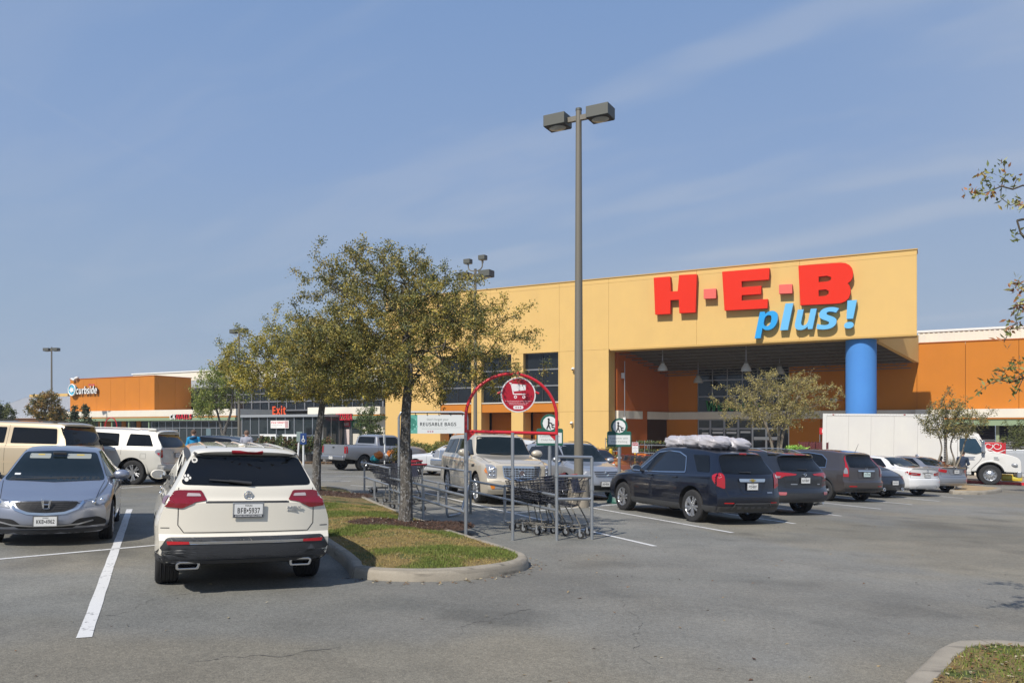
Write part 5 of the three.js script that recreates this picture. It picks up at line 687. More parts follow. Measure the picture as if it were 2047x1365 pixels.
// 9. tan luxury truck facing the camera behind the cart pen
{
  const s = { L: 5.6, W: 2.01, H: 1.9, ro: 1.25, wb: 3.3, R: 0.4, tw: 0.28, rim: 0.29, fround: 0.2, lf: 0.7, kind: 'parked_suv' };
  Object.assign(s, suvTables({ L: s.L, H: 1.89, hr: 1.8, xw: 3.35, xc: 4.0, hc: 1.3, hf: 1.19, bh: 1.22, ro: s.ro, rw: 0.76, rake: 0.02, nose: 0.09, yf: 0.30, front: [[0.3, 0.08], [0.45, 0.0], [0.62, 0.0], [0.72, 0.06], [1.05, 0.08], [1.12, 0.14]] })); s.belt = [[0, 1.22], [4.0, 1.2], [5.2, 1.06], [5.6, 0.94]];
  const c = new Car('cream luxury truck with a wide egg-crate grille facing the cart pen', s, paint(0.56, 0.50, 0.40, 0.2, 0.4));
  c.drape('windshield', screenShape(0.80, 0.68, 1.31, 1.79, 0.05, 0.02), 'f', 0.005, glassTeal);
  c.drape('grille', rshape([[-0.50, 1.00], [0.50, 1.00], [0.46, 0.76], [0.3, 0.69], [0, 0.66, 0.03], [-0.3, 0.69], [-0.46, 0.76]], 0.03), 'f', 0.012, std(0.12, 0.12, 0.12, 0.5, 0.5));
  { const g = []; for (const y of [0.93, 0.87, 0.81, 0.75, 0.70]) { const w = y > 0.76 ? 0.48 : 0.3; g.push(c.strip([[-w, y], [w, y]], 0.016, 'f', 0.026)); } for (let i = -5; i <= 5; i++) g.push(c.strip([[i * 0.088, 1.0], [i * 0.084, Math.abs(i) < 4 ? 0.69 : 0.77]], 0.011, 'f', 0.022)); g.push(c.strip([[-0.52, 1.015], [0.52, 1.015]], 0.06, 'f', 0.03), c.strip([[0.51, 1.0], [0.47, 0.76], [0.3, 0.68], [0, 0.65], [-0.3, 0.68], [-0.47, 0.76], [-0.51, 1.0]], 0.03, 'f', 0.03)); mesh('grille_bars', g.filter(Boolean), M.chrome, c.o); const h = c.hit('f', 0, 0.86); const t = new THREE.TorusGeometry(0.075, 0.014, 10, 30); t.rotateY(Math.PI / 2); mesh('badge', [t.translate(h.x + 0.045, 0.86, 0)], M.chrome, c.o); mesh('badge_shield', T(new THREE.CylinderGeometry(0.06, 0.06, 0.02, 24), h.x + 0.04, 0.86, 0, 0, 0, Math.PI / 2), std(0.2, 0.16, 0.16, 0.3, 0.5), c.o); }
  for (const k of [1, -1]) { const hl = c.drape('headlight', rshape([[0.94 * k, 1.06], [0.90 * k, 0.70], [0.67 * k, 0.72], [0.66 * k, 0.98], [0.74 * k, 1.06]], 0.03), 'f', 0.012, M.lampClear, c.o, 0.06); for (const y of [0.98, 0.88, 0.78]) for (const z of [0.73, 0.82]) { const h = c.hit('f', z * k, y); if (h) mesh('lamp_bowl', T(new THREE.SphereGeometry(0.038, 12, 8), h.x - 0.004, h.y, z * k), M.chrome, hl); } c.drape('indicator', rshape([[0.95 * k, 0.98], [0.93 * k, 0.71], [0.885 * k, 0.71], [0.895 * k, 0.98]], 0.01), 'f', 0.018, M.lampAmber, hl); }
  c.pair('fog_lamp', [[0.84, 0.55], [0.52, 0.53], [0.52, 0.45], [0.80, 0.44]], 'f', 0.01, M.lampClear, 0.02); c.pair('indicator', [[0.84, 0.55], [0.72, 0.545], [0.72, 0.445], [0.80, 0.44]], 'f', 0.014, M.lampAmber, 0.01); c.drape('lower_grille', rshape([[-0.48, 0.4], [0.48, 0.4], [0.44, 0.32], [-0.44, 0.32]], 0.02), 'f', 0.012, M.black); c.plate('f', 0.0, 0.47, 'DXH•1R23', { out: 0.03 });
  c.both('side_window', [[0.45, 1.29], [0.55, 1.70], [1.9, 1.73], [1.9, 1.29]], 0.005, glassDark); c.both('side_window', [[2.0, 1.29], [2.0, 1.73], [2.85, 1.73], [2.88, 1.29]], 0.005, glassDark); c.both('side_window', [[2.98, 1.28], [2.96, 1.73], [3.3, 1.71], [3.85, 1.28]], 0.005, glassDark);
  c.seams([['lr', [[1.95, 0.4], [1.95, 1.8]]], ['lr', [[2.92, 0.4], [2.92, 1.78]]], ['lr', [[3.98, 0.4], [3.98, 1.25]]], ['t', [[4.05, -0.82], [5.1, -0.78], [5.42, -0.5], [5.45, 0], [5.42, 0.5], [5.1, 0.78], [4.05, 0.82]]], ['f', [[-0.92, 0.66], [-0.55, 0.64]]], ['f', [[0.92, 0.66], [0.55, 0.64]]]]);
  c.mirrors(3.65, 1.34, c.paint, 1.35); c.handles([2.2, 3.15], 1.08, M.chrome); c.wiper(0.4, -0.2, 1.33, 1.345, 'f', 0.02); c.rails(0.8, 3.1, 0.68, c.paint); c.seams([['lr', [[1.75, 0.62], [4.0, 0.62]]]], 'side_moulding', 0.03, M.chrome); mesh('fender_vent', ['l', 'r'].map((a) => c.strip([[4.15, 1.0], [4.4, 1.02]], 0.07, a, 0.01)), M.trim, c.o);
  { const f = new THREE.SphereGeometry(1, 10, 6); f.scale(0.09, 0.05, 0.02); const h = c.hit('t', 2.9, 0); mesh('antenna_fin', f.translate(2.9, h.y + 0.03, 0), M.trim, c.o); }
  c.wheels('multi'); const [x, z] = px([957, 1005]); c.place(x, z, 180 - 18, s.ro + s.wb, 0.87);
}
// 10. silver crossover facing the camera, right of it
{
  const s = { L: 4.69, W: 1.83, H: 1.72, ro: 1.0, wb: 2.715, R: 0.36, tw: 0.225, fround: 0.28, kind: 'parked_suv' };
  Object.assign(s, suvTables({ L: s.L, H: 1.71, hr: 1.6, xw: 2.75, xc: 3.55, hc: 1.12, hf: 0.99, bh: 1.07, ro: s.ro, rw: 0.72, nose: 0.1, front: [[0.26, 0.08], [0.45, 0.0], [0.62, 0.03], [0.9, 0.12]] }));
  const c = new Car('silver crossover facing the camera between the tan truck and the lamp post', s, paint(0.40, 0.41, 0.43, 0.6, 0.36));
  c.drape('windshield', screenShape(0.74, 0.62, 1.13, 1.62, 0.05, 0.02), 'f', 0.005, glassTeal); c.drape('grille', rshape([[-0.4, 0.87], [0.4, 0.87], [0.34, 0.70], [-0.34, 0.70]], 0.03), 'f', 0.01, M.trim); { const g = []; for (const y of [0.86, 0.81, 0.76, 0.71]) g.push(c.strip([[-0.4 + (0.86 - y) * 0.4, y], [0.4 - (0.86 - y) * 0.4, y]], 0.018, 'f', 0.022)); mesh('grille_bars', g.filter(Boolean), M.alloy, c.o); const h = c.hit('f', 0, 0.8), t = new THREE.TorusGeometry(0.06, 0.01, 8, 24); t.rotateY(Math.PI / 2); mesh('badge', t.translate(h.x + 0.03, 0.8, 0), M.chrome, c.o); }
  for (const k of [1, -1]) { const hl = c.drape('headlight', rshape([[0.88 * k, 0.88], [0.84 * k, 0.70], [0.50 * k, 0.71], [0.48 * k, 0.84]], 0.03), 'f', 0.012, M.lampClear, c.o, 0.06); c.drape('indicator', rshape([[0.87 * k, 0.86], [0.84 * k, 0.72], [0.72 * k, 0.71], [0.74 * k, 0.82]], 0.02), 'f', 0.017, phys(0.55, 0.16, 0.08, 0.2, 0, { clearcoat: 1 }), hl); } c.drape('lower_grille', rshape([[-0.45, 0.46], [0.45, 0.46], [0.45, 0.32], [-0.45, 0.32]], 0.02), 'f', 0.012, M.black); c.pair('fog_lamp', [[0.72, 0.48], [0.6, 0.48], [0.6, 0.4], [0.72, 0.4]], 'f', 0.014, M.lampClear); c.plate('f', 0.08, 0.5, 'JKD•4804', { out: 0.03 });
  c.both('side_window', [[0.7, 1.13], [0.9, 1.52], [2.7, 1.6], [3.45, 1.12]], 0.005, glassDark); c.seams([['lr', [[1.9, 1.1], [1.85, 1.6]]], ['lr', [[1.15, 1.1], [1.2, 1.58]]]], 'window_post', 0.06, M.trim); c.seams([['lr', [[3.5, 0.4], [3.5, 1.1]]], ['t', [[3.6, -0.68], [4.3, -0.56], [4.45, 0], [4.3, 0.56], [3.6, 0.68]]]]); c.mirrors(3.25, 1.16, c.paint, 1.1); c.handles([1.6, 2.6], 0.98); c.rails(0.8, 2.7, 0.6, M.trim);
  c.wheels('five'); const ex = px([972, 1006]); c.place(ex[0] + 0.98 * 0.911 + 2.25 - 0.05, ex[1] + 0.98 * 0.412 + 2.35, 180 - 24.5, s.ro + s.wb, 0);
}
// 11. white crossover behind it, roof showing
{
  const s = { L: 4.9, W: 1.95, H: 1.78, ro: 1.0, wb: 2.85, R: 0.37, kind: 'parked_suv' };
  Object.assign(s, suvTables({ L: s.L, H: 1.78, hr: 1.68, xw: 3.0, xc: 3.7, hc: 1.15, hf: 1.0, bh: 1.1, ro: s.ro, rw: 0.72 })); const c = new Car('white wagon, only its roof showing between the parked trucks', s, paint(0.66, 0.66, 0.65, 0.1, 0.35)); c.drape('rear_window', screenShape(0.76, 0.64, 1.18, 1.6), 'b', 0.005, glassDark); c.both('side_window', [[0.5, 1.15], [0.75, 1.55], [3.0, 1.66], [3.6, 1.15]], 0.005, glassDark); c.pair('tail_light', [[0.92, 1.15], [0.78, 1.12], [0.78, 0.85], [0.92, 0.85]], 'b', 0.012, M.lampRed); c.rails(0.7, 3.0, 0.6, M.trim); c.mirrors(3.4, 1.2); c.wheels('five'); c.place(1.6, 30.5, -24, 0, 0);
}
// 12. small orange-brown car behind the silver crossover
{
  const s = { L: 4.3, W: 1.75, H: 1.46, ro: 0.85, wb: 2.6, R: 0.31, kind: 'parked_car' };
  Object.assign(s, sedanTables({ L: s.L, H: 1.46, hd: 1.05, xd: 0.3, xb: 1.1, xw: 2.2, xc: 3.1, hc: 1.0, hf: 0.88, bh: 0.98, ro: s.ro, rw: 0.68 })); const c = new Car('small orange-brown car, bonnet showing right of the lamp post', s, paint(0.36, 0.09, 0.02, 0.4, 0.35)); c.drape('windshield', screenShape(0.68, 0.55, 1.02, 1.36), 'f', 0.005, glassDark); c.both('side_window', [[0.7, 1.02], [1.1, 1.36], [2.2, 1.38], [2.95, 1.0]], 0.005, glassDark); c.pair('headlight', [[0.82, 0.84], [0.5, 0.8], [0.48, 0.68], [0.82, 0.7]], 'f', 0.01, M.lampClear); c.mirrors(2.8, 1.03, M.white); c.wheels('five'); c.place(4.5, 33.5, 152, 4.3, 0.2);
}
// 13. navy crossover with sacks on its roof
{
  const s = { L: 4.77, W: 1.84, H: 1.68, ro: 1.0, wb: 2.86, R: 0.363, tw: 0.235, rim: 0.225, gap: 0.075, round: 0.17, lr: 1.35, kind: 'parked_suv' };
  Object.assign(s, suvTables({ L: s.L, H: 1.685, hr: 1.55, xw: 2.6, xc: 3.5, hc: 1.13, hf: 1.0, bh: 1.08, ro: s.ro, rw: 0.70, rake: 0.09, yr: 0.27, rear: [[0.3, 0.10], [0.45, 0.01], [0.66, 0.0], [0.72, 0.05], [1.0, 0.07], [1.1, 0.11], [1.5, 0.40], [1.58, 0.34]] }));
  const c = new Car('navy blue crossover with plastic-wrapped sacks on its roof', s, paint(0.006, 0.009, 0.021, 0.4, 0.3));
  c.drape('rear_window', screenShape(0.70, 0.585, 1.12, 1.50, 0.05, 0.02), 'b', 0.005, glassDark);
  const q = [[1.30, 1.12], [1.46, 1.44], [1.75, 1.53], [2.15, 1.555], [2.6, 1.51], [3.22, 1.06], [2.3, 1.07]]; c.both('side_window', q, 0.005, phys(0.012, 0.018, 0.03, 0.03, 0, { ior: 1.5 })); c.seams([['lr', [[2.20, 1.07], [2.16, 1.56]]]], 'window_post', 0.05, M.trim); { const g = []; for (const a of ['l', 'r']) g.push(c.strip([[1.32, 1.10], [1.36, 1.22], [1.47, 1.45], [1.75, 1.545], [2.15, 1.57], [2.6, 1.525], [3.25, 1.05], [2.3, 1.06]], 0.02, a, 0.008, true)); mesh('chrome_strip', g.filter(Boolean), M.chrome, c.o); }
  c.both('side_window', [[0.47, 1.13], [0.72, 1.50], [1.25, 1.50], [0.90, 1.13]], 0.005, glassDark);
  for (const k of ['l', 'r']) { const lm = c.drape('tail_light', rshape([[0.06, 0.86], [0.06, 1.12], [0.22, 1.13], [0.34, 1.08], [0.30, 0.98], [0.18, 0.85]], 0.04), k, 0.012, M.lampRed, c.o, 0.03); } for (const k of [1, -1]) { const lm = c.drape('tail_light', rshape([[0.92 * k, 1.12], [0.72 * k, 1.13], [0.675 * k, 1.08], [0.675 * k, 0.80], [0.72 * k, 0.80], [0.90 * k, 0.88]], 0.03), 'b', 0.012, M.lampRed, c.o, 0.03); c.drape('lamp_lens', new THREE.Shape().absarc(0.78 * k, 1.06, 0.04, 0, 6.28318), 'b', 0.018, phys(0.6, 0.45, 0.42, 0.1, 0, { clearcoat: 1 }), lm); }
  mesh('chrome_garnish', [c.drape('garnish_face', rshape([[-0.36, 1.01], [0.36, 1.01], [0.34, 0.945], [-0.34, 0.945]], 0.02), 'b', 0.03, M.chrome).geometry.clone()].map((g) => g.translate(-0.002, 0, 0)), M.chrome, c.o);
  { const h = c.hit('b', 0, 0.98); const b = shape([[-0.075, -0.012], [-0.028, -0.012], [-0.022, -0.03], [0.03, -0.03], [0.036, -0.012], [0.08, -0.012], [0.075, 0.014], [0.028, 0.014], [0.022, 0.032], [-0.03, 0.032], [-0.036, 0.014], [-0.08, 0.014]]), g = extr(b, 0.012); g.rotateY(-Math.PI / 2); mesh('badge', g.translate(h.x - 0.034, 0.98, 0), std(0.55, 0.42, 0.12, 0.3, 0.7), c.o); }
  c.seams([['b', [[-0.37, 0.94], [-0.26, 0.69], [0.26, 0.69], [0.37, 0.94]]], ['b', [[-0.70, 1.10], [-0.67, 0.78], [-0.60, 0.60], [0.60, 0.60], [0.67, 0.78], [0.70, 1.10]]], ['lr', [[2.18, 0.36], [2.2, 1.05]]], ['lr', [[3.5, 0.5], [3.52, 1.04]]], ['lr', [[1.35, 1.0], [1.45, 0.72]]]], 'panel_seam', 0.011);
  c.plate('b', 0, 0.845, 'FTZ•8097'); c.drape('bumper_cover', rshape([[-0.92, 0.42], [-0.5, 0.42], [-0.42, 0.47], [0.42, 0.47], [0.5, 0.42], [0.92, 0.42], [0.92, 0.28], [-0.92, 0.28]], 0.02), 'b', 0.014, std(0.045, 0.046, 0.048, 0.55)); { const g = []; g.push(c.strip([[-0.55, 0.37], [-0.47, 0.485], [0.47, 0.485], [0.55, 0.37]], 0.022, 'b', 0.03)); for (let i = -2; i <= 2; i++) g.push(c.strip([[i * 0.18 - 0.05, 0.40], [i * 0.18 + 0.05, 0.40]], 0.05, 'b', 0.022)); mesh('bumper_rib', g.filter(Boolean), std(0.07, 0.072, 0.076, 0.5), c.o); } c.pair('reflector', [[0.72, 0.505], [0.5, 0.505], [0.5, 0.48], [0.72, 0.48]], 'b', 0.016, M.lampRed, 0.006);
  c.both('rocker', [[0.0, 0.42], [0.62, 0.42], [0.62, 0.25], [0.0, 0.25]], 0.01, std(0.045, 0.046, 0.048, 0.55)); c.both('rocker', [[1.40, 0.40], [3.42, 0.40], [3.42, 0.22], [1.40, 0.22]], 0.012, std(0.045, 0.046, 0.048, 0.55)); c.drape('brake_light', rshape([[-0.10, 1.555], [0.10, 1.555], [0.10, 1.535], [-0.10, 1.535]], 0.005), 'b', 0.01, M.lampRed);
  c.wiper(0.0, -0.3, 1.15, 1.155, 'b', 0.035); c.handles([1.62, 2.6], 0.98); c.mirrors(3.08, 1.11, std(0.14, 0.145, 0.16, 0.4), 1.15); c.drape('badge_letters', rshape([[0.42, 0.72], [0.58, 0.72], [0.58, 0.70], [0.42, 0.70]], 0.004), 'b', 0.008, M.alloy); for (const a of ['l']) { const st = c.strip([[1.5, 0.62], [3.4, 0.66]], 0.012, a, 0.003); if (st) mesh('side_crease', st, c.paint, c.o); }
  c.wheels('twin'); const [x, z] = px([1385, 1043]); c.place(x, z, -24.3, s.ro, -0.84); c.o.updateMatrixWorld(true);
  // sacks lashed to the roof
  const wrap = phys(0.47, 0.45, 0.47, 0.32, 0, { clearcoat: 0.5, bumpMap: dtex(128, (u, v) => [fbm(u * 10, v * 10, 4, 3, 10)], false), bumpScale: 0.005 }), printed = phys(0.42, 0.06, 0.07, 0.35, 0, { clearcoat: 0.4 });
  const lay = [[2.4, -0.2, 0, 0, 'nearest the windscreen'], [2.25, 0.34, 0, 0.1, ''], [1.95, -0.05, 1, 0.05, ''], [1.5, -0.28, 1, 0, ''], [1.55, 0.3, 0, 0.08, ''], [1.05, -0.25, 0, 0, ''], [1.02, 0.3, 1, 0.04, '']];
  lay.forEach(([sx, sz, k, tw], i) => { const o = new THREE.Group(); o.name = numbered('wrapped_sack'); scene.add(o); const h = c.hit('t', sx, sz); const g = new THREE.SphereGeometry(1, 36, 24), p = g.attributes.position; for (let j = 0; j < p.count; j++) { let x = p.getX(j), y = p.getY(j), zz = p.getZ(j); const e = (v, n) => Math.sign(v) * Math.abs(v) ** n; x = e(x, 0.55); y = e(y, 0.7); zz = e(zz, 0.55); const n = 0.085 * (fbm(x * 4 + i * 9, zz * 5 + y * 4, 3, i) - 0.5); p.setXYZ(j, x * (0.33 + n), y * (0.15 + n) * (1 - 0.25 * x * x), zz * (0.30 + n)); } g.computeVertexNormals(); o.position.copy(c.o.localToWorld(V(sx, h.y + 0.11 + (i % 2) * 0.015, sz))); o.quaternion.copy(c.o.quaternion).multiply(new THREE.Quaternion().setFromAxisAngle(V(0, 1, 0), tw)); mesh('wrapping', metric(flat(g), 3), wrap, o); if (k) mesh('printed_band', T(new THREE.TorusGeometry(0.2, 0.055, 8, 20), 0, 0.03, 0, 0, 0.3, 0).scale(1.2, 0.52, 1), printed, o); tag(o, ['clear-wrapped sack at the front of the navy crossover roof', 'wrapped sack on the far front side of the navy crossover roof', 'red-printed sack in the middle of the navy crossover roof', 'red-printed sack on the near side of the navy roof', 'plain white sack on the far middle of the navy roof', 'white sack above the navy crossover rear window, near side', 'red-printed sack above the navy rear window, far side'][i], 'sack', 'plastic-wrapped sacks on the navy crossover roof'); });
}
// 14. grey crossover in the next bay
{
  const s = { L: 4.6, W: 1.845, H: 1.66, ro: 0.98, wb: 2.66, R: 0.355, tw: 0.235, rim: 0.22, round: 0.2, lr: 1.3, kind: 'parked_suv' };
  Object.assign(s, suvTables({ L: s.L, H: 1.65, hr: 1.53, xw: 2.8, xc: 3.6, hc: 1.1, hf: 0.98, bh: 1.07, ro: s.ro, rw: 0.69, yr: 0.34, rear: [[0.3, 0.10], [0.5, 0.0], [0.62, 0.0], [0.70, 0.07], [1.0, 0.08], [1.1, 0.11], [1.45, 0.38], [1.52, 0.28]] }));
  const c = new Car('dark grey crossover with silver roof rails beside the navy crossover', s, paint(0.033, 0.036, 0.043, 0.6, 0.36));
  c.drape('rear_window', screenShape(0.68, 0.58, 1.13, 1.45, 0.04, 0.015), 'b', 0.005, glassDark); { const g = extr(rshape([[-0.60, 0], [0.60, 0], [0.64, 0.28], [-0.64, 0.28]], 0.04), 0.03, 0.01); g.rotateX(-Math.PI / 2); g.rotateY(-Math.PI / 2); mesh('spoiler', T(g, 0.46, 1.52, 0), M.trim, c.o); }
  for (const k of [1, -1]) { const l = c.drape('tail_light', rshape([[0.90 * k, 1.10], [0.52 * k, 1.08], [0.26 * k, 1.055], [0.30 * k, 1.02], [0.60 * k, 1.0], [0.72 * k, 0.94], [0.90 * k, 0.96]], 0.015), 'b', 0.012, M.lampRed, c.o, 0.03); c.drape('lamp_lens', rshape([[0.84 * k, 0.995], [0.70 * k, 0.995], [0.74 * k, 0.95], [0.84 * k, 0.96]], 0.01), 'b', 0.017, M.lampClear, l); } c.both('tail_light', [[0.05, 0.97], [0.05, 1.10], [0.34, 1.06], [0.28, 0.99]], 0.01, M.lampRed);
  c.seams([['b', [[-0.66, 1.1], [-0.62, 0.9], [-0.56, 0.7], [0.56, 0.7], [0.62, 0.9], [0.66, 1.1]]], ['lr', [[2.0, 0.4], [2.02, 1.06]]], ['lr', [[3.2, 0.4], [3.22, 1.05]]]], 'panel_seam', 0.011); c.plate('b', 0.0, 0.895, 'KLP•8847'); { const h = c.hit('b', 0, 1.03), t = new THREE.TorusGeometry(0.045, 0.008, 8, 24); t.rotateY(Math.PI / 2); t.scale(1, 0.7, 1); const t2 = new THREE.TorusGeometry(0.026, 0.006, 8, 20); t2.rotateY(Math.PI / 2); mesh('badge', [t.translate(h.x - 0.015, 1.04, 0), t2.translate(h.x - 0.016, 1.04, 0)], M.chrome, c.o); }
  c.drape('bumper_cover', rshape([[-0.92, 0.58], [0.92, 0.58], [0.92, 0.36], [-0.92, 0.36]], 0.03), 'b', 0.012, std(0.04, 0.041, 0.044, 0.55)); c.seams([['b', [[-0.6, 0.44], [-0.4, 0.56], [0.4, 0.56], [0.6, 0.44]]]], 'bumper_rib', 0.02, std(0.2, 0.2, 0.21, 0.4, 0.5)); c.pair('fog_lamp', [[0.80, 0.60], [0.60, 0.60], [0.62, 0.53], [0.78, 0.53]], 'b', 0.018, phys(0.45, 0.12, 0.13, 0.2, 0, { clearcoat: 1 })); c.seams([['b', [[-0.44, 0.80], [-0.24, 0.80]]], ['b', [[0.44, 0.8], [0.54, 0.8]]]], 'badge_letters', 0.022, M.alloy);
  c.both('side_window', [[0.85, 1.12], [1.18, 1.42], [2.8, 1.5], [3.5, 1.08]], 0.005, glassDark); c.seams([['lr', [[1.95, 1.08], [1.95, 1.52]]]], 'window_post', 0.06, M.trim); { const g = ['l', 'r'].map((a) => c.strip([[0.80, 1.09], [1.16, 1.44]], 0.02, a, 0.008)); mesh('chrome_strip', g.filter(Boolean), M.chrome, c.o); } c.wiper(0.1, -0.2, 1.16, 1.17, 'b', 0.03); c.rails(0.8, 2.8, 0.56, M.galv); c.handles([1.6, 2.6], 0.97); c.mirrors(3.25, 1.13); c.arches(M.trim, 0.06); c.both('rocker', [[1.3, 0.42], [3.3, 0.42], [3.3, 0.24], [1.3, 0.24]], 0.01, M.trim); { const h = c.hit('t', 0.75, 0), f = new THREE.SphereGeometry(1, 10, 6); f.scale(0.09, 0.06, 0.02); mesh('antenna_fin', f.translate(0.75, h.y + 0.02, 0), M.trim, c.o); } mesh('exhaust_pipe', T(new THREE.CylinderGeometry(0.03, 0.03, 0.3, 12), 0.15, 0.30, 0.55, 0, 0, Math.PI / 2 - 0.2), M.galv, c.o);
  c.wheels('five'); const [x, z] = px([1604, 1024]); c.place(x, z, -24.3, s.ro, 0.82);
}
// 15. brown-grey crossover with tall red lamps
{
  const s = { L: 4.55, W: 1.82, H: 1.68, ro: 0.98, wb: 2.62, R: 0.35, tw: 0.225, rim: 0.22, round: 0.2, lr: 1.3, kind: 'parked_suv' };
  Object.assign(s, suvTables({ L: s.L, H: 1.68, hr: 1.55, xw: 2.8, xc: 3.55, hc: 1.12, hf: 1.0, bh: 1.06, ro: s.ro, rw: 0.68, yr: 0.34, rear: [[0.3, 0.10], [0.5, 0.0], [0.64, 0.0], [0.72, 0.06], [1.0, 0.08], [1.1, 0.11], [1.48, 0.40], [1.56, 0.36]] }));
  const c = new Car('brown-grey crossover with tall red tail lights', s, paint(0.085, 0.072, 0.068, 0.6, 0.36));
  c.drape('rear_window', screenShape(0.63, 0.50, 1.12, 1.50, 0.05, 0.02), 'b', 0.005, glassDark); for (const k of [1, -1]) { const l = c.drape('tail_light', rshape([[0.86 * k, 1.12], [0.64 * k, 1.48], [0.54 * k, 1.48], [0.67 * k, 1.14], [0.68 * k, 0.82], [0.84 * k, 0.82], [0.90 * k, 0.90]], 0.02), 'b', 0.012, M.lampRed, c.o, 0.03); c.drape('lamp_lens', rshape([[0.83 * k, 1.10], [0.72 * k, 1.10], [0.705 * k, 0.92], [0.83 * k, 0.92]], 0.01), 'b', 0.018, M.lampClear, l); } c.both('tail_light', [[0.06, 0.84], [0.06, 1.12], [0.36, 1.45], [0.42, 1.45], [0.22, 1.1], [0.18, 0.86]], 0.012, M.lampRed);
  c.drape('chrome_garnish', rshape([[-0.36, 1.035], [0.36, 1.035], [0.35, 0.99], [-0.35, 0.99]], 0.01), 'b', 0.025, M.chrome); { const h = c.hit('b', 0, 1.08), x = h.x - 0.02; mesh('badge', [rod(V(x, 1.045, -0.03), V(x, 1.115, -0.038), 0.008), rod(V(x, 1.045, 0.03), V(x, 1.115, 0.038), 0.008), rod(V(x, 1.075, -0.03), V(x, 1.075, 0.03), 0.008)], M.chrome, c.o); } c.plate('b', 0, 0.90, 'CC3•PT80', { bg: '#c9dcd8' }); c.seams([['b', [[-0.37, 0.99], [-0.34, 0.79], [0.34, 0.79], [0.37, 0.99]]], ['b', [[-0.67, 1.1], [-0.66, 0.68], [0.66, 0.68], [0.67, 1.1]]], ['lr', [[1.95, 0.4], [1.98, 1.05]]], ['lr', [[3.15, 0.4], [3.18, 1.04]]]], 'panel_seam', 0.011);
  c.drape('bumper_cover', rshape([[-0.90, 0.46], [0.90, 0.46], [0.90, 0.36], [-0.90, 0.36]], 0.03), 'b', 0.012, std(0.035, 0.035, 0.037, 0.55)); c.pair('reflector', [[0.72, 0.545], [0.46, 0.54], [0.46, 0.51], [0.7, 0.505]], 'b', 0.014, M.lampRed, 0.006); { const g = []; for (let i = -3; i <= 3; i++) g.push(c.strip([[i * 0.14 - 0.04, 0.42], [i * 0.14 + 0.04, 0.42]], 0.04, 'b', 0.022)); mesh('bumper_rib', g.filter(Boolean), M.black, c.o); }
  const q = [[0.98, 1.10], [1.05, 1.33], [1.3, 1.48], [1.9, 1.54], [2.8, 1.52], [3.42, 1.07], [2.2, 1.08]]; c.both('side_window', q, 0.005, glassDark); c.seams([['lr', [[1.9, 1.07], [1.88, 1.55]]]], 'window_post', 0.05, M.trim); { const g = ['l', 'r'].map((a) => c.strip([[0.97, 1.085], [1.03, 1.34], [1.29, 1.495], [1.9, 1.555], [2.8, 1.535], [3.44, 1.06], [2.2, 1.07]], 0.018, a, 0.008, true)); mesh('chrome_strip', g.filter(Boolean), M.chrome, c.o); } c.wiper(0.42, 0.05, 1.15, 1.145, 'b', 0.03); c.handles([1.5, 2.5], 0.98); c.mirrors(3.2, 1.12); { const h = c.hit('t', 0.55, 0.0); mesh('antenna', rod(h, h.clone().add(V(-0.14, 0.28, 0)), 0.008, 0.004), M.trim, c.o); } c.arches(M.trim, 0.05); c.both('rocker', [[1.3, 0.36], [3.3, 0.36], [3.3, 0.24], [1.3, 0.24]], 0.01, M.trim);
  c.wheels('five'); const [x, z] = px([1722, 1000]); c.place(x, z, -24.3, s.ro, 0.8);
}
// 16. low dark coupe deep in its bay
{
  const s = { L: 4.45, W: 1.81, H: 1.3, ro: 1.0, wb: 2.36, R: 0.33, tw: 0.29, rim: 0.235, round: 0.35, kind: 'parked_car' };
  s.top = [[0, 0.78], [0.4, 0.93], [1.3, 1.2], [2.0, 1.29], [2.5, 1.26], [3.2, 0.96], [3.9, 0.85], [4.45, 0.62]]; s.belt = [[0, 0.72], [0.8, 0.88], [3.2, 0.86], [4.0, 0.74], [4.45, 0.5]]; s.bot = [[0, 0.3], [1, 0.18], [4.45, 0.18]]; s.plan = [[0, 0.88], [0.6, 0.99], [1.2, 1], [3, 0.96], [4.45, 0.8]]; s.roofw = [[0, 0.8], [0.5, 0.7], [1.4, 0.6], [2.4, 0.62], [3.2, 0.8], [4.45, 0.6]]; s.rear = [[0.25, 0.1], [0.5, 0], [0.75, 0.12]]; s.front = [[0.2, 0.08], [0.5, 0.05]];
  const c = new Car('low dark coupe tucked between the brown crossover and the white saloon', s, paint(0.03, 0.033, 0.042, 0.5, 0.33)); c.drape('rear_window', screenShape(0.5, 0.42, 0.98, 1.2), 'b', 0.005, glassDark); c.pair('tail_light', [[0.86, 0.78], [0.5, 0.77], [0.52, 0.68], [0.85, 0.66]], 'b', 0.012, M.lampRed); c.both('side_window', [[1.0, 0.95], [1.5, 1.17], [2.4, 1.2], [2.95, 0.92]], 0.005, glassDark); c.plate('b', 0, 0.55, 'HVN•6753', {}); for (const z of [-0.45, 0.45]) { mesh('exhaust_pipe', [T(new THREE.TorusGeometry(0.055, 0.013, 8, 24), 0.06, 0.32, z, 0, Math.PI / 2), T(new THREE.CylinderGeometry(0.05, 0.05, 0.2, 16), 0.18, 0.32, z, 0, 0, Math.PI / 2)], M.chrome, c.o); } c.seams([['b', [[-0.8, 0.63], [0.8, 0.63]]], ['b', [[-0.62, 0.46], [-0.5, 0.36], [0.5, 0.36], [0.62, 0.46]]]]); c.mirrors(2.8, 0.98); c.wheels('five'); const [x, z] = px([1770, 991]); c.place(x - 0.1, z - 0.3, -24.3, s.ro, 0.75);
}
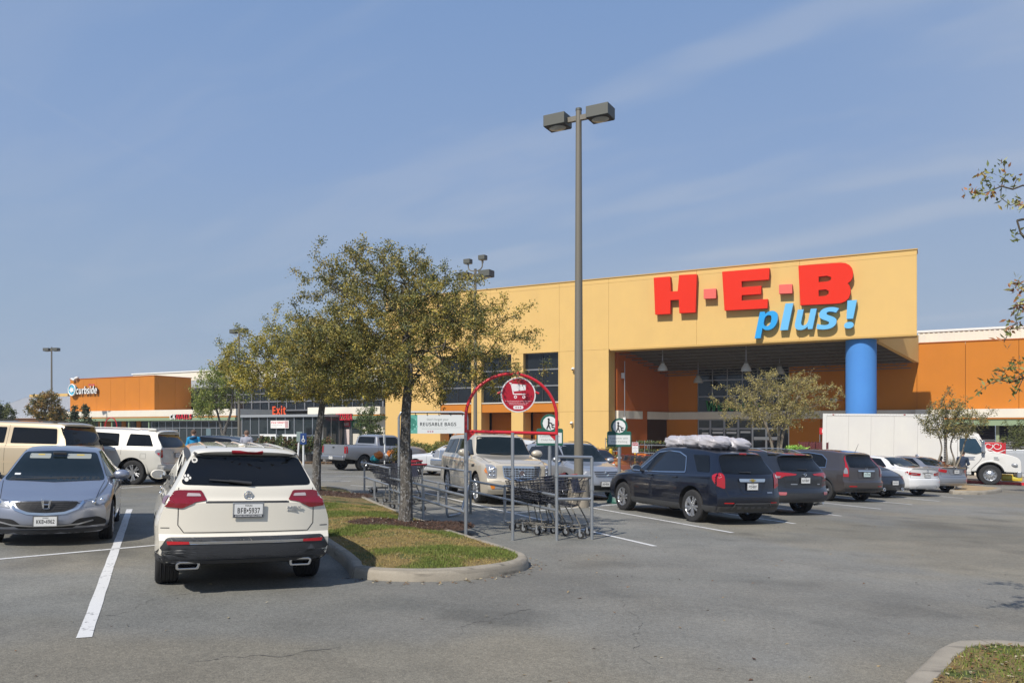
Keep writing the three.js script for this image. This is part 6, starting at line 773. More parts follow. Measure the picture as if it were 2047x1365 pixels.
// 17. white saloon
{
  const s = { L: 4.8, W: 1.82, H: 1.47, ro: 1.08, wb: 2.775, R: 0.325, tw: 0.215, round: 0.22, kind: 'parked_car' };
  Object.assign(s, sedanTables({ L: s.L, H: 1.47, hd: 1.06, xd: 0.62, xb: 1.62, xw: 2.6, xc: 3.5, hc: 1.02, hf: 0.9, bh: 1.0, ro: s.ro, rw: 0.66, rear: [[0.25, 0.10], [0.42, 0.0], [0.62, 0.0], [0.72, 0.06], [1.0, 0.05], [1.05, 0.02]] }));
  const c = new Car('white saloon parked tail-out beside the brown crossover', s, paint(0.70, 0.70, 0.69, 0.02, 0.35)); c.drape('rear_window', screenShape(0.64, 0.53, 1.10, 1.405, 0.05, 0.02), 'b', 0.005, glassTeal); c.drape('rear_shelf', rshape([[-0.5, 1.12], [-0.3, 1.12], [-0.32, 1.19], [-0.48, 1.19]], 0.02), 'b', 0.008, std(0.12, 0.13, 0.12, 0.8)); c.drape('rear_shelf', rshape([[0.5, 1.12], [0.3, 1.12], [0.32, 1.19], [0.48, 1.19]], 0.02), 'b', 0.008, std(0.12, 0.13, 0.12, 0.8));
  for (const k of [1, -1]) { const l = c.drape('tail_light', rshape([[0.90 * k, 0.92], [0.34 * k, 0.87], [0.36 * k, 0.78], [0.62 * k, 0.79], [0.88 * k, 0.83]], 0.02), 'b', 0.012, M.lampRed, c.o, 0.03); c.drape('lamp_lens', rshape([[0.72 * k, 0.865], [0.5 * k, 0.85], [0.5 * k, 0.83], [0.72 * k, 0.84]], 0.005), 'b', 0.016, M.lampClear, l); } c.both('tail_light', [[0.03, 0.82], [0.03, 0.94], [0.30, 0.93], [0.22, 0.84]], 0.01, M.lampRed);
  c.drape('chrome_garnish', rshape([[-0.28, 0.90], [0.28, 0.90], [0.27, 0.875], [-0.27, 0.875]], 0.008), 'b', 0.018, M.chrome); { const h = c.hit('b', 0, 0.96), t = new THREE.TorusGeometry(0.045, 0.008, 8, 24); t.rotateY(Math.PI / 2); mesh('badge', [t.translate(h.x - 0.012, 0.955, 0)], M.chrome, c.o); } c.plate('b', 0.0, 0.795, 'BL8•W838'); c.seams([['b', [[-0.76, 1.02], [-0.74, 0.70], [0.74, 0.70], [0.76, 1.02]]], ['b', [[-0.55, 0.34], [-0.45, 0.42], [0.45, 0.42], [0.55, 0.34]]], ['lr', [[2.1, 0.3], [2.1, 1.0]]], ['lr', [[3.25, 0.3], [3.28, 0.98]]]]); c.both('side_window', [[1.18, 1.05], [1.62, 1.36], [2.6, 1.4], [3.35, 1.0]], 0.005, glassDark); c.seams([['lr', [[2.1, 1.0], [2.08, 1.4]]]], 'window_post', 0.05, M.trim); c.handles([1.7, 2.75], 0.9); c.mirrors(3.1, 1.05); c.wheels('five'); const [x, z] = px([1835, 989]); c.place(x, z, -24.3, s.ro, 0.79);
}
// 18. grey-silver saloon at the end of the row
{
  const s = { L: 4.87, W: 1.85, H: 1.48, ro: 1.08, wb: 2.85, R: 0.33, tw: 0.225, round: 0.24, kind: 'parked_car' };
  Object.assign(s, sedanTables({ L: s.L, H: 1.475, hd: 1.06, xd: 0.45, xb: 1.7, xw: 2.6, xc: 3.5, hc: 1.0, hf: 0.88, bh: 0.99, ro: s.ro, rw: 0.64, rear: [[0.25, 0.10], [0.42, 0.0], [0.6, 0.0], [0.72, 0.06], [1.0, 0.06], [1.06, 0.0]] }));
  const c = new Car('grey-silver saloon at the far end of the row by the dry grass', s, paint(0.30, 0.31, 0.335, 0.6, 0.36)); c.drape('rear_window', screenShape(0.64, 0.52, 1.09, 1.40, 0.05, 0.02), 'b', 0.005, glassTeal); for (const k of [1, -1]) c.drape('tail_light', rshape([[0.90 * k, 1.0], [0.5 * k, 0.94], [0.54 * k, 0.82], [0.88 * k, 0.88]], 0.02), 'b', 0.012, M.lampRed, c.o, 0.03); c.both('tail_light', [[0.03, 0.88], [0.03, 1.0], [0.28, 1.0], [0.2, 0.9]], 0.01, M.lampRed); { const h = c.hit('b', 0, 0.98); const e = new THREE.SphereGeometry(1, 16, 8); e.scale(0.012, 0.03, 0.07); mesh('badge', e.translate(h.x - 0.008, 0.98, 0), M.alloy, c.o); } c.plate('b', 0, 0.87, 'GTM•0617', {}); c.seams([['b', [[-0.46, 0.93], [-0.32, 0.74], [0.32, 0.74], [0.46, 0.93]]], ['b', [[-0.76, 1.0], [-0.74, 0.66], [0.74, 0.66], [0.76, 1.0]]], ['b', [[-0.8, 0.44], [0.8, 0.44]]]]); c.both('side_window', [[1.1, 1.04], [1.65, 1.36], [2.6, 1.39], [3.3, 1.0]], 0.005, glassDark); c.seams([['lr', [[2.1, 1.0], [2.08, 1.4]]]], 'window_post', 0.05, M.trim); { const h = c.hit('t', 1.9, 0), f = new THREE.SphereGeometry(1, 10, 6); f.scale(0.09, 0.06, 0.03); mesh('antenna_fin', f.translate(1.9, h.y + 0.02, 0), M.alloy, c.o); } c.mirrors(3.1, 1.04); c.wheels('five'); const [x, z] = px([1893, 982]); c.place(x, z, -24.3, s.ro, 0.8);
}
// ---------------------------------------------------------------- grass islands
function polyNormals(P) { const n = P.length, out = []; let A = 0; for (let i = 0; i < n; i++) { const a = P[i], b = P[(i + 1) % n]; A += a[0] * b[1] - b[0] * a[1]; } const s = A > 0 ? 1 : -1; for (let i = 0; i < n; i++) { const a = P[(i + n - 1) % n], b = P[(i + 1) % n], dx = b[0] - a[0], dz = b[1] - a[1], l = Math.hypot(dx, dz) || 1; out.push([-dz / l * s, dx / l * s]); } return out; }
function smoothPoly(P, step) { const c = new THREE.CatmullRomCurve3(P.map(([x, z]) => V(x, 0, z)), true, 'centripetal'), n = Math.max(24, Math.round(c.getLength() / step)); return c.getSpacedPoints(n).slice(0, n).map((p) => [p.x, p.z]); }
const inside = (P, x, z) => { let c = false; for (let i = 0, j = P.length - 1; i < P.length; j = i++) if ((P[i][1] > z) !== (P[j][1] > z) && x < (P[j][0] - P[i][0]) * (z - P[i][1]) / (P[j][1] - P[i][1]) + P[i][0]) c = !c; return c; };
const turfTex = dtex(512, (u, v, x, y) => { const n = fbm(u * 6, v * 6, 4, 131, 6), f = hash2(x, y, 132), g = vnoise(u * 128, v * 128, 133, 128), t = sstep(0.48, 0.66, n + 0.25 * (g - 0.5)); const dry = [0.28, 0.20, 0.075], grn = [0.10, 0.13, 0.03], k = 0.55 + 0.6 * f; return [0, 1, 2].map((c) => lerp(dry[c], grn[c], t) * k); });
const turfMat = std(1, 1, 1, 0.95); turfMat.map = turfTex; turfMat.bumpMap = asphaltBump; turfMat.bumpScale = 0.03; withMetric(turfMat, 0.5);
const mulchTex = dtex(256, (u, v, x, y) => { const g = vnoise(u * 64, v * 90, 141, 0), h = hash2(x >> 1, y, 142); const c = 0.03 + 0.07 * g * h + 0.03 * h; return [c * 1.5, c * 0.85, c * 0.55]; });
const mulchMat = std(1, 1, 1, 0.95); mulchMat.map = mulchTex; mulchMat.bumpMap = asphaltBump; mulchMat.bumpScale = 0.03; withMetric(mulchMat, 1);
function island(P, label, kh = 0.14, kw = 0.17, opts = {}) {
  const n = P.length, N = polyNormals(P), K = new THREE.Group(); K.name = numbered('kerb'); scene.add(K); tag(K, label + ' kerb', null, null, 'structure');
  const prof = [[0, -0.05], [0.012, kh * 0.55], [0.03, kh * 0.86], [0.06, kh * 0.99], [kw * 0.6, kh], [kw - 0.01, kh * 0.99], [kw, kh * 0.8], [kw, -0.05]];
  const per = opts.piece ?? 16;
  for (let s = 0; s < n; s += per) {
    const pos = [], idx = [], m = Math.min(per, n - s), q = prof.length;
    for (let i = 0; i <= m; i++) { const k = (s + i) % n, e = i === 0 ? 0.006 : i === m ? -0.006 : 0, nx = P[(k + 1) % n][0] - P[k][0], nz = P[(k + 1) % n][1] - P[k][1], l = Math.hypot(nx, nz) || 1; prof.forEach(([d, h]) => { const w = 0.006 * (vnoise(k * 0.7, d * 30, 7) - 0.5), x = P[k][0] + nx / l * e + N[k][0] * (d + w), z = P[k][1] + nz / l * e + N[k][1] * (d + w); pos.push(x, G(x, z) + h + 0.008 * (vnoise(k * 0.5, 3, 9) - 0.5), -z); }); }
    for (let i = 0; i < m; i++) for (let j = 0; j < q - 1; j++) { const a = i * q + j; idx.push(a, a + 1, a + q, a + 1, a + q + 1, a + q); }
    for (const e of [0, m]) for (let j = 1; j < q - 1; j++) idx.push(e * q, e * q + j, e * q + j + 1);
    let g = new THREE.BufferGeometry(); g.setAttribute('position', new THREE.BufferAttribute(new Float32Array(pos), 3)); g.setIndex(idx); g = toCreasedNormals(g, 0.7); mesh('kerb_stone', g, M.concrete, K);
  }
  const inn = P.map(([x, z], i) => [x + N[i][0] * (kw - 0.01), z + N[i][1] * (kw - 0.01)]);
  const H = (x, z) => { let d = 9; for (let i = 0; i < n; i += 2) d = Math.min(d, Math.hypot(x - inn[i][0], z - inn[i][1])); return kh - 0.012 + (opts.dome ?? 0.06) * sstep(0, 1.1, d) + 0.02 * (fbm(x * 1.5, z * 1.5, 3, 151) - 0.5); };
  let g = new TessellateModifier(0.3, 8).modify(new THREE.ShapeGeometry(shape(inn.map(([x, z]) => [x, z])))); const p = g.attributes.position; for (let i = 0; i < p.count; i++) { const x = p.getX(i), z = p.getY(i); p.setXYZ(i, x, G(x, z) + H(x, z), -z); } g.deleteAttribute('uv'); g.deleteAttribute('normal'); g = mergeVertices(g, 1e-4); g.computeVertexNormals(); metric(g, 0.5);
  const t = new THREE.Mesh(g, opts.mat || turfMat); t.name = numbered(opts.surface || 'turf'); t.receiveShadow = true; scene.add(t); tag(t, label + ' ' + (opts.surface || 'turf'), null, null, 'structure');
  return { inn, H };
}
function instanced(name, geo, mat, list, label, category) { const m = new THREE.InstancedMesh(geo, mat, list.length), o = new THREE.Object3D(), c = new THREE.Color(); list.forEach((e, i) => { o.position.set(...e.p); o.rotation.set(...e.r); o.scale.set(...e.s); o.updateMatrix(); m.setMatrixAt(i, o.matrix); if (e.c) m.setColorAt(i, c.setRGB(...e.c)); }); m.name = numbered(name); m.castShadow = m.receiveShadow = true; scene.add(m); return tag(m, label, category, null, 'stuff'); }
const blade = (() => { const g = new THREE.BufferGeometry(); g.setAttribute('position', new THREE.BufferAttribute(new Float32Array([-0.5, 0, 0, 0.5, 0, 0, 0.25, 0.6, 0.25, -0.25, 0.6, 0.25, 0, 1, 0.7]), 3)); g.setIndex([0, 1, 2, 0, 2, 3, 3, 2, 4]); g.computeVertexNormals(); return g; })();
const leafGeo = (() => { const g = new THREE.BufferGeometry(); g.setAttribute('position', new THREE.BufferAttribute(new Float32Array([0, 0, 0, 0.35, 0.07, 0.22, 1, 0.02, 0, 0.35, 0.07, -0.22, 0.4, 0, 0]), 3)); g.setIndex([0, 1, 4, 1, 2, 4, 2, 3, 4, 3, 0, 4]); g.computeVertexNormals(); return g; })();
const grassMat = std(1, 1, 1, 0.8); const dryLeafMat = std(1, 1, 1, 0.8);
function grassOn(P, H, n, zmax, seed, label, bald = []) {
  const r = rng(seed), out = [], xs = P.map((p) => p[0]), zs = P.map((p) => p[1]), x0 = Math.min(...xs), x1 = Math.max(...xs), z0 = Math.min(...zs), z1 = Math.min(zmax, Math.max(...zs));
  for (let k = 0; k < n * 6 && out.length < n; k++) { const x = lerp(x0, x1, r()), z = lerp(z0, z1, r()); if (!inside(P, x, z)) continue; const gk = sstep(0.47, 0.62, fbm(x * 1.1 + 3, z * 1.1, 4, 161) + 0.08 * (r() - 0.5)); let skip = false; for (const [bx2, bz, br] of bald) if (Math.hypot((x - bx2), (z - bz)) < br * (0.75 + 0.5 * fbm(x * 3, z * 3, 2, 5))) skip = r() > 0.06; if (skip) continue; if (r() > 0.55 + 0.45 * gk) continue;
    const k2 = 0.7 + 0.6 * r(), c = [lerp(0.33, 0.135, gk) * k2, lerp(0.245, 0.175, gk) * k2, lerp(0.085, 0.03, gk) * k2]; out.push({ p: [x, G(x, z) + H(x, z) - 0.004, -z], r: [(r() - 0.5) * 1.6, r() * 6.28, (r() - 0.5) * 1.2], s: [0.006 + 0.005 * r(), (0.018 + 0.035 * r()) * (0.6 + 0.5 * gk), 0.02], c }); }
  instanced('grass', blade, grassMat, out, label, 'grass');
}
const LC = [[0.16, 0.085, 0.035], [0.26, 0.17, 0.07], [0.33, 0.24, 0.12], [0.10, 0.05, 0.025], [0.40, 0.34, 0.22], [0.22, 0.10, 0.03]];
function leavesOn(list, n, seed, spot, label) { const r = rng(seed); for (let i = 0; i < n; i++) { const q = spot(r); if (!q) continue; const [x, z, h] = q, c = LC[(r() * LC.length) | 0], k = 0.6 + 0.6 * r(), s = 0.028 + 0.035 * r(); list.push({ p: [x, G(x, z) + h + 0.005, -z], r: [(r() - 0.5) * 0.7, r() * 6.28, (r() - 0.5) * 0.7], s: [s, s, s], c: c.map((v) => v * k) }); } }
const mainP = smoothPoly([[-1.95, 9.62], [-1.45, 9.46], [-0.97, 9.50], [-0.43, 9.75], [-0.10, 10.08], [0.16, 10.45], [0.24, 10.95], [0.10, 11.45], [-0.30, 12.3], [-0.98, 13.7], [-2.05, 16.2], [-3.2, 19.1], [-4.3, 22.0], [-4.95, 23.7], [-5.7, 24.6], [-6.8, 24.8], [-7.75, 24.2], [-7.95, 23.2], [-6.95, 20.9], [-5.15, 16.9], [-3.5, 13.3], [-2.35, 10.72], [-2.08, 10.0]], 0.18);
const mainI = island(mainP, 'island with two oaks');
const t1 = gnd(810, 1047, 0.16), t2 = gnd(631, 987, 0.16);
grassOn(mainI.inn, mainI.H, 64000, 18, 501, 'short patchy green and straw grass on the island', [[t1[0] + 0.1, t1[1] + 0.1, 0.72], [t1[0] + 0.75, t1[1] - 0.45, 0.45], [t1[0] - 0.55, t1[1] - 0.1, 0.45], [t2[0], t2[1], 1.0]]);
// mulch round the trunks
[[t1, 0.85, 'shredded brown mulch around the nearer oak'], [t2, 1.1, 'shredded brown mulch around the farther oak']].forEach(([[x0, z0], r0, label], k) => {
  const pos = [], idx = [], R = 10, A = 40; for (let i = 0; i <= R; i++) for (let j = 0; j < A; j++) { const a = j / A * 6.2832, r = r0 * i / R * (0.72 + 0.5 * fbm(Math.cos(a) * 1.5 + 5, Math.sin(a) * 1.5 + 5, 3, 171 + k)), x = x0 + Math.cos(a) * r * 1.35 + 0.1, z = z0 + Math.sin(a) * r * 0.85; pos.push(x, G(x, z) + mainI.H(x, z) + 0.05 * (1 - (i / R) ** 2) + (i === R ? -0.02 : 0.008) + 0.02 * (hash2(i, j, 5) - 0.5), -z); }
  for (let i = 0; i < R; i++) for (let j = 0; j < A; j++) { const a = i * A + j, b = i * A + (j + 1) % A; idx.push(a, b, a + A, b, b + A, a + A); } const g = new THREE.BufferGeometry(); g.setAttribute('position', new THREE.BufferAttribute(new Float32Array(pos), 3)); g.setIndex(idx); g.computeVertexNormals(); metric(g, 1);
  const m = new THREE.Mesh(g, mulchMat); m.name = numbered('mulch'); m.receiveShadow = true; scene.add(m); tag(m, label, 'mulch', null, 'stuff');
  const r = rng(900 + k), l = []; for (let i = 0; i < 2600; i++) { const a = r() * 6.283, q = Math.sqrt(r()) * r0 * (0.72 + 0.5 * fbm(Math.cos(a) * 1.5 + 5, Math.sin(a) * 1.5 + 5, 3, 171 + k)), x = x0 + Math.cos(a) * q * 1.35 + 0.1, z = z0 + Math.sin(a) * q * 0.85, c = 0.4 + r(); l.push({ p: [x, G(x, z) + mainI.H(x, z) + 0.05 * (1 - (q / r0) ** 2) + 0.01, -z], r: [(r() - 0.5) * 1.2, r() * 6.28, (r() - 0.5) * 1.2], s: [0.05 * (0.4 + r()), 0.05, 0.03], c: r() < 0.04 ? [0.4, 0.36, 0.3] : [0.10 * c, 0.048 * c, 0.028 * c] }); }
  instanced('mulch_chips', leafGeo, dryLeafMat, l, label.replace('mulch', 'mulch chips'), 'mulch');
});
const nearP = smoothPoly([[1794, 1362], [1820, 1336], [1846, 1313], [1871, 1291], [1897, 1279], [1923, 1275], [1976, 1274.5], [2046, 1279]].map((p) => gnd(...p, 0.14)).concat([[5.4, 6.9], [7.5, 7.3], [8.6, 6.4], [8.6, 4.2], [6.4, 3.4], [3.2, 3.7], [2.2, 4.5]]), 0.12);
const nearI = island(nearP, 'corner island', 0.14, 0.2);
grassOn(nearI.inn, nearI.H, 20000, 9, 502, 'green grass full of dead leaves in the near right corner');
{ const l = []; const xs = nearI.inn.map((p) => p[0]), zs = nearI.inn.map((p) => p[1]); leavesOn(l, 5200, 511, (r) => { const x = lerp(Math.min(...xs), Math.max(...xs), r()), z = lerp(Math.min(...zs), Math.max(...zs), r()); return inside(nearI.inn, x, z) ? [x, z, nearI.H(x, z) + 0.015 * r()] : null; }); instanced('fallen_leaves', leafGeo, dryLeafMat, l, 'dead oak leaves lying on the near right grass', 'fallen leaves'); }
{ const l = []; leavesOn(l, 2600, 512, (r) => { const t = r(), x = lerp(-6.5, 0.2, r()), z = lerp(9.5, 24, t); return inside(mainI.inn, x, z) ? [x, z, mainI.H(x, z) + 0.008] : null; }); instanced('fallen_leaves', leafGeo, dryLeafMat, l, 'dead leaves scattered over the oak island grass', 'fallen leaves'); }
{ const l = []; leavesOn(l, 520, 513, (r) => { const x = lerp(-5, 9, r()), z = 4.5 + 18 * r() ** 1.3; const near = Math.exp(-Math.abs(x - 1.8) / 2.2); return r() < 0.25 + 0.75 * near && !inside(mainP, x, z) && !inside(nearP, x, z) ? [x, z, 0.002] : null; }); leavesOn(l, 240, 514, (r) => { const k = (r() * 40) | 0, p = mainP[k % mainP.length], a = 0.03 + 0.2 * r() ** 2; const N = polyNormals(mainP)[k % mainP.length]; return [p[0] - N[0] * a, p[1] - N[1] * a, 0.002]; }); instanced('fallen_leaves', leafGeo, dryLeafMat, l, 'dead leaves scattered on the asphalt in front', 'fallen leaves'); }
// far island at the end of the bays with dry grass
{ const a = gnd(2002, 981), b = gnd(1925, 976), c = gnd(1960, 989), P = smoothPoly([[a[0], a[1]], [a[0] - 0.1, a[1] + 0.6], [b[0] + 0.8, b[1] + 3.5], [b[0] - 2.5, b[1] + 6.5], [b[0] - 3.6, b[1] + 5.8], [b[0] - 1.6, b[1] + 2.2], [b[0] - 0.6, b[1] - 0.3], [c[0] - 1.1, c[1]], [c[0], c[1]]], 0.3);
  const dirt = plaster(0.36, 0.26, 0.14, 0.4, 0.3, 21); const I = island(P, 'end island', 0.15, 0.2, { mat: dirt, surface: 'bare_soil', piece: 12 });
  const r = rng(77), l = [], [gx, gz] = [b[0] - 0.35, b[1] + 0.5]; for (let i = 0; i < 1500; i++) { const a2 = r() * 6.28, q = 0.22 * Math.sqrt(r()), x = gx + Math.cos(a2) * q, z = gz + Math.sin(a2) * q, c2 = 0.7 + 0.5 * r(), dry = r() < 0.7; l.push({ p: [x, G(x, z) + 0.15, -z], r: [0.05 + 0.55 * r() ** 1.5, r() * 6.28, 0], s: [0.012, 0.6 + 0.8 * r(), 0.18 + 0.2 * r()], c: dry ? [0.44 * c2, 0.33 * c2, 0.16 * c2] : [0.16 * c2, 0.2 * c2, 0.05 * c2] }); }
  instanced('ornamental_grass', blade, grassMat, l, 'tall clump of straw-coloured ornamental grass behind the end saloon', 'grass'); }
// pavement with a red kerb in front of the store
{ const K = new THREE.Group(); K.name = numbered('kerb'); scene.add(K); tag(K, 'red painted kerb in front of the store', null, null, 'structure'); const u0 = -40, p = P0 - 2.6; const pt = (u, d) => { const x = nX * d + us * u, z = nZ * d - uc * u; return [x, z]; };
  const seg = []; for (let u = -36; u < 22; u += 2.9) { const pos = [], idx = []; for (const [d, h] of [[p, -0.1], [p, 0.15], [p + 0.18, 0.15], [p + 0.18, -0.1]]) for (const uu of [u, u + 2.88]) { const [x, z] = pt(uu, d); pos.push(x, G(x, z) + h, -z); } for (let i = 0; i < 3; i++) idx.push(2 * i, 2 * i + 1, 2 * i + 2, 2 * i + 1, 2 * i + 3, 2 * i + 2); const g = new THREE.BufferGeometry(); g.setAttribute('position', new THREE.BufferAttribute(new Float32Array(pos), 3)); g.setIndex(idx); mesh('kerb_stone', g.toNonIndexed(), u > -6 ? M.redPaint : M.concrete, K); }
  const pos = [], idx = []; for (const d of [p + 0.18, PB + 0.2]) for (const u of [-38, 30]) { const [x, z] = pt(u, d); pos.push(x, G(x, z) + 0.145, -z); } const g = new THREE.BufferGeometry(); g.setAttribute('position', new THREE.BufferAttribute(new Float32Array(pos), 3)); g.setIndex([0, 1, 2, 1, 3, 2]); struct('pavement', g.toNonIndexed(), M.concrete); }

// ---------------------------------------------------------------- trees
const leafMat = new THREE.MeshPhysicalMaterial({ color: 0xffffff, roughness: 0.7, vertexColors: true, transmission: 0.32, thickness: 0 });
function leafMesh(name, L, parent) {                             // L: flat list of {p, d, n, l, w, c}
  const n = L.length, pos = new Float32Array(n * 12), nor = new Float32Array(n * 12), col = new Float32Array(n * 12), idx = new Uint32Array(n * 6), s = V();
  for (let i = 0; i < n; i++) {
    const { p, d, u, l, w, c } = L[i]; s.crossVectors(d, u).normalize(); const o = i * 12, mx = p.x + d.x * l * 0.45 + u.x * l * 0.06, my = p.y + d.y * l * 0.45 + u.y * l * 0.06, mz = p.z + d.z * l * 0.45 + u.z * l * 0.06;
    pos.set([p.x, p.y, p.z, mx + s.x * w, my + s.y * w, mz + s.z * w, p.x + d.x * l, p.y + d.y * l, p.z + d.z * l, mx - s.x * w, my - s.y * w, mz - s.z * w], o); const nn = V().crossVectors(s, d).normalize();
    for (let k = 0; k < 4; k++) { nor.set([nn.x, nn.y, nn.z], o + 3 * k); col.set(c, o + 3 * k); } idx.set([i * 4, i * 4 + 1, i * 4 + 2, i * 4, i * 4 + 2, i * 4 + 3], i * 6);
  }
  const g = new THREE.BufferGeometry(); g.setAttribute('position', new THREE.BufferAttribute(pos, 3)); g.setAttribute('normal', new THREE.BufferAttribute(nor, 3)); g.setAttribute('color', new THREE.BufferAttribute(col, 3)); g.setIndex(new THREE.BufferAttribute(idx, 1));
  const m = new THREE.Mesh(g, leafMat); m.name = name; m.castShadow = m.receiveShadow = true; parent.add(m); return m;
}
function tree(name, label, x, zf, o) {
  const r = rng(o.seed), t = thing(name, label, o.cat || 'tree', x, zf, 90, null, false, o.h ?? 0), nodes = [], kids = [];
  const addN = (p, par) => { nodes.push({ p, par, len: par < 0 ? 0 : nodes[par].len + p.distanceTo(nodes[par].p), cnt: 0, kids: 0 }); if (par >= 0) nodes[par].kids++; return nodes.length - 1; };
  const heads = [];
  for (const st of o.stems) { const c = new THREE.CatmullRomCurve3(st.map((q) => V(...q))), n = Math.max(6, Math.round(c.getLength() / 0.22)); let k = -1; for (let i = 0; i <= n; i++) { const p = c.getPoint(i / n); k = addN(p, k); nodes[k].trunk = 1; if (i / n < (o.clear ?? 0.55)) nodes[k].noatt = 1; } heads.push(k); }
  const at = []; let guard = 0;
  while (at.length < o.n && guard++ < o.n * 30) { const e = o.crown[(r() * o.crown.length) | 0], a = r() * 6.283, b = Math.acos(2 * r() - 1), q = (o.shell ? lerp(o.shell, 1, r()) : Math.cbrt(r())) * (0.86 + 0.28 * r()), p = V(e[0] + e[3] * q * Math.sin(b) * Math.cos(a), e[1] + e[4] * q * Math.cos(b), e[2] + e[5] * q * Math.sin(b) * Math.sin(a)); if (p.y < (o.ymin ?? 0)) continue; if (o.ys) p.y = 2.2 + (p.y - 2.2) * o.ys; if (o.gap && fbm(p.x * 1.3 + 9, p.y * 1.3 + p.z * 1.1, 2, o.seed) < o.gap) continue; at.push(p); }
  const c0 = nodes[heads[0]].p; at.sort((a, b) => a.distanceTo(c0) - b.distanceTo(c0)); for (const e of o.extra || []) at.push(V(e[0], o.ys ? 2.2 + (e[1] - 2.2) * o.ys : e[1], e[2]));
  for (const p of at) {
    let best = -1, bd = 1e9; for (let i = 0; i < nodes.length; i++) { if (nodes[i].noatt || nodes[i].kids > 3) continue; const d = p.distanceTo(nodes[i].p) + (o.bal ?? 0.18) * nodes[i].len; if (d < bd) { bd = d; best = i; } }
    if (best < 0) continue; const a = nodes[best].p, d = p.distanceTo(a), n = Math.max(1, Math.round(d / (o.step ?? 0.16))); let k = best; const j = V(r() - 0.5, r() - 0.3, r() - 0.5).multiplyScalar(d * 0.22); for (let i = 1; i <= n; i++) { const s = i / n, q = a.clone().lerp(p, s).addScaledVector(j, 4 * s * (1 - s) * 0.6); q.x += (r() - 0.5) * 0.03; q.y += (r() - 0.5) * 0.03; k = addN(q, k); } nodes[k].tip = 1;
  }
  for (let i = nodes.length - 1; i >= 0; i--) { const n = nodes[i]; if (!n.kids) n.cnt = 1; if (n.par >= 0) nodes[n.par].cnt += n.cnt; }
  const rad = (n, i) => Math.max(o.twig ?? 0.0045, (o.twig ?? 0.0045) * Math.pow(n.cnt, o.pow ?? 0.5));
  const br = [], tr = [];
  for (const n of nodes) { if (n.par < 0) continue; const q = nodes[n.par]; if (n.trunk) continue; const r1 = Math.min(rad(n), o.r1 * 0.7), r0 = Math.min(rad(q), o.r1 * 0.75, r1 * 1.5); br.push([q.p, n.p, r0, r1]); }
  // limbs: tapered cylinders written straight into one buffer
  { const pos = [], idx = []; for (const [a, b, r0, r1] of br) { const S = r0 > 0.02 ? 6 : 4, d = V().subVectors(b, a).normalize(), u = V(d.y, d.z, d.x).cross(d).normalize(), w = V().crossVectors(d, u), o2 = pos.length / 3; for (let i = 0; i < S; i++) { const c = Math.cos(i / S * 6.2832), s = Math.sin(i / S * 6.2832); pos.push(a.x + (u.x * c + w.x * s) * r0, a.y + (u.y * c + w.y * s) * r0, a.z + (u.z * c + w.z * s) * r0, b.x + (u.x * c + w.x * s) * r1, b.y + (u.y * c + w.y * s) * r1, b.z + (u.z * c + w.z * s) * r1); } for (let i = 0; i < S; i++) { const k = o2 + 2 * i, l = o2 + 2 * ((i + 1) % S); idx.push(k, l, k + 1, l, l + 1, k + 1); } } const g = new THREE.BufferGeometry(); g.setAttribute('position', new THREE.BufferAttribute(new Float32Array(pos), 3)); g.setIndex(idx); g.computeVertexNormals(); const m = new THREE.Mesh(g, o.branchMat || std(0.085, 0.072, 0.055, 0.95)); m.name = 'limbs'; m.castShadow = m.receiveShadow = true; t.add(m); }
  for (const st of o.stems) { const c = new THREE.CatmullRomCurve3(st.map((q) => V(...q))), L = c.getLength(), g = new THREE.TubeGeometry(c, 26, 1, 18), p = g.attributes.position, uv = g.attributes.uv; for (let i = 0; i <= 26; i++) { const s = i / 26, cp = c.getPointAt(s), rr = lerp(o.r0, o.r1, Math.pow(s, 0.7)) * (1 + 0.35 * Math.exp(-s * L / 0.10) * (o.flare ?? 1)); for (let j = 0; j <= 18; j++) { const k = i * 19 + j, a = j / 18 * 6.2832, f = rr * (1 + 0.09 * (fbm(Math.cos(a) * 1.5 + 4, s * L * 4 + Math.sin(a) * 1.5, 3, o.seed) - 0.5) * 2); p.setXYZ(k, cp.x + (p.getX(k) - cp.x) * f, cp.y + (p.getY(k) - cp.y) * f, cp.z + (p.getZ(k) - cp.z) * f); uv.setXY(k, a / 6.2832 * 1, s * L * 1.4); } } g.computeVertexNormals(); const m = new THREE.Mesh(g, o.bark || M.bark); m.name = 'trunk'; m.castShadow = m.receiveShadow = true; t.add(m); }
  // leaves in small tufts along the outer twigs
  const L = [], pal = o.pal, R3 = () => V(r() - 0.5, r() - 0.5, r() - 0.5);
  for (const n of nodes) { if (n.trunk || n.cnt > (o.leafCnt ?? 3)) continue; const ny = o.topPal ? clamp(0) : 0, k = Math.round((o.leaves ?? 12) * (0.5 + r())); const tone = 0.75 + 0.5 * r(), cl = pal[(Math.pow(r(), 1) * pal.length) | 0]; for (let i = 0; i < k; i++) { const d = R3().normalize(), p = n.p.clone().addScaledVector(R3(), (o.spread ?? 0.16) * (0.4 + 1.4 * r())); d.y += 0.1; d.normalize(); const u = R3().cross(d).normalize(), c2 = r() < 0.65 ? cl : pal[(r() * pal.length) | 0], q = tone * (o.lum ?? 1.2) * (0.8 + 0.4 * r()); L.push({ p, d, u, l: (o.leaf ?? 0.055) * (0.7 + 0.6 * r()), w: (o.leaf ?? 0.055) * (o.leafW ?? 0.2), c: [c2[0] * q, c2[1] * q, c2[2] * q] }); } }
  leafMesh('crown', L, t); return t;
}
const OAK = [[0.075, 0.095, 0.022], [0.13, 0.13, 0.026], [0.23, 0.20, 0.038], [0.33, 0.26, 0.04], [0.28, 0.21, 0.04], [0.07, 0.08, 0.024], [0.21, 0.18, 0.036]];
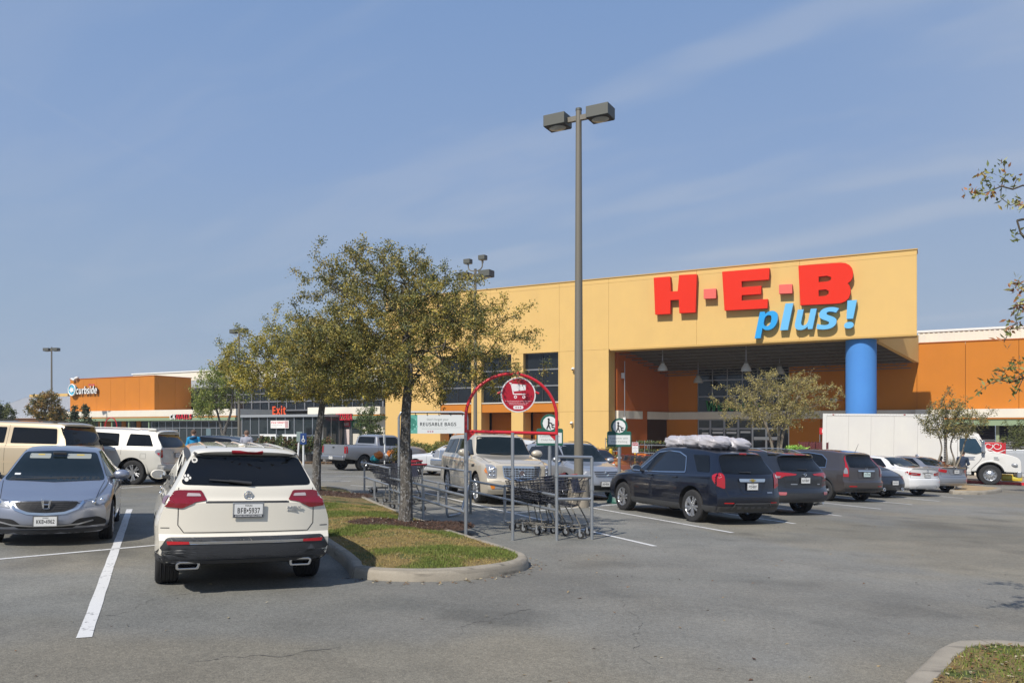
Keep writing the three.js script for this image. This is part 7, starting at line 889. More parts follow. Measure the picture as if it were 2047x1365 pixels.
const OAKY = [[0.10, 0.12, 0.022], [0.21, 0.20, 0.03], [0.36, 0.295, 0.035], [0.40, 0.31, 0.035], [0.28, 0.235, 0.035], [0.13, 0.13, 0.026]];
tree('oak_tree', 'nearer live oak with a dense olive crown and lichened trunk on the island', t1[0], t1[1], { seed: 21, ys: 0.88, h: 0.17, stems: [[[0, -0.1, 0], [0.02, 0.6, 0], [0.0, 1.4, 0.02], [0.02, 2.1, 0], [0.06, 2.7, 0], [0.02, 3.3, 0], [-0.1, 3.85, 0]]], r0: 0.135, r1: 0.06, clear: 0.5, n: 1500, crown: [[0.25, 2.85, 0, 2.25, 0.7, 2.1], [-0.9, 2.95, 0, 1.35, 0.75, 1.4], [-1.3, 3.3, 0.2, 0.9, 0.5, 0.9], [0.15, 3.5, 0, 2.2, 0.75, 1.9], [-0.2, 4.2, 0, 1.8, 0.85, 1.5], [-0.55, 4.75, 0, 1.25, 0.7, 1.1], [0.55, 4.05, 0.1, 1.05, 0.7, 1.1]], ymin: 2.12, leaves: 54, leafCnt: 4, leaf: 0.045, leafW: 0.25, spread: 0.15, lum: 1.3, pal: OAK, bal: 0.16, extra: [[-1.5, 5.5, 0.1], [-0.3, 5.45, 0], [0.3, 5.3, 0.1], [-1.1, 5.35, 0], [2.45, 2.6, 0], [1.4, 4.75, 0], [-1.9, 4.4, 0], [-1.3, 5.15, 0], [-0.75, 5.55, 0.1], [2.4, 3.4, 0], [2.55, 3.0, 0.1], [2.3, 4.2, 0], [-2.0, 4.9, 0], [1.8, 4.35, 0.1], [0.7, 5.05, 0]] });
tree('oak_tree', 'farther yellowing live oak with a leaning trunk on the island', t2[0], t2[1], { seed: 33, h: 0.17, stems: [[[0, -0.1, 0], [0.02, 0.6, 0], [0.05, 1.4, 0], [0.15, 2.2, 0], [0.25, 3.0, 0], [0.2, 3.8, 0]]], r0: 0.135, r1: 0.06, clear: 0.55, n: 1150, crown: [[-0.5, 3.2, 0, 2.0, 0.8, 1.8], [0.6, 3.4, 0, 2.0, 0.9, 1.7], [0.1, 4.1, 0, 1.7, 0.75, 1.5], [-1.5, 3.5, 0, 1.2, 0.8, 1.0], [0.3, 2.9, 0, 2.2, 0.5, 1.6]], ymin: 2.3, leaves: 46, leafCnt: 4, leaf: 0.054, leafW: 0.26, spread: 0.17, lum: 1.3, pal: OAKY, extra: [[-2.6, 4.1, 0], [-2.4, 3.8, 0], [-2.1, 4.45, 0], [-1.0, 5.0, 0], [-1.9, 3.1, 0], [-2.1, 2.9, 0]] });
// green young tree by the nail shop
{ const s = 32.8, zf = 48, x = (435 - CX) / F * zf; tree('shade_tree', 'fresh light-green young tree in front of the nail shop', x, zf, { seed: 41, stems: [[[0.3, -0.2, 0], [0.35, 1, 0], [0.1, 2.4, 0], [-0.4, 4.2, 0]], [[0.3, 0.6, 0], [0.45, 1.8, 0.1], [0.8, 3, 0], [0.9, 4.4, 0]]], r0: 0.13, r1: 0.04, clear: 0.45, n: 420, crown: [[-0.3, 4.2, 0, 1.4, 1.4, 1.2], [0.9, 4.6, 0, 1.3, 1.5, 1.2], [0.3, 5.3, 0, 1.1, 1.0, 1.0], [-0.6, 3.3, 0, 1.0, 0.7, 1.0]], ymin: 2.5, leaves: 20, leaf: 0.11, leafW: 0.26, spread: 0.3, pal: [[0.16, 0.21, 0.03], [0.24, 0.28, 0.045], [0.12, 0.17, 0.03], [0.28, 0.28, 0.05]], twig: 0.006, gap: 0.36 }); }
// leafless-looking tree in front of the entrance
{ const zf = 36, x = (1552 - CX) / F * zf, pale = std(0.20, 0.17, 0.13, 0.95); tree('thin_tree', 'thin pale-twigged tree in front of the shaded entrance', x, zf, { seed: 52, stems: [[[-0.05, -0.2, 0], [-0.1, 1.2, 0], [-0.35, 2.4, 0], [-1.0, 3.8, 0]], [[0.25, -0.2, 0], [0.2, 1.4, 0], [0.4, 2.6, 0], [1.0, 4.0, 0]], [[0.05, 0.2, 0], [0.1, 1.6, 0], [0.15, 2.8, 0], [0.1, 4.4, 0]]], r0: 0.10, r1: 0.035, clear: 0.5, n: 620, crown: [[-0.6, 3.7, 0, 2.1, 1.0, 1.7], [1.1, 3.9, 0, 1.8, 1.0, 1.6], [0.1, 3.2, 0, 1.7, 0.8, 1.5], [0.2, 4.5, 0, 1.8, 0.7, 1.3]], ymin: 2.2, leaves: 18, leafCnt: 4, lum: 1.5, leaf: 0.08, leafW: 0.25, spread: 0.2, pal: [[0.20, 0.165, 0.045], [0.26, 0.21, 0.06], [0.13, 0.12, 0.035], [0.30, 0.25, 0.09]], twig: 0.0065, pow: 0.45, branchMat: pale, bark: pale, extra: [[-3.0, 4.0, 0], [-2.8, 4.4, 0], [2.9, 4.4, 0], [3.1, 4.0, 0], [1.6, 5.2, 0], [-2.2, 2.5, 0]] }); }
// many-stemmed tree on the end island
{ const zf = 35, x = (1888 - CX) / F * zf, pale = std(0.22, 0.19, 0.15, 0.95); tree('yaupon_tree', 'many-stemmed small tree in front of the white truck', x, zf, { seed: 63, h: 0.14, stems: [[[0, 0, 0], [-0.25, 1.0, 0], [-0.1, 1.7, 0], [-0.35, 2.6, 0]], [[0.05, 0, 0], [0.15, 1.1, 0], [0.1, 1.9, 0], [0.2, 3.0, 0]], [[0.1, 0, 0], [0.45, 1.0, 0.05], [0.3, 1.8, 0], [0.55, 2.6, 0]], [[0.12, 0, 0], [0.7, 1.2, 0], [0.95, 2.0, 0], [1.3, 2.9, 0]]], r0: 0.05, r1: 0.025, clear: 0.6, n: 380, crown: [[-0.1, 2.75, 0, 1.0, 0.5, 0.9], [1.0, 2.9, 0, 1.1, 0.55, 0.9], [0.2, 3.4, 0, 0.9, 0.6, 0.8], [0.4, 2.5, 0, 1.1, 0.4, 0.8]], ymin: 2.1, leaves: 20, lum: 1.5, leaf: 0.075, leafW: 0.28, spread: 0.2, pal: [[0.09, 0.09, 0.025], [0.17, 0.145, 0.035], [0.24, 0.19, 0.05], [0.07, 0.075, 0.02]], twig: 0.006, branchMat: pale, bark: pale, extra: [[0.25, 4.4, 0], [0.4, 4.1, 0], [2.3, 3.3, 0], [-1.2, 3.1, 0], [2.0, 3.5, 0]] }); }
{ const zf = 34, x = (2075 - CX) / F * zf; tree('yaupon_tree', 'small green tree cut by the right edge in front of the orange wall', x, zf, { seed: 64, h: 0, stems: [[[0, 0, 0], [-0.1, 1.2, 0], [0.1, 2.6, 0]]], r0: 0.06, r1: 0.03, clear: 0.5, n: 150, crown: [[-0.1, 2.7, 0, 1.0, 0.7, 0.9], [-0.6, 2.3, 0, 0.9, 0.4, 0.7]], ymin: 1.6, leaves: 18, leaf: 0.085, leafW: 0.26, spread: 0.2, pal: [[0.07, 0.09, 0.02], [0.13, 0.14, 0.03]], twig: 0.006, extra: [[-1.4, 3.1, 0], [-1.2, 2.6, 0]] }); }
// bushes and trees beyond, left
{ const zf = 62, x = (90 - CX) / F * zf; tree('autumn_tree', 'orange and green oak beside the far left lamp post', x, zf, { seed: 71, stems: [[[0, -0.2, 0], [0.05, 1.4, 0], [-0.1, 3.4, 0]]], r0: 0.12, r1: 0.05, clear: 0.5, n: 260, crown: [[0, 3.2, 0, 1.5, 0.9, 1.3], [0, 3.9, 0, 1.1, 0.7, 1.0], [0.5, 2.6, 0, 1.2, 0.6, 1.0]], ymin: 1.9, leaves: 20, leaf: 0.15, leafW: 0.28, spread: 0.28, pal: [[0.26, 0.14, 0.02], [0.22, 0.16, 0.025], [0.10, 0.10, 0.02], [0.30, 0.18, 0.03], [0.07, 0.08, 0.02]], twig: 0.01, gap: 0.34 }); }
{ const zf = 60, x = (-6 - CX) / F * zf; tree('far_tree', 'green tree cut by the left edge beyond the tan wagon', x, zf, { seed: 72, stems: [[[0, -0.2, 0], [0, 3, 0]]], r0: 0.1, r1: 0.05, n: 160, crown: [[0, 2.6, 0, 1.3, 0.9, 1.2]], ymin: 1.3, leaves: 20, leaf: 0.15, leafW: 0.28, spread: 0.28, pal: [[0.08, 0.10, 0.02], [0.13, 0.14, 0.03], [0.06, 0.08, 0.02]], twig: 0.01 }); }
function shrub(name, label, x, zf, R, hgt, pal, seed, o = {}) { return tree(name, label, x, zf, { seed, cat: o.cat || 'shrub', h: o.h, stems: [[[0, -0.05, 0], [0.02, hgt * 0.35, 0], [0, hgt * 0.6, 0]]], r0: o.r0 ?? 0.04, r1: 0.02, clear: 0.1, n: o.n ?? 110, crown: o.crown || [[0, hgt * 0.55, 0, R, hgt * 0.48, R]], ymin: 0.05, leaves: (o.leaves ?? 9) * 2, leaf: (o.leaf ?? 0.09) * 1.2, leafW: 0.26, spread: 0.2, pal, twig: 0.005, bal: 0.1 }); }
const DKG = [[0.03, 0.05, 0.018], [0.05, 0.07, 0.02], [0.07, 0.085, 0.025]], YG = [[0.12, 0.15, 0.025], [0.18, 0.19, 0.03], [0.08, 0.11, 0.02], [0.24, 0.2, 0.03]], MG = [[0.05, 0.085, 0.02], [0.08, 0.12, 0.025], [0.11, 0.13, 0.03]];
for (const [pxx, top, i] of [[147, 812, 0], [170, 809, 1]]) { const zf = 58, x = (pxx - CX) / F * zf, h = (HY - top) / F * zf + CAMY - G(x, zf); shrub('conifer_shrub', ['left of two dark conical shrubs before the orange box shop', 'right of two dark conical shrubs before the orange box shop'][i], x, zf, 0.5, h, DKG, 81 + i, { n: 200, crown: [[0, h * 0.35, 0, 0.55, h * 0.3, 0.5], [0, h * 0.62, 0, 0.35, h * 0.25, 0.35], [0, h * 0.85, 0, 0.22, h * 0.16, 0.22], [0.25, h * 0.6, 0, 0.35, 0.25, 0.3]], leaf: 0.12 }); }
for (let i = 0; i < 7; i++) { const zf = 64 + (i % 2), x = (24 + i * 17 - CX) / F * zf; shrub('round_bush', `dark round bush, number ${['one', 'two', 'three', 'four', 'five', 'six', 'seven'][i]} from the left under the far lamp`, x, zf, 0.75, 1.75 + 0.3 * hash2(i, 4), [...DKG, ...OAK.slice(3, 5)], 91 + i, { n: 70, leaf: 0.13, leaves: 12 }).userData.group = 'dark bushes under the far left lamp'; }
{ const zf = 50, x = (740 - CX) / F * zf; shrub('bushy_tree', 'tall green bush between the pizza shop and the yellow wall', x, zf, 0.95, 3.9, MG, 101, { cat: 'bush', n: 300, leaf: 0.10, leaves: 9, crown: [[0, 2.6, 0, 0.9, 1.2, 0.9], [0.1, 1.4, 0, 0.8, 1.0, 0.8]] }); }
for (let i = 0; i < 8; i++) { const zf = 55 - i * 0.3, x = (816 + i * 12 - CX) / F * zf; shrub('wall_shrub', `yellow-green shrub along the yellow wall, number ${['one', 'two', 'three', 'four', 'five', 'six', 'seven', 'eight'][i]} from the left`, x, zf, 0.42, 1.35 + 0.2 * hash2(i, 7), YG, 111 + i, { n: 60, leaf: 0.085, leaves: 12 }).userData.group = 'yellow-green shrubs along the yellow wall'; }
for (const [pxx, i] of [[1192, 0], [1210, 1]]) { const zf = 51.5 - i, x = (pxx - CX) / F * zf; shrub('wall_shrub', ['round green shrub right of the lamp post by the yellow wall', 'round green shrub beside the plant rack'][i], x, zf, 0.5, 1.25, MG, 121 + i, { n: 70 }); }
// the tree at the right edge, whose trunk stands outside the frame: its twigs reach in
{
  const Z0 = 7.0, X0 = 6.0, base = 0.12, w = (pxx, py, z = Z0) => { const x = (pxx - CX) / F * z; return [x - X0, CAMY + (HY - py) / F * z - G(X0, Z0) - base, -(z - Z0)]; };
  const ex = []; const run = (a, b, n, z = Z0) => { for (let i = 1; i <= n; i++) ex.push(w(lerp(a[0], b[0], i / n), lerp(a[1], b[1], i / n) + 4 * Math.sin(i * 2.1), z)); };
  run([2200, 372], [2047, 372], 5); run([2047, 372], [1940, 386], 5); ex.push(w(1975, 368), w(1968, 350), w(1985, 342), w(2008, 350), w(2007, 325), w(2012, 372), w(2000, 394), w(2030, 362), w(2020, 410), w(2040, 400)); run([2120, 430], [2035, 440], 4); ex.push(w(2045, 465), w(2030, 470), w(2042, 415)); run([2140, 560], [2030, 568], 5, 6.8); ex.push(w(2034, 575, 6.8)); run([2140, 590], [2042, 598], 4, 6.7); ex.push(w(2040, 612, 6.7), w(2036, 630, 6.7)); ex.push(w(2046, 620, 6.7)); run([2040, 632], [2012, 676], 4, 6.7); run([2180, 740], [2047, 755], 6, 6.9); run([2047, 755], [1962, 774], 4, 6.9); ex.push(w(2010, 742, 6.9), w(2030, 735, 6.9), w(2040, 720, 6.9), w(2000, 752, 6.9), w(2040, 775, 6.9), w(2032, 790, 6.9), w(2020, 760, 6.9), w(2044, 742, 6.9));
  tree('live_oak', 'oak reaching leafy twigs in from the right edge', X0, Z0, { seed: 131, lum: 1.6, h: base, stems: [[[0, -0.1, 0], [0.05, 1.2, 0], [0, 2.4, 0], [-0.1, 3.4, 0]]], r0: 0.14, r1: 0.07, clear: 0.4, n: 240, crown: [[0.6, 3.5, -0.3, 1.2, 1.0, 1.3], [0.4, 4.4, 0.1, 1.0, 0.7, 1.1]], ymin: 2.3, leaves: 13, leafCnt: 2, leaf: 0.058, leafW: 0.2, spread: 0.08, pal: [[0.11, 0.13, 0.03], [0.07, 0.09, 0.025], [0.26, 0.19, 0.05], [0.14, 0.14, 0.04], [0.22, 0.09, 0.035], [0.2, 0.2, 0.07]], extra: ex, twig: 0.003, bal: 0.02 });
}
// ---------------------------------------------------------------- lamp posts
function lampPost(label, x, zf, H, az, o = {}) {
  const t = thing('lamp_post', label, 'lamp post', x, zf, az), pm = o.mat || M.pole, r = o.r ?? 0.115;
  if (o.base) { mesh('base', [cyl(0.29, 0.285, 0.76, 0, -0.02, 0, 32), cyl(0.285, 0.27, 0.03, 0, 0.74, 0, 32)], M.concrete, t); mesh('base_plate', [box(0.34, 0.03, 0.34, 0, 0.785, 0)], pm, t); }
  mesh('pole', cyl(r, r * 0.62, H - (o.base ? 0.78 : 0), 0, o.base ? 0.78 : 0, 0, 20), pm, t); mesh('pole_cap', cyl(r * 0.68, r * 0.66, 0.06, 0, H, 0, 16), M.fixture, t);
  const ay = H - (o.drop ?? 0.2), d = o.reach ?? 0.62;
  for (const s of [-1, 1]) {
    mesh('arm', box(d - 0.28, 0.13, 0.10, s * (d / 2 - 0.1), ay, 0), pm, t);
    const h = new THREE.Group(); h.name = 'lamp_head'; t.add(h); const sh = rbox(0.62, 0.3, 0.5, s * d, ay + 0.02, 0, 0.012, 2); mesh('housing', sh, M.fixture, h); mesh('lens_frame', [bx(s * d - 0.29, s * d + 0.29, ay - 0.145, ay - 0.133, -0.23, 0.23)], M.black, h); const e = new THREE.SphereGeometry(1, 24, 10, 0, 6.2832, Math.PI / 2, Math.PI / 2); e.scale(0.235, 0.05, 0.19); mesh('lens', e.translate(s * d, ay - 0.145, 0), M.lens, h);
  }
  if (o.flood) for (const s of [-1, 1]) { mesh('bracket', tube([V(0, H - 0.05, 0), V(s * 0.25, H, 0), V(s * 0.38, H + 0.12, 0), V(s * 0.40, H + 0.3, 0)], 0.03, 14, 8), pm, t); const h = new THREE.Group(); h.name = 'flood_lamp'; t.add(h); const q = s > 0 ? [0.44, 0.56] : [0.30, 0.46]; mesh('housing', rbox(0.36, 0.22, 0.3, s * 0.42, H + q[1], 0, 0.02), M.fixture, h); mesh('knuckle', cyl(0.05, 0.05, 0.12, s * 0.41, H + 0.3, 0, 10), pm, h); mesh('lens', box(0.3, 0.012, 0.24, s * 0.42, H + q[1] - 0.115, 0), M.lens, h); }
  return t;
}
{ const [x, z] = gnd(1157, 1013); lampPost('tall brown lamp post on a round concrete base', x, z, 10.5, 119, { base: true, r: 0.125 }); }
{ const z = 38, x = (950 - CX) / F * z; lampPost('lamp post with four heads in front of the yellow wall', x, z, (HY - 540) / F * z + CAMY - G(x, z), 119, { flood: true, r: 0.10, drop: 0.25 }); }
{ const z = 80, x = (102 - CX) / F * z; lampPost('far left lamp post standing among the autumn trees', x, z, (HY - 695) / F * z + CAMY - G(x, z), 100, { r: 0.11, reach: 0.5 }); }
{ const z = 62, x = (477 - CX) / F * z; lampPost('lamp post half hidden by the green young tree', x, z, (HY - 657) / F * z + CAMY - G(x, z), 119, { r: 0.11, reach: 0.5 }); }

// ---------------------------------------------------------------- the pen for trolleys
{
  const t = thing('cart_pen', 'galvanised pipe pen for shopping carts with a red arch', 'cart pen', 0, 13.6, 90);
  const L = (x, zf, h) => V(x, G(x, zf) + h - G(0, 13.6), -(zf - 13.6)), r = 0.030;
  const A = [-0.80, 13.62], B = [0.01, 13.6], Cc = [0.78, 13.75], D = [1.42, 14.0], la = [-1.84, 16.3], lb = [-2.95, 19.0], lc = [-3.65, 20.9], ld = [-4.2, 22.4], ra = [-0.15, 16.3], rb = [-0.96, 18.2], rc = [-1.9, 20.3], rd = [-2.5, 21.9];
  const post = (p, h, m = M.galv, rr = r) => mesh('post', [rod(L(...p, -0.02), L(...p, h), rr, rr, 10), cyl(rr * 1.35, rr * 1.35, 0.07, L(...p, h).x, L(...p, h * 0.6).y, L(...p, 0).z, 10)], m, t), rail = (p, q, h0, h1 = h0, n = 'rail') => mesh(n, rod(L(...p, h0), L(...q, h1), r * 0.85, r * 0.85, 10), M.galv, t);
  post(A, 1.84); post(B, 1.86); post(Cc, 1.84); post(D, 1.46); for (const p of [la, lb]) post(p, 0.76); post(lc, 0.55); for (const p of [ra, rb]) post(p, 0.74); post(rc, 0.58);
  rail(A, la, 0.74); rail(la, lb, 0.74); rail(A, lb, 0.46); rail(Cc, ra, 0.78); rail(ra, rb, 0.76); rail(Cc, rb, 0.52); rail(Cc, D, 1.46); rail(Cc, D, 1.12); rail(Cc, D, 0.72);
  for (const [p, q, e] of [[lb, lc, ld], [rb, rc, rd]]) { mesh('end_hoop', bent([L(...p, 0.97), L(...e, 0.97), L(...e, 0.02)], r * 0.9, 0.12), M.galv, t); rail(p, e, 0.56); mesh('post', rod(L(...p, -0.02), L(...p, 1.0), r, r, 10), M.galv, t); }
  mesh('guard_bend', bent([L(-1.45, 17.2, 0.62), L(-1.42, 17.2, 0.02), L(-1.15, 17.7, 0.05), L(-1.0, 18.2, 0.66)], r * 0.9, 0.1), M.galv, t); mesh('floor_bar', rod(L(...ra, 0.05), L(0.55, 14.6, 0.05), r * 0.7, r * 0.7), M.galv, t);
  // red arch on the three tall posts
  const a = L(...A, 1.62), c = L(...Cc, 1.62), mid = a.clone().lerp(c, 0.5), half = a.distanceTo(c) / 2, ux = c.clone().sub(a).setY(0).normalize(), pts = [a.clone()]; pts.push(a.clone().setY(a.y + 0.45)); for (let i = 0; i <= 16; i++) { const q = Math.PI - Math.PI * i / 16; pts.push(mid.clone().addScaledVector(ux, half * Math.cos(q)).setY(mid.y + 0.5 + 0.76 * Math.sin(q))); } pts.push(c.clone().setY(c.y + 0.45), c.clone());
  mesh('arch', tube(pts, 0.028, 90, 10, false, 0.3), M.redPaint, t); mesh('cross_bar', rod(L(...A, 1.86), L(...Cc, 1.86), 0.03, 0.03, 10), M.redPaint, t);
  for (const [p, s] of [[a, 1], [c, -1]]) mesh('gusset', extr(shape([[0, 0], [0, -0.18], [s * 0.18, 0]]), 0.012).translate(p.x, L(...A, 1.85).y, p.z), M.redPaint, t);
  // round sign hung inside the arch
  const tx = ctex(512, 512, (g, w) => {
    g.fillStyle = '#d9d4d4'; g.fillRect(0, 0, w, w); g.fillStyle = '#a8142a'; g.beginPath(); g.arc(256, 256, 244, 0, 7); g.fill(); g.strokeStyle = g.fillStyle = '#e3dede';
    g.lineJoin = 'round'; g.beginPath(); g.moveTo(128, 78); g.lineTo(150, 92); g.lineTo(182, 92); g.lineTo(372, 108); g.lineTo(366, 186); g.lineTo(190, 206); g.closePath(); g.fill(); g.lineWidth = 17; g.beginPath(); g.moveTo(122, 76); g.lineTo(150, 88); g.lineTo(184, 246); g.lineTo(364, 246); g.stroke(); g.lineWidth = 13; g.beginPath(); g.arc(214, 288, 17, 0, 7); g.stroke(); g.beginPath(); g.arc(338, 288, 17, 0, 7); g.stroke();
    g.textAlign = 'center'; g.font = '19px sans-serif'; ['We are not responsible for vehicles damaged by', 'shopping carts left in the parking lot.', 'Thank you for shopping with us.'].forEach((s, i) => g.fillText(s, 256, 356 + i * 24, 400)); g.lineWidth = 5; g.beginPath(); g.roundRect(180, 418, 152, 52, 24); g.fill(); g.fillStyle = '#8d1022'; g.font = 'bold 36px sans-serif'; g.fillText('H·E·B', 256, 457);
  });
  const s = thing('round_sign', 'round red shopping cart sign hanging in the red arch', 'sign', 0, 13.6, 90); const rad = 0.305, cy = CAMY + (HY - 789) / F * 13.6 - G(0, 13.6), cx = (1036 - CX) / F * 13.6; const ang = -Math.atan2(c.z - a.z, c.x - a.x) ;
  const disc = T(new THREE.CylinderGeometry(rad, rad, 0.02, 48), 0, 0, 0, Math.PI / 2), face = new THREE.CircleGeometry(rad - 0.008, 48).translate(0, 0, 0.012);
  mesh('board', disc.rotateY(ang).translate(cx, cy, -0.04), M.signWhite, s); mesh('print', face.rotateY(ang).translate(cx, cy, -0.04), std(1, 1, 1, 0.45, 0, { map: tx }), s); mesh('hanger', [rod(V(cx, cy + rad, -0.05), V(cx, cy + rad + 0.13, -0.05), 0.012), rod(V(cx - 0.3, cy + 0.05, -0.05), V(cx - 0.36, cy + 0.02, -0.05), 0.02), rod(V(cx + 0.3, cy + 0.05, -0.05), V(cx + 0.36, cy + 0.02, -0.05), 0.02)], M.redPaint, s);
  // framed banner about bags
  const zb = 18.4, bt = thing('bag_sign', 'pipe-framed white sign reading REUSABLE BAGS', 'sign', 0, zb, 90), q = (pxx, py) => V((pxx - CX) / F * zb, CAMY + (HY - py) / F * zb - G(0, zb), 0), gx = (x) => G(x, zb) - G(0, zb);
  const l0 = q(797, 824), r0 = q(934, 824); mesh('frame', bent([V(l0.x, gx(l0.x), 0), l0, r0, V(r0.x, gx(r0.x), 0)], 0.028, 0.1), M.galv, bt);
  const bA = q(802, 866.5), bB = q(929, 829); const btx = ctex(1024, 302, (g, w, h) => { g.fillStyle = '#d8dcdc'; g.fillRect(0, 0, w, h); g.fillStyle = '#5fa79a'; g.fillRect(0, 0, 260, h); g.fillStyle = '#3e8577'; g.beginPath(); g.arc(150, 150, 100, 0, 7); g.fill(); g.fillStyle = '#86c3b8'; for (let i = 0; i < 30; i++) { g.beginPath(); g.arc(260 * hash2(i, 1), 300 * hash2(i, 2), 14 * hash2(i, 3) + 4, 0, 7); g.fill(); } g.fillStyle = '#555b5e'; g.font = '46px sans-serif'; g.fillText("Don't forget your", 410, 92); g.fillStyle = '#3d4347'; g.font = '600 78px sans-serif'; g.fillText('REUSABLE BAGS', 296, 180, 690); g.fillStyle = '#8b9193'; g.fillRect(300, 204, 660, 3); g.font = '18px sans-serif'; g.fillText('Bring your own bags and help keep our town clean', 330, 234, 600); g.fillStyle = '#a3405f'; g.font = 'bold 40px sans-serif'; g.fillText('H·E·B', 420, 284); });
  mesh('board', bx(bA.x, bB.x, bA.y, bB.y, -0.008, 0.008), M.signWhite, bt); mesh('print', new THREE.PlaneGeometry(bB.x - bA.x, bB.y - bA.y).translate((bA.x + bB.x) / 2, (bA.y + bB.y) / 2, 0.0105), std(1, 1, 1, 0.5, 0, { map: btx }), bt); const cl = []; for (let i = 0; i < 6; i++) { const x = lerp(bA.x + 0.06, bB.x - 0.06, i / 5); cl.push(new THREE.TorusGeometry(0.034, 0.006, 6, 14).rotateY(Math.PI / 2).translate(x, bB.y + 0.02, 0)); } mesh('hook', cl, M.trim, bt);
}
// ---------------------------------------------------------------- shopping carts (x forward)
const wire = std(0.045, 0.048, 0.06, 0.5, 0.4);
function cartParts(t) {
  const w = [], P = (u, v, s, k) => { const x = lerp(lerp(0.02, 0.16, v), lerp(0.90, 0.80, v), u), y = lerp(lerp(0.98, 0.50, v), lerp(0.86, 0.60, v), u), z = s * lerp(lerp(0.28, 0.22, v), lerp(0.21, 0.17, v), u); return V(x, y, z); };
  for (const s of [-1, 1]) { for (let i = 0; i <= 14; i++) w.push(rod(P(i / 14, 0, s), P(i / 14, 1, s), 0.0042, 0.0042, 4)); for (let j = 0; j <= 7; j++) w.push(rod(P(0, j / 7, s), P(1, j / 7, s), j === 0 ? 0.008 : 0.0042, j === 0 ? 0.008 : 0.0042, 5)); }
  for (let j = 0; j <= 7; j++) w.push(rod(P(1, j / 7, -1), P(1, j / 7, 1), 0.0035, 0.0035, 4)); for (let i = 0; i <= 8; i++) { const s = lerp(-1, 1, i / 8); w.push(rod(P(1, 0, s), P(1, 1, s), 0.0042, 0.0042, 4), rod(P(0, 0.1, s), P(0, 1, s), 0.0042, 0.0042, 4), rod(P(0, 1, s), P(1, 1, s), 0.0042, 0.0042, 4)); } for (let i = 1; i < 10; i++) w.push(rod(P(i / 10, 1, -1), P(i / 10, 1, 1), 0.0042, 0.0042, 4));
  mesh('basket', w, wire, t); mesh('bumper_band', [rod(P(0.75, 0.55, -1.02), P(1.02, 0.55, -1.02), 0.012), rod(P(1.02, 0.55, -1.02), P(1.02, 0.55, 1.02), 0.012), rod(P(0.75, 0.55, 1.02), P(1.02, 0.55, 1.02), 0.012)], wire, t);
  mesh('handle', [rod(V(-0.04, 1.0, -0.27), V(-0.04, 1.0, 0.27), 0.019, 0.019, 12)], phys(0.5, 0.012, 0.02, 0.35), t); mesh('handle_bracket', [rod(V(-0.04, 1.0, -0.27), P(0, 0.1, -1), 0.010), rod(V(-0.04, 1.0, 0.27), P(0, 0.1, 1), 0.010)], wire, t);
  mesh('child_seat', [T(new THREE.BoxGeometry(0.02, 0.22, 0.44), 0.17, 0.86, 0, 0, 0, -0.25), box(0.14, 0.012, 0.42, 0.11, 0.75, 0)], std(0.10, 0.10, 0.13, 0.6), t);
  const f = []; for (const s of [-1, 1]) f.push(bent([P(0.05, 0.95, s * 0.95), V(0.12, 0.42, s * 0.235), V(-0.02, 0.17, s * 0.25), V(0.86, 0.14, s * 0.17)], 0.0115, 0.06, 8), rod(P(0.55, 1, s * 0.9), V(0.42, 0.16, s * 0.21), 0.009)); f.push(rod(V(0.0, 0.17, -0.25), V(0.0, 0.17, 0.25), 0.011), rod(V(0.84, 0.14, -0.17), V(0.84, 0.14, 0.17), 0.011)); for (let i = 1; i < 7; i++) f.push(rod(V(i * 0.12, 0.165, -0.22), V(i * 0.12, 0.165, 0.22), 0.004, 0.004, 4)); mesh('frame', f, M.steelDark, t);
  for (const [x, z] of [[0.02, -0.24], [0.02, 0.24], [0.78, -0.165], [0.78, 0.165]]) { const c = new THREE.Group(); c.name = 'caster'; t.add(c); mesh('wheel', T(new THREE.CylinderGeometry(0.062, 0.062, 0.03, 20), x - 0.02, 0.062, z, Math.PI / 2), M.rubber, c); mesh('hub', T(new THREE.CylinderGeometry(0.03, 0.03, 0.034, 12), x - 0.02, 0.062, z, Math.PI / 2), M.galv, c); mesh('fork', [box(0.03, 0.09, 0.006, x - 0.01, 0.10, z - 0.022), box(0.03, 0.09, 0.006, x - 0.01, 0.10, z + 0.022), cyl(0.016, 0.016, 0.04, x, 0.13, z, 10)], M.galv, c); }
}
const cart0 = thing('shopping_cart', 'front cart of the nested carts in the pen, nose to the left', 'shopping cart', 0.98, 14.25, -72, 'grey wire carts with red handles', true); cartParts(cart0); cart0.scale.setScalar(1.1);
function cart(label, x, zf, az, h = 0) { const c = cart0.clone(); c.name = numbered('shopping_cart'); scene.add(c); const t = upQ.clone().multiply(new THREE.Quaternion().setFromAxisAngle(V(0, 1, 0), (90 - az) * D2R)); c.quaternion.copy(t); c.position.copy(onG(x, zf, h)); c.userData = { ...cart0.userData, label }; return c; }
{ const [x, z] = gnd(1114, 1064); cart0.position.copy(onG(x, z)); }
{ const [x, z] = gnd(1138, 1068); cart('middle cart of the nested carts in the pen', x, z, -72); } { const [x, z] = gnd(1168, 1074); cart('rear cart of the nested carts, nearest the end post', x, z, -70); }
{ const [x, z] = gnd(812, 1010); cart('empty cart in the pen just left of the nearer oak trunk', x, z, -60); } { const [x, z] = gnd(832, 1023); cart('empty cart in the pen hidden behind the nearer oak trunk', x, z, -60); } { const [x, z] = gnd(826, 1003); cart('empty cart pushed in beside the oak trunk, farthest of the three', x, z, -60); }
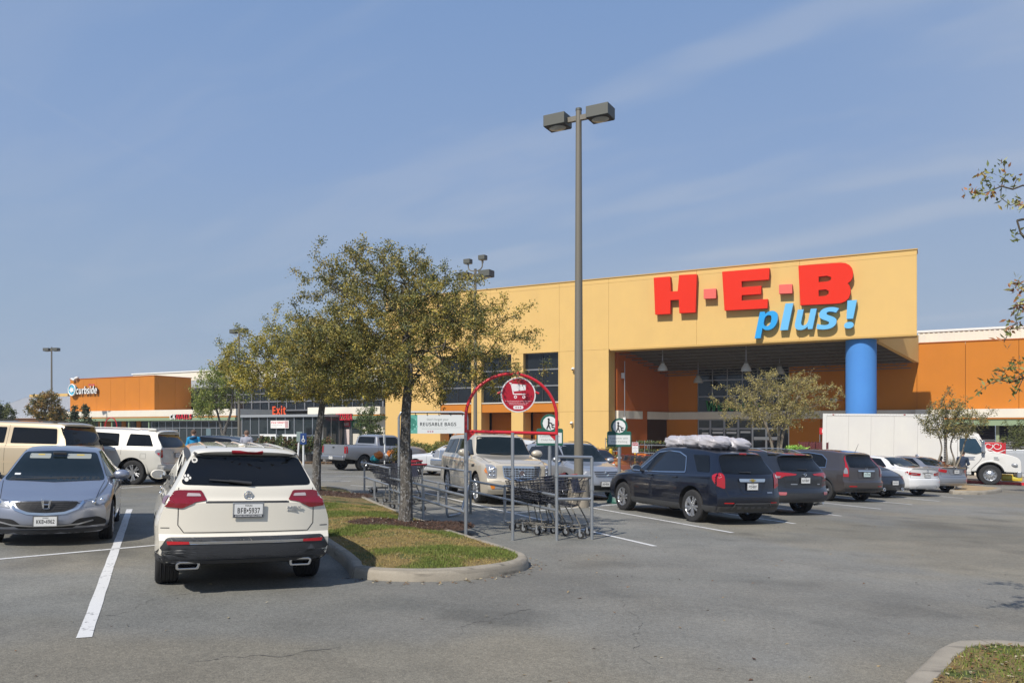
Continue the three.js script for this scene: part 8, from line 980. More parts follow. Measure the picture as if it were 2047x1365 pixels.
{
  const zc = 24.0, xc = (772 - CX) / F * zc; const full = cart('cart piled with shopping bags and flowers, left of the oak trunk', xc + 0.4, zc, -80); full.updateMatrixWorld(true);
  const bagM = [phys(0.7, 0.69, 0.67, 0.35, 0, { transmission: 0.2 }), std(0.68, 0.2, 0.03, 0.6), std(0.03, 0.42, 0.46, 0.5), std(0.62, 0.1, 0.12, 0.6), std(0.06, 0.16, 0.03, 0.7)];
  [[0.15, 1.0, -0.1, 0, 'white carrier bag at the handle end of the piled cart'], [0.45, 1.02, 0.05, 0, 'white carrier bag in the middle of the piled cart'], [0.3, 1.1, 0.08, 1, 'orange tub on top of the piled cart'], [0.72, 0.95, -0.02, 2, 'turquoise bag at the front of the piled cart'], [0.6, 1.05, -0.08, 1, 'orange packet beside the turquoise bag'], [0.05, 1.0, 0.12, 3, 'red packet by the handle of the piled cart']].forEach(([x, y, z, k, label], i) => { const g = new THREE.SphereGeometry(1, 18, 14), p = g.attributes.position; for (let j = 0; j < p.count; j++) { const n = 1 + 0.5 * (fbm(p.getX(j) * 2 + i * 5, p.getY(j) * 2 + p.getZ(j), 3, i) - 0.5); p.setXYZ(j, p.getX(j) * 0.15 * n, p.getY(j) * 0.12 * n, p.getZ(j) * 0.13 * n); } g.computeVertexNormals(); const m = mesh('shopping_bag', g, bagM[k]); m.position.copy(full.localToWorld(V(x, y, z))); tag(m, label, 'bag'); });
  const pz = zc - 0.5, pxx = (797 - CX) / F * pz; shrub('potted_flowers', 'yellow and green potted flowers on the piled cart', pxx, pz, 0.2, 0.5, [[0.09, 0.13, 0.03], [0.45, 0.32, 0.03], [0.13, 0.17, 0.04], [0.5, 0.36, 0.05]], 141, { h: 0.95, n: 40, leaf: 0.05, r0: 0.01, cat: 'flowers' });
}
// ---------------------------------------------------------------- signs on posts
function greenSign(label, pxx, py, zf, baseAt) {
  const x = (pxx - CX) / F * zf, top = CAMY + (HY - py) / F * zf - G(x, zf), t = thing('parking_sign', label, 'sign', x, zf, 90 + Math.atan2(x, zf) / D2R);
  const R = 0.19, w = 0.34, y0 = top - 2 * R; const out = new THREE.Shape(); out.moveTo(-w, y0 - 0.40); out.lineTo(w, y0 - 0.40); out.lineTo(w, y0 - 0.02); out.quadraticCurveTo(w, y0 + 0.03, w - 0.06, y0 + 0.03); out.lineTo(0.20, y0 + 0.03); out.lineTo(0.235, y0 + 0.12); out.absarc(0, y0 + 0.17, 0.235, 0, Math.PI); out.lineTo(-0.20, y0 + 0.03); out.lineTo(-w + 0.06, y0 + 0.03); out.quadraticCurveTo(-w, y0 + 0.03, -w, y0 - 0.02); out.closePath();
  mesh('board', extr(out, 0.05, 0.006), M.signGreen, t); const disc = new THREE.Shape().absarc(0, y0 + 0.17, 0.185, 0, 6.28318); mesh('disc', extr(disc, 0.01).translate(0, 0, 0.052), M.signWhite, t); const ic = [rod(V(-0.03, y0 + 0.24, 0.07), V(-0.03, y0 + 0.12, 0.07), 0.02), T(new THREE.SphereGeometry(0.028, 10, 8), -0.03, y0 + 0.28, 0.07), rod(V(-0.03, y0 + 0.20, 0.07), V(0.05, y0 + 0.17, 0.07), 0.012), rod(V(0.05, y0 + 0.18, 0.07), V(0.06, y0 + 0.06, 0.07), 0.012), rod(V(-0.04, y0 + 0.12, 0.07), V(-0.08, y0 + 0.03, 0.07), 0.014), rod(V(-0.02, y0 + 0.12, 0.07), V(0.01, y0 + 0.03, 0.07), 0.014), rod(V(0.05, y0 + 0.13, 0.07), V(0.12, y0 + 0.14, 0.07), 0.012), rod(V(0.06, y0 + 0.07, 0.07), V(0.12, y0 + 0.07, 0.07), 0.012)]; mesh('pictogram', ic, M.trim, t);
  const tx = ctex(256, 128, (g, ww, h) => { g.fillStyle = '#d5d8d6'; g.fillRect(0, 0, ww, h); g.fillStyle = '#6d7472'; g.textAlign = 'center'; g.font = '32px sans-serif'; g.fillText('Customer with', 128, 54); g.fillText('Child Parking', 128, 100); }); mesh('text_panel', new THREE.PlaneGeometry(w * 1.84, 0.27).translate(0, y0 - 0.21, 0.0585), std(1, 1, 1, 0.5, 0, { map: tx }), t); mesh('post', cyl(0.045, 0.045, y0 - 0.4, 0, 0, 0.0, 12), M.galv, t);
  if (baseAt) { const b = new THREE.CylinderGeometry(0.26, 0.48, 0.5, 4); b.rotateY(Math.PI / 4); mesh('base', [b.translate(0, 0.28, 0), box(0.7, 0.06, 0.7, 0, 0.02, 0)], M.signGreen, t); }
}
greenSign('green customer parking sign right of the lamp post, on a green pyramid base', 1238, 838, 22.6, true); greenSign('green customer parking sign under the end of the red arch', 1099, 830, 20.5, false);
{ // stop sign board on a yellow post
  const zf = 43, x = (1270 - CX) / F * zf, y = (py) => CAMY + (HY - py) / F * zf - G(x, zf), t = thing('stop_sign', 'white and red STOP board on a yellow post', 'sign', x, zf, 90 + 9); const w = 0.34, y0 = y(905), y1 = y(884); mesh('board', bx(-w / 2, w / 2, y0, y1, 0, 0.02), M.signWhite, t); const tx = ctex(128, 200, (g, W, H) => { g.fillStyle = '#dcdcdc'; g.fillRect(0, 0, W, H); g.fillStyle = '#9c1626'; g.fillRect(8, 8, 112, 58); g.fillStyle = '#e6dede'; g.font = 'bold 42px sans-serif'; g.textAlign = 'center'; g.fillText('STOP', 64, 53); g.fillStyle = '#667'; g.font = '20px sans-serif'; ['for', 'pedestrians', 'in', 'crosswalk'].forEach((s, i) => g.fillText(s, 64, 96 + i * 26, 110)); }); mesh('print', new THREE.PlaneGeometry(w, y1 - y0).translate(0, (y0 + y1) / 2, 0.0225), std(1, 1, 1, 0.5, 0, { map: tx }), t); mesh('post', cyl(0.05, 0.05, y0, 0, 0, 0, 12), std(0.55, 0.33, 0.01, 0.5), t); }
for (const [pxx, py, pb, label, col, lean] of [[606, 866, 965, 'blue disabled parking sign on a white post', [0.02, 0.06, 0.21], 0.0], [598, 863, 955, 'green-backed sign on a white leaning post', [0.25, 0.32, 0.3], 0.05], [769, 868, 950, 'thin sign seen edge-on left of the oak trunk', [0.5, 0.52, 0.52], 0.03], [416, 857, 930, 'blue-green parking sign beyond the white crossover', [0.2, 0.28, 0.3], 0]]) {
  const [x, zf] = gnd(pxx, pb), top = CAMY + (HY - py) / F * zf - G(x, zf), t = thing('parking_sign', label, 'sign', x, zf, 90 + (pxx === 769 ? 70 : Math.atan2(x, zf) / D2R)); mesh('post', rod(V(-lean * 2, 0, 0), V(0, top, 0), 0.035, 0.035, 8), M.signWhite, t); mesh('board', [rbox(0.22, 0.40, 0.02, 0, top - 0.2, 0.045, 0.03)], std(...col, 0.5), t); if (col[0] < 0.05) mesh('pictogram', [T(new THREE.TorusGeometry(0.05, 0.014, 6, 20), 0, top - 0.26, 0.06), rod(V(0, top - 0.08, 0.06), V(0, top - 0.24, 0.06), 0.02)], M.signWhite, t); }
// ---------------------------------------------------------------- white box truck alongside the store
{
  const [fx, fz] = gnd(1980, 969), az = Math.atan2(us, -uc) / D2R, t = thing('box_truck', 'long white box truck standing in front of the store', 'truck', 0, 0, az); { const q = upQ.clone().multiply(new THREE.Quaternion().setFromAxisAngle(V(0, 1, 0), (90 - az) * D2R)); t.quaternion.copy(q); const o = V(0, 0, 1.0).applyQuaternion(q); t.position.copy(onG(fx, fz).sub(o)); }
  const wh = phys(0.66, 0.65, 0.62, 0.4, 0, { clearcoat: 0.6 }), boxM = plaster(0.62, 0.605, 0.57, 0.15, 0.05, 91); boxM.roughness = 0.55; const x0 = -8.2, x1 = -2.15, top = 3.66;
  const bd = new THREE.Group(); bd.name = 'cargo_box'; t.add(bd); const n = 5; for (let i = 0; i < n; i++) mesh('side_panel', bx(lerp(x0 + 0.2, x1 - 0.1, i / n) + 0.003, lerp(x0 + 0.2, x1 - 0.1, (i + 1) / n) - 0.003, 1.1, top - 0.12, -1.25, 1.25), boxM, bd);
  mesh('corner_post', [bx(x0, x0 + 0.2, 1.0, top, -1.28, 1.28), bx(x1 - 0.1, x1, 1.0, top, -1.28, 1.28)], wh, bd); mesh('top_rail', [bx(x0 + 0.2, x1 - 0.1, top - 0.12, top - 0.002, -1.27, 1.27)], wh, bd); mesh('bottom_rail', bx(x0 + 0.2, x1 - 0.1, 0.98, 1.1, -1.27, 1.27), M.galv, bd); { const rv = []; for (let x = x0 + 0.25; x < x1; x += 0.14) rv.push(T(new THREE.SphereGeometry(0.012, 6, 4), x, top - 0.07, 1.272)); mesh('rivet', rv, M.galv, bd).userData.kind = 'stuff'; }
  mesh('marker_light', [bx(x0 + 0.5, x0 + 0.6, top - 0.08, top - 0.04, 1.27, 1.29), bx(-4.1, -4.0, top - 0.06, top - 0.02, 1.27, 1.29)], M.lampRed, bd);
  // cab: side outline with the wheel arch cut out
  const s = new THREE.Shape(); s.moveTo(-1.95, 0.75); s.lineTo(-1.95, 2.45); s.quadraticCurveTo(-1.93, 2.68, -1.6, 2.70); s.lineTo(-0.75, 2.68); s.quadraticCurveTo(-0.58, 2.66, -0.54, 2.52); s.lineTo(-0.12, 1.70); s.quadraticCurveTo(0.6, 1.64, 1.12, 1.44); s.quadraticCurveTo(1.3, 1.36, 1.33, 1.2); s.lineTo(1.36, 0.72); s.lineTo(0.66, 0.72); s.absarc(0, 0.52, 0.69, 0.29, Math.PI - 0.29, false); s.lineTo(-0.9, 0.72); s.lineTo(-0.9, 0.55); s.lineTo(-1.9, 0.55); s.closePath();
  const g = extr(s, 2.1, 0.05, 10); g.translate(0, 0, -1.05); { const p = g.attributes.position; for (let i = 0; i < p.count; i++) { const x = p.getX(i), y = p.getY(i); let k = 1; if (x > 0) k *= 1 - 0.16 * clamp(x / 1.3) ** 1.5; if (y > 1.6) k *= 1 - 0.10 * (y - 1.6); p.setZ(i, p.getZ(i) * k); } } g.computeVertexNormals(); mesh('cab', toCreasedNormals(g, 0.6), wh, t);
  for (const k of [1, -1]) {
    const w = k * 1.105, door = new THREE.Group(); door.name = 'door'; t.add(door); const sh = rshape([[-1.42, 1.72], [-1.42, 2.40], [-0.68, 2.40], [-0.30, 1.72], [-0.66, 1.60]], 0.06), gg = extr(sh, 0.012); { const p = gg.attributes.position; for (let i = 0; i < p.count; i++) { const y = p.getY(i); p.setZ(i, (p.getZ(i) + 1.105) * (1 - 0.10 * Math.max(0, y - 1.6)) * k); } } gg.computeVertexNormals(); mesh('side_window', gg, phys(0.02, 0.045, 0.07, 0.03), door); const sm2 = []; const path = [[-1.5, 2.42], [-1.5, 0.62], [-0.86, 0.62], [-0.86, 0.78], [-0.5, 1.2], [-0.22, 1.7], [-0.66, 2.48], [-1.5, 2.48]]; for (let i = 0; i < path.length - 1; i++) { const z = (y) => k * 1.104 * (1 - 0.10 * Math.max(0, y - 1.6)); sm2.push(rod(V(path[i][0], path[i][1], z(path[i][1])), V(path[i + 1][0], path[i + 1][1], z(path[i + 1][1])), 0.008, 0.008, 4)); } mesh('panel_seam', sm2, M.trim, door); mesh('door_handle', rbox(0.16, 0.05, 0.04, -1.25, 1.38, w, 0.015), M.trim, door);
    const tx = k > 0 ? [[-0.62, 1.35], [-0.62, 1.29], [-0.62, 1.23]] : []; mesh('step', [bx(-1.85, -0.95, 0.5, 0.56, k * 0.95 - 0.15, k * 0.95 + 0.15), bx(-1.85, -0.95, 0.84, 0.90, k * 1.0 - 0.1, k * 1.0 + 0.1), bx(-1.9, -0.93, 0.45, 1.0, k * 0.85 - 0.1, k * 0.85 + 0.08)], M.galv, t);
    const mm = new THREE.Group(); mm.name = 'mirror'; t.add(mm); mesh('housing', rbox(0.14, 0.62, 0.18, -0.35, 2.0, k * 1.32, 0.05), M.chrome, mm); mesh('bracket', [rod(V(-0.35, 2.25, k * 1.3), V(-0.5, 2.35, k * 1.0), 0.02), rod(V(-0.35, 1.75, k * 1.3), V(-0.35, 1.6, k * 1.08), 0.02)], M.trim, mm); mesh('mirror_glass', bx(-0.435, -0.42, 1.74, 2.26, k * 1.32 - 0.07, k * 1.32 + 0.07), M.mirrorGlass, mm);
    { const e = new THREE.SphereGeometry(1, 16, 12); e.scale(0.18, 0.10, 0.06); mesh('headlight', T(e, 1.05, 1.06, k * 0.97, 0, -k * 0.25), M.lampClear, t); } mesh('wheel_arch', T(new THREE.TorusGeometry(0.70, 0.045, 8, 30, Math.PI * 0.82), 0, 0.52, k * 1.09, 0, 0, Math.PI * 0.09), wh, t);
    if (k > 0) { const px2 = []; for (const [x, y, w2] of [[-1.05, 1.42, 0.36], [-1.05, 1.35, 0.30], [-1.05, 1.28, 0.34]]) px2.push(bx(x, x + w2, y, y + 0.03, 1.102, 1.106)); mesh('door_lettering', px2, std(0.25, 0.28, 0.35, 0.5), t); mesh('hood_badge', [bx(0.15, 0.34, 1.42, 1.46, 1.07, 1.10), bx(0.15, 0.38, 1.32, 1.36, 1.07, 1.10)], M.alloy, t); }
  }
  { const q = extr(rshape([[-0.92, 0], [0.92, 0], [0.82, 0.82], [-0.82, 0.82]], 0.06), 0.012); q.rotateY(Math.PI / 2); q.rotateZ(0.56); mesh('windshield', q.translate(-0.10, 1.73, 0), glassDark, t); mesh('grille', bx(1.36, 1.40, 0.78, 1.2, -0.6, 0.6), M.chrome, t); mesh('bumper', [rbox(0.22, 0.34, 2.1, 1.30, 0.58, 0, 0.06)], std(0.36, 0.37, 0.39, 0.4, 0.6), t); mesh('cab_marker_lamp', [-0.6, -0.3, 0, 0.3, 0.6].map((z) => rbox(0.1, 0.05, 0.1, -0.95, 2.72, z, 0.02)), M.lampAmber, t); mesh('antenna', rod(V(0.6, 1.62, 0.8), V(0.62, 2.3, 0.82), 0.008), M.trim, t); }
  mesh('engine_bay', bx(-0.7, 1.1, 0.6, 1.3, -0.6, 0.6), M.under, t); mesh('chassis', [bx(-8.1, 1.1, 0.72, 0.98, -0.45, 0.45), bx(-1.9, -0.7, 0.45, 0.75, -0.8, 0.8), bx(-8.1, -8.0, 0.45, 0.6, -1.1, 1.1)], M.under, t); mesh('fuel_tank', T(new THREE.CylinderGeometry(0.28, 0.28, 1.0, 24), -2.7, 0.68, 0.85, 0, 0, Math.PI / 2), M.alloy, t); mesh('mud_flap', [bx(-7.2, -7.18, 0.2, 0.95, 0.55, 1.2), bx(-7.2, -7.18, 0.2, 0.95, -1.2, -0.55)], M.trim, t);
  const fake = Object.create(Car.prototype); fake.s = { R: 0.52, ro: -6.4, wb: 6.4, W: 2.16, tw: 0.28, rim: 0.31, inset: 0.02 }; fake.o = t; fake.wheels('truck');
  // driver behind the window
}
// ---------------------------------------------------------------- people
function person(label, x, zf, az, o) {
  const t = thing('person', label, 'person', x, zf, az, null, false, o.h ?? 0), H = o.H ?? 1.74, k = H / 1.74, f = o.f ?? 0;          // local x forward
  const J = { hip: V(0, 0.93, 0), chest: V(0.02 + f * 0.3, 1.30, 0), neck: V(0.01 + f * 0.45, 1.47, 0), head: V(0.05 + f * 0.52, 1.62, 0) }; const B = [];
  const bone = (a, b, r0, r1, tag2) => B.push([a, b, r0, r1, tag2]);
  bone(V(0, 0.95, -0.08), V(0, 0.95, 0.08), 0.125, 0.125, 'pants'); bone(J.hip, J.chest, 0.13, 0.135, 'shirt'); bone(V(J.chest.x, 1.37, -0.13), V(J.chest.x, 1.37, 0.13), 0.085, 0.085, 'shirt'); bone(J.chest, J.neck, 0.11, 0.055, 'shirt'); bone(V(J.neck.x, 1.46, 0), V(J.head.x - 0.02, 1.58, 0), 0.052, 0.055, 'skin'); bone(V(J.head.x - 0.02, 1.66, 0), V(J.head.x + 0.015, 1.60, 0), 0.092, 0.078, 'skin');
  bone(V(J.head.x + 0.085, 1.635, 0), V(J.head.x + 0.105, 1.605, 0), 0.012, 0.017, 'skin'); for (const s of [-1, 1]) bone(V(J.head.x - 0.01, 1.645, s * 0.088), V(J.head.x - 0.015, 1.61, s * 0.086), 0.018, 0.014, 'skin');
  const hands = []; for (const s of [-1, 1]) { const sh = V(J.chest.x, 1.39, s * 0.19), st = (o.stride ?? 0.05) * s, kn = V(st * 0.6 + 0.02, 0.5, s * 0.10), an = V(st, 0.09, s * 0.105); bone(V(0, 0.92, s * 0.09), kn, 0.088, 0.062, 'pants'); bone(kn, an, 0.06, 0.042, 'pants'); bone(V(an.x - 0.05, 0.045, an.z), V(an.x + 0.15, 0.035, an.z * 1.15), 0.045, 0.036, 'shoe'); const el = V(sh.x + (o.reach ? 0.05 : -0.03), 1.12, s * 0.25), wr = o.reach ? V(sh.x + 0.30, 1.06, s * 0.17) : V(el.x + 0.10, 0.87, s * 0.26); bone(sh, el, 0.055, 0.043, 'sleeve'); bone(el, wr, 0.042, 0.030, o.longSleeve ? 'sleeve' : 'skin'); hands.push([wr, wr.clone().sub(el).normalize(), s]); }
  const field = (name, keep, grow, mat, res) => {
    const bs = B.filter((b) => keep.includes(b[4])); if (!bs.length) return; const lo = V(9, 9, 9), hi = V(-9, -9, -9); for (const [a, b, r0, r1] of bs) { const r = Math.max(r0, r1) + 0.06; lo.min(a.clone().subScalar(r)).min(b.clone().subScalar(r)); hi.max(a.clone().addScalar(r)).max(b.clone().addScalar(r)); }
    const c = lo.clone().add(hi).multiplyScalar(0.5), half = Math.max(hi.x - lo.x, hi.y - lo.y, hi.z - lo.z) / 2 * 1.08, mc = new MarchingCubes(res, mat, false, false, 120000); mc.isolation = 0; const ab = V(), ap = V(), p = V();
    for (let z = 0; z < res; z++) for (let y = 0; y < res; y++) for (let xx = 0; xx < res; xx++) { p.set((xx / res * 2 - 1) * half + c.x, (y / res * 2 - 1) * half + c.y, (z / res * 2 - 1) * half + c.z); let sum = 0; for (const [a, b, r0, r1] of bs) { ab.subVectors(b, a); ap.subVectors(p, a); const h = clamp(ap.dot(ab) / ab.lengthSq()), d = ap.addScaledVector(ab, -h).length() - lerp(r0, r1, h) - grow; sum += Math.exp(-d / 0.022); } mc.field[xx + y * res + z * res * res] = 0.022 * Math.log(Math.max(sum, 1e-30)); }
    mc.update(); const n = mc.count, g = new THREE.BufferGeometry(), pa = new Float32Array(mc.positionArray.slice(0, n * 3)); for (let i = 0; i < n; i++) { pa[3 * i] = pa[3 * i] * half + c.x; pa[3 * i + 1] = pa[3 * i + 1] * half + c.y; pa[3 * i + 2] = pa[3 * i + 2] * half + c.z; } g.setAttribute('position', new THREE.BufferAttribute(pa, 3)); const q = mergeVertices(g, 1e-4); q.computeVertexNormals(); q.scale(k, k, k); return mesh(name, q, mat, t);
  };
  const skin = std(...(o.skin || [0.42, 0.24, 0.16]), 0.6), fg = []; for (const [w, d, s] of hands) { const pm = w.clone().addScaledVector(d, 0.05); fg.push(rod(w, pm.clone().addScaledVector(d, 0.03), 0.026, 0.034, 8)); for (let i = 0; i < 4; i++) { const a = pm.clone().addScaledVector(d, 0.03).add(V(0.028 - i * 0.019, 0, 0)), b = a.clone().addScaledVector(d, 0.035), e = b.clone().addScaledVector(d, 0.03 - Math.abs(i - 1.3) * 0.004).add(V(0.012, 0, -s * 0.012)); fg.push(rod(a, b, 0.010, 0.009, 6), rod(b, e, 0.009, 0.007, 6)); } fg.push(rod(w.clone().addScaledVector(d, 0.02), pm.clone().add(V(0.05, -0.01, 0)), 0.012, 0.009, 6)); }
  field('body', ['skin', 'shirt', 'sleeve', 'pants', 'shoe'], -0.004, skin, 150); mesh('hands', fg.map((g) => g.scale(k, k, k)), skin, t); field('shirt', ['shirt', 'sleeve'], 0.012, std(...o.shirt, 0.85), 80); field('trousers', ['pants'], 0.010, std(...(o.pants || [0.03, 0.035, 0.05]), 0.85), 80); field('shoe', ['shoe'], 0.008, std(0.05, 0.045, 0.04, 0.7), 70);
  { const hr = new THREE.SphereGeometry(0.108, 24, 16), p = hr.attributes.position, keep = []; for (let i = 0; i < p.count; i++) { const f2 = 1 + 0.06 * (fbm(p.getX(i) * 40, p.getY(i) * 40 + p.getZ(i) * 30, 2, 3) - 0.5); p.setXYZ(i, p.getX(i) * f2, p.getY(i) * f2, p.getZ(i) * f2 * 0.96); } const ii = hr.index.array; for (let i = 0; i < ii.length; i += 3) { let ok = true; for (let j = 0; j < 3; j++) { const q = ii[i + j]; if (p.getX(q) > 0.045 && p.getY(q) < 0.05 || p.getY(q) < -0.05) ok = false; } if (ok) keep.push(ii[i], ii[i + 1], ii[i + 2]); } hr.setIndex(keep); hr.translate(J.head.x - 0.022, 1.66, 0); hr.scale(k, k, k); mesh('hair', hr, std(...(o.hair || [0.03, 0.02, 0.015]), 0.8), t); const ey = []; for (const s of [-1, 1]) ey.push(T(new THREE.SphereGeometry(0.011, 8, 6), J.head.x + 0.068, 1.648, s * 0.03)); ey.push(box(0.01, 0.006, 0.04, J.head.x + 0.082, 1.568, 0)); mesh('face_features', ey.map((g) => g.scale(k, k, k)), std(0.06, 0.03, 0.025, 0.5), t); }
  if (o.hood) { const h = T(new THREE.TorusGeometry(0.10, 0.05, 10, 20), J.neck.x - 0.06, 1.43, 0, Math.PI / 2 - 0.2, 0, 0).scale(k, k, k); mesh('hood', h, std(...o.hood, 0.85), t); }
  return t;
}
{ const zf = 33, x = (386 - CX) / F * zf; person('person in a bright blue hooded jacket beyond the white crossover', x, zf, -10, { shirt: [0.01, 0.24, 0.48], hood: [0.015, 0.06, 0.12], longSleeve: true, hair: [0.10, 0.06, 0.04], H: 1.8 }); }
{ const zf = 36, x = (492 - CX) / F * zf; person('person in a grey T-shirt walking towards the glass porch', x, zf, -5, { shirt: [0.30, 0.31, 0.36], hair: [0.16, 0.10, 0.07], H: 1.83, stride: 0.15 }); }
{ const zf = 38.2, x = (1925 - CX) / F * zf; person('person in a navy jacket standing before the truck door', x, zf, 40, { shirt: [0.02, 0.035, 0.07], longSleeve: true, hair: [0.03, 0.02, 0.015], reach: true, H: 1.72 }); }
{ const zf = 37.0, x = (1884 - CX) / F * zf; person('person in a red shirt behind the end saloon by the thin stems', x, zf, -20, { shirt: [0.5, 0.01, 0.015], skin: [0.10, 0.055, 0.035], hair: [0.015, 0.012, 0.01], H: 1.6, h: -0.15, f: 0.1 }); }
{ const zf = 23.2, x = (815 - CX) / F * zf; person('person in dark clothes with reddish hair hidden behind the nearer oak trunk', x, zf, -75, { shirt: [0.02, 0.02, 0.025], longSleeve: true, hair: [0.16, 0.05, 0.025], reach: true, H: 1.66 }); }
// ---------------------------------------------------------------- things in front of the shops and the store
function rack(label, pxx, zf, w, hgt, n, seed) { const x = (pxx - CX) / F * zf, t = thing('plant_rack', label, 'plant rack', x, zf, 118); const f = []; for (const a of [-w / 2, w / 2]) for (const z of [-0.25, 0.25]) f.push(rod(V(a, 0, z), V(a, hgt, z), 0.018, 0.018, 6)); mesh('frame', f, M.galv, t); for (let i = 0; i < n; i++) mesh('shelf', box(w, 0.03, 0.5, 0, hgt * (i + 0.4) / n, 0), M.galv, t); const r = rng(seed), L = []; for (let i = 0; i < n; i++) for (let k = 0; k < 130; k++) { const d = V(r() - 0.5, r() * 0.9, r() - 0.5).normalize(), p = V((r() - 0.5) * w, hgt * (i + 0.4) / n + 0.06 + 0.16 * r(), (r() - 0.5) * 0.5), u = V(r() - 0.5, 1, r() - 0.5).cross(d).normalize(), c = r() < 0.08 ? [0.5, 0.3, 0.05] : MG[(r() * 3) | 0], q = 0.7 + 0.8 * r(); L.push({ p, d, u, l: 0.11, w: 0.035, c: c.map((v) => v * q) }); } leafMesh('plants', L, t).userData.kind = 'stuff'; const pots = []; for (let i = 0; i < n; i++) for (let k = 0; k < Math.round(w / 0.2); k++) pots.push(cyl(0.06, 0.08, 0.1, -w / 2 + 0.1 + k * 0.2, hgt * (i + 0.4) / n + 0.016, 0.12, 10)); mesh('pots', pots, M.trim, t).userData.kind = 'stuff'; }
rack('tall wire rack of green plants beside the yellow corner', 1226, 47.5, 0.8, 2.0, 4, 301); rack('long rack of potted plants behind the navy crossover', 1316, 47, 1.5, 1.9, 4, 302); rack('rack of potted plants in the shade left of the long rack', 1288, 49, 0.8, 1.9, 4, 303); rack('low plant rack under the red banner sign', 1590, 44.5, 1.3, 1.2, 2, 304); rack('small plant rack beside the truck tail', 1648, 44, 0.6, 1.6, 3, 305);
for (let i = 0; i < 4; i++) { const zf = 45.5, x = (1600 + i * 13 - CX) / F * zf; const t = thing('produce_crate', ['dark red produce crate nearest the entrance doors', 'dark red produce crate second from the doors', 'dark red produce crate third from the doors', 'dark red produce crate nearest the truck tail'][i], 'crate', x, zf - 0.6, 118, 'dark red crates of greens'); const cm = std(0.10, 0.015, 0.02, 0.6); for (let k = 0; k < 4; k++) mesh('slat', [bx(-0.28, 0.28, 1.55 + k * 0.12, 1.65 + k * 0.12, 0.22, 0.24)], cm, t); mesh('side', [bx(-0.28, -0.26, 1.5, 2.05, -0.22, 0.22), bx(0.26, 0.28, 1.5, 2.05, -0.22, 0.22), bx(-0.28, 0.28, 0, 1.5, -0.22, 0.2)], cm, t); }
{ const zf = 45, x = (1652 - CX) / F * zf, y = (py) => CAMY + (HY - py) / F * zf - G(x, zf), t = thing('red_banner', 'red banner with white lettering beside the truck tail', 'banner', x, zf, 117); const y0 = y(868), y1 = y(855); mesh('board', bx(-0.35, 0.75, y0, y1, 0, 0.02), phys(0.5, 0.012, 0.02, 0.5), t); mesh('lettering', text('Incredible', 0.95, (y1 - y0) * 0.5, 0.01).translate(-0.22, y0 + (y1 - y0) * 0.28, 0.02), M.signWhite, t); mesh('post', [rod(V(-0.33, 0, 0), V(-0.33, y0, 0), 0.02), rod(V(0.7, 0, 0), V(0.7, y0, 0), 0.02)], M.galv, t); }
// bright cabbages on the racks
{ const zf = 44.4, x = (1592 - CX) / F * zf; shrub('leafy_greens', 'bright green heads of lettuce on the low rack', x, zf, 0.55, 0.5, [[0.22, 0.4, 0.05], [0.3, 0.48, 0.08]], 311, { h: 1.25, n: 50, leaf: 0.12, cat: 'lettuce', r0: 0.02 }); }
// red drinks machine with white script, and goods by the shuttered openings
{ const p = PB - 1.0, [u0, y1] = U(1969, 884, p), [u1] = U(2012, 884, p), b = front('drinks_machine', 'red drinks machine with white script beyond the truck bonnet', 'vending machine', p); mesh('cabinet', rbox(u1 - u0, 1.9, 0.8, (u0 + u1) / 2, y1 - 0.95, -0.4, 0.05), phys(0.5, 0.01, 0.02, 0.3, 0, { clearcoat: 0.6 }), b); const w = u1 - u0, sc = []; for (const dx of [0.16, 0.55]) { const pts = []; for (let i = 0; i <= 18; i++) { const a = i / 18 * 6.6 + 0.6; pts.push(V(u0 + dx * w + 0.15 * w * Math.cos(a) + i * 0.006, y1 - 0.28 + 0.17 * Math.sin(a), 0.012)); } sc.push(tube(pts, 0.026, 40, 6)); } sc.push(tube([V(u0 + 0.05 * w, y1 - 0.62, 0.012), V(u0 + 0.3 * w, y1 - 0.52, 0.012), V(u0 + 0.6 * w, y1 - 0.66, 0.012), V(u0 + 0.95 * w, y1 - 0.5, 0.012)], 0.03, 30, 6)); mesh('script', sc, M.signWhite, b); mesh('slot_panel', bx(u0 + 0.7 * w, u0 + 0.94 * w, y1 - 1.4, y1 - 0.9, 0, 0.012), M.trim, b); }
{ const p = PB - 0.8, [u0] = U(2003, 900, p), b = front('ice_box', 'pale metal ice box at the right edge behind the truck', 'ice box', p); mesh('cabinet', rbox(1.5, 1.75, 0.7, u0 + 0.75, -0.45, -0.35, 0.04), std(0.5, 0.53, 0.56, 0.4, 0.4), b); mesh('lid', rbox(0.66, 1.3, 0.03, u0 + 0.4, -0.4, 0.015, 0.02), std(0.44, 0.47, 0.5, 0.4, 0.3), b); mesh('lid', rbox(0.66, 1.3, 0.03, u0 + 1.12, -0.4, 0.015, 0.02), std(0.44, 0.47, 0.5, 0.4, 0.3), b); mesh('door_handle', [rod(V(u0 + 0.68, -0.5, 0.06), V(u0 + 0.68, -0.2, 0.06), 0.015)], M.chrome, b); }
for (const [pxx, py, c, label, i] of [[2008, 957, [0.55, 0.36, 0.01], 'yellow display box on the pavement at the right edge', 0], [2028, 957, [0.55, 0.38, 0.01], 'yellow display box cut by the right edge', 1]]) { const zf = 43.5, x = (pxx - CX) / F * zf, t = thing('display_box', label, 'box', x + 0.15, zf, 118); mesh('box', rbox(0.5, 0.35, 0.4, 0, 0.33, 0, 0.02), std(...c, 0.6), t); mesh('price_card', bx(-0.2, 0.2, 0.26, 0.42, 0.202, 0.21), std(0.62, 0.55, 0.1, 0.6), t); }
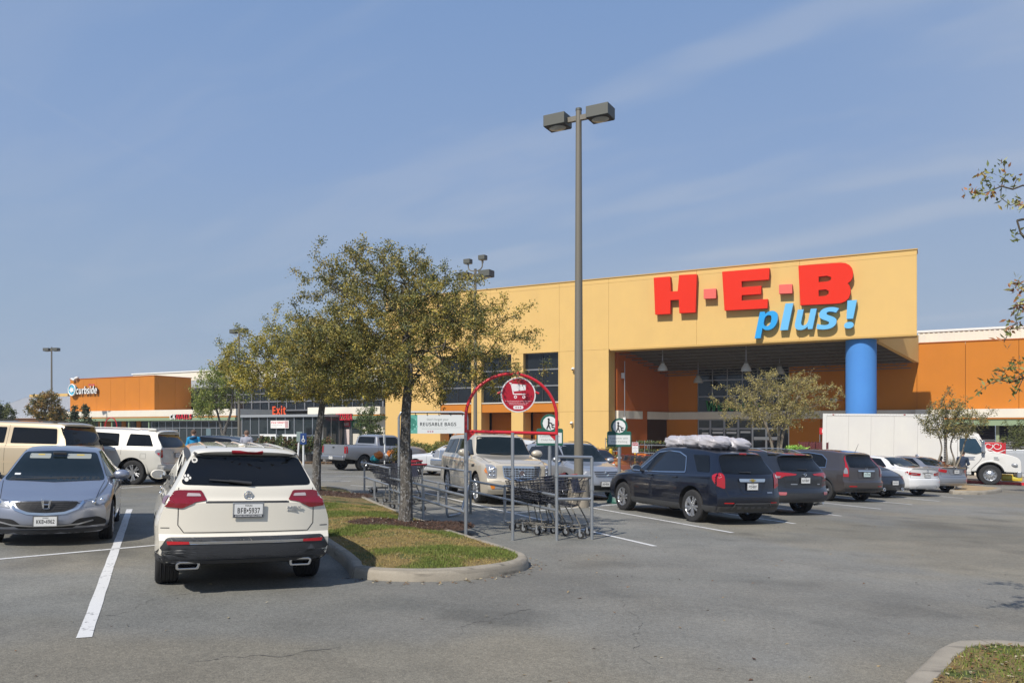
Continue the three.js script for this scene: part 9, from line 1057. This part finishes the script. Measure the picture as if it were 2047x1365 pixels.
// traffic cones and a yellow bollard
function cone(label, pxx, zf) { const x = (pxx - CX) / F * zf, t = thing('traffic_cone', label, 'cone', x, zf, 90), or = std(0.62, 0.10, 0.015, 0.5), whm = std(0.7, 0.7, 0.7, 0.4); mesh('base', rbox(0.4, 0.04, 0.4, 0, 0.02, 0, 0.02), M.trim, t); mesh('cone_body', [cyl(0.16, 0.115, 0.3, 0, 0.04, 0, 20), cyl(0.083, 0.06, 0.2, 0, 0.54, 0, 20), cyl(0.05, 0.035, 0.12, 0, 0.84, 0, 20)], or, t); mesh('reflective_band', [cyl(0.115, 0.083, 0.2, 0, 0.34, 0, 20), cyl(0.06, 0.05, 0.1, 0, 0.74, 0, 20)], whm, t); }
cone('orange and white traffic cone beside the green sign post', 1227, 33);
{ const zf = 41, x = (1221 - CX) / F * zf, t = thing('bollard', 'yellow bollard behind the traffic cone', 'bollard', x, zf, 90); mesh('post', [cyl(0.10, 0.10, 1.3, 0, 0, 0, 18)], std(0.6, 0.38, 0.01, 0.5), t); mesh('dome', T(new THREE.SphereGeometry(0.10, 16, 8), 0, 1.3, 0), std(0.6, 0.38, 0.01, 0.5), t); }
// carts lined up by the entrance, red handles showing
for (let i = 0; i < 5; i++) { const zf = 41 - i * 0.15, x = (1244 + i * 13 - CX) / F * zf; cart(`cart in the line at the plant racks, ${['first', 'second', 'third', 'fourth', 'fifth'][i]} from the left`, x, zf, 118); }
// orange garden rickshaw with flowers
{ const zf = 44, x = (1288 - CX) / F * zf, t = thing('flower_cart', 'small orange tricycle cart with flowers by the STOP board', 'flower cart', x, zf, 118), om = std(0.6, 0.16, 0.02, 0.5); for (const dx of [-0.45, 0.45]) { const w = new THREE.Group(); w.name = 'wheel'; t.add(w); mesh('rim', T(new THREE.TorusGeometry(0.32, 0.025, 8, 28), dx, 0.34, 0), om, w); mesh('spokes', [0, 1, 2, 3].map((k) => rod(V(dx - 0.3 * Math.cos(k * 0.785), 0.34 - 0.3 * Math.sin(k * 0.785), 0), V(dx + 0.3 * Math.cos(k * 0.785), 0.34 + 0.3 * Math.sin(k * 0.785), 0), 0.008, 0.008, 4)), om, w); } mesh('frame', [rod(V(-0.45, 0.34, 0), V(0, 0.8, 0), 0.02), rod(V(0, 0.8, 0), V(0.45, 0.34, 0), 0.02), rod(V(0.35, 0.9, 0), V(0.45, 0.34, 0), 0.02), rod(V(-0.2, 0.95, 0), V(-0.1, 0.6, 0), 0.02), box(0.5, 0.24, 0.36, -0.1, 1.0, 0)], om, t); }
// potted shrubs for sale on pallets, left of the pickup
for (let i = 0; i < 8; i++) { const zf = 46 + 0.2 * i, pxx = 524 + i * 19, x = (pxx - CX) / F * zf; const t = thing('plant_pot', `black pot of the shrubs for sale, ${['first', 'second', 'third', 'fourth', 'fifth', 'sixth', 'seventh', 'eighth'][i]} from the left`, 'plant pot', x, zf, 90, 'black pots of shrubs for sale', false, 0.14); mesh('pot', [cyl(0.2, 0.25, 0.42, 0, 0, 0, 18), T(new THREE.TorusGeometry(0.25, 0.02, 8, 24), 0, 0.42, 0, Math.PI / 2)], M.trim, t); const s = shrub('potted_shrub', `leafy green shrub for sale, ${['first', 'second', 'third', 'fourth', 'fifth', 'sixth', 'seventh', 'eighth'][i]} from the left of the potted row`, x, zf, 0.36, 0.85 + 0.25 * hash2(i, 3), [...MG, ...YG.slice(0, 1), [0.16, 0.06, 0.03]], 401 + i, { h: 0.54, n: 60, leaf: 0.10, leaves: 8 }); s.userData.group = 'leafy shrubs for sale in black pots'; if (i % 2 === 0) { const q = thing('pallet', `wooden pallet under the potted shrubs, ${['first', '', 'second', '', 'third', '', 'fourth'][i]} from the left`, 'pallet', x + 0.3, zf, 90, 'wooden pallets under the potted shrubs'); for (let k = 0; k < 5; k++) mesh('plank', bx(-0.55 + k * 0.23, -0.37 + k * 0.23, 0.1, 0.13, -0.5, 0.5), std(0.22, 0.14, 0.08, 0.9), q); mesh('bearer', [-0.4, 0, 0.4].map((z) => bx(-0.55, 0.56, 0, 0.098, z - 0.04, z + 0.04)), std(0.2, 0.13, 0.075, 0.9), q); } }
{ const zf = 45.2, x = (651 - CX) / F * zf, t = thing('price_sign', 'red and yellow price card on the potted shrubs', 'sign', x, zf, 80); mesh('card', bx(-0.17, 0.17, 0.35, 0.67, 0, 0.02), std(0.65, 0.45, 0.02, 0.6), t); mesh('card_header', bx(-0.17, 0.17, 0.672, 0.85, 0, 0.022), std(0.6, 0.03, 0.03, 0.6), t); mesh('stake', rod(V(0, 0, -0.01), V(0, 0.8, -0.01), 0.012), M.galv, t); }
// far red arch of another cart pen, cameras and lights on walls
{ const zf = 52, x = (221 - CX) / F * zf, t = thing('red_arch', 'far red arch of another cart pen above the off-road wagon', 'arch', x, zf, 90), pts = []; const y = CAMY + (HY - 852) / F * zf - G(x, zf); for (let i = 0; i <= 16; i++) { const a = Math.PI * (1 - i / 16); pts.push(V(0.38 * Math.cos(a), y + 0.58 * Math.sin(a), 0)); } mesh('arch', tube([V(-0.38, 0, 0), ...pts, V(0.38, 0, 0)], 0.035, 60, 8, false, 0.2), M.redPaint, t); }
for (const [pxx, py, label] of [[1146, 737, 'upper white dome camera on the yellow wall'], [1143, 845, 'lower white dome camera on the yellow wall']]) { const p = P0 - 0.1, [u, y] = U(pxx, py, p), b = front('security_camera', label, 'camera', p); mesh('mount', T(new THREE.CylinderGeometry(0.09, 0.09, 0.16, 16), u, y, 0, Math.PI / 2), M.white, b); mesh('dome', T(new THREE.SphereGeometry(0.10, 16, 10), u, y - 0.03, 0.1), M.white, b); mesh('dome_window', T(new THREE.SphereGeometry(0.075, 14, 10), u, y - 0.06, 0.13), M.trim, b); }
{ const p = PS - 0.2, [u, y] = U(147, 757, p), b = front('roof_floodlight', 'white twin floodlight on the corner of the orange box', 'floodlight', p); mesh('stand', rod(V(u + 0.2, y - 0.6, -0.3), V(u + 0.2, y - 0.1, -0.2), 0.04), M.galv, b); for (const s of [-1, 1]) mesh('lamp_head', T(rbox(0.5, 0.2, 0.34, 0, 0, 0, 0.06), u + 0.15 + s * 0.3, y + s * 0.07, 0, 0, 0.3, 0.35 * s), M.white, b); }
{ const p = PB - 3.2, b = front('wall_camera', 'white camera on a bracket among the thin tree twigs', 'camera', p), [u, y] = U(1667, 800, p); mesh('housing', rbox(0.45, 0.26, 0.3, u, y, 0, 0.08), M.white, b); mesh('bracket', rod(V(u, y, -0.1), V(u + 0.3, y + 0.1, -3.1), 0.03), M.galv, b); mesh('lens', T(new THREE.CylinderGeometry(0.09, 0.09, 0.05, 16), u - 0.1, y - 0.02, 0.16, Math.PI / 2), M.trim, b); }
// conduit with box on the shaded side wall
{ const p = P0 + 1.9, [u, y0] = U(1249, 838, p), b = front('wall_conduit', 'grey conduit with two small boxes on the shaded side wall', 'conduit', p); mesh('pipe', rod(V(u, y0, 0), V(u, U(1249, 722, p)[1], 0), 0.035, 0.035, 8), M.galv, b); mesh('junction_box', rbox(0.22, 0.4, 0.12, U(1246, 751, p)[0], U(1246, 751, p)[1], 0.08, 0.02), M.signWhite, b); mesh('lower_box', rbox(0.2, 0.26, 0.12, u, y0, 0.05, 0.02), M.signWhite, b); }
// air: a little haze over the far shops
scene.fog = new THREE.FogExp2(new THREE.Color(0.60, 0.66, 0.76), 0.0004);
renderer.render(scene, camera);
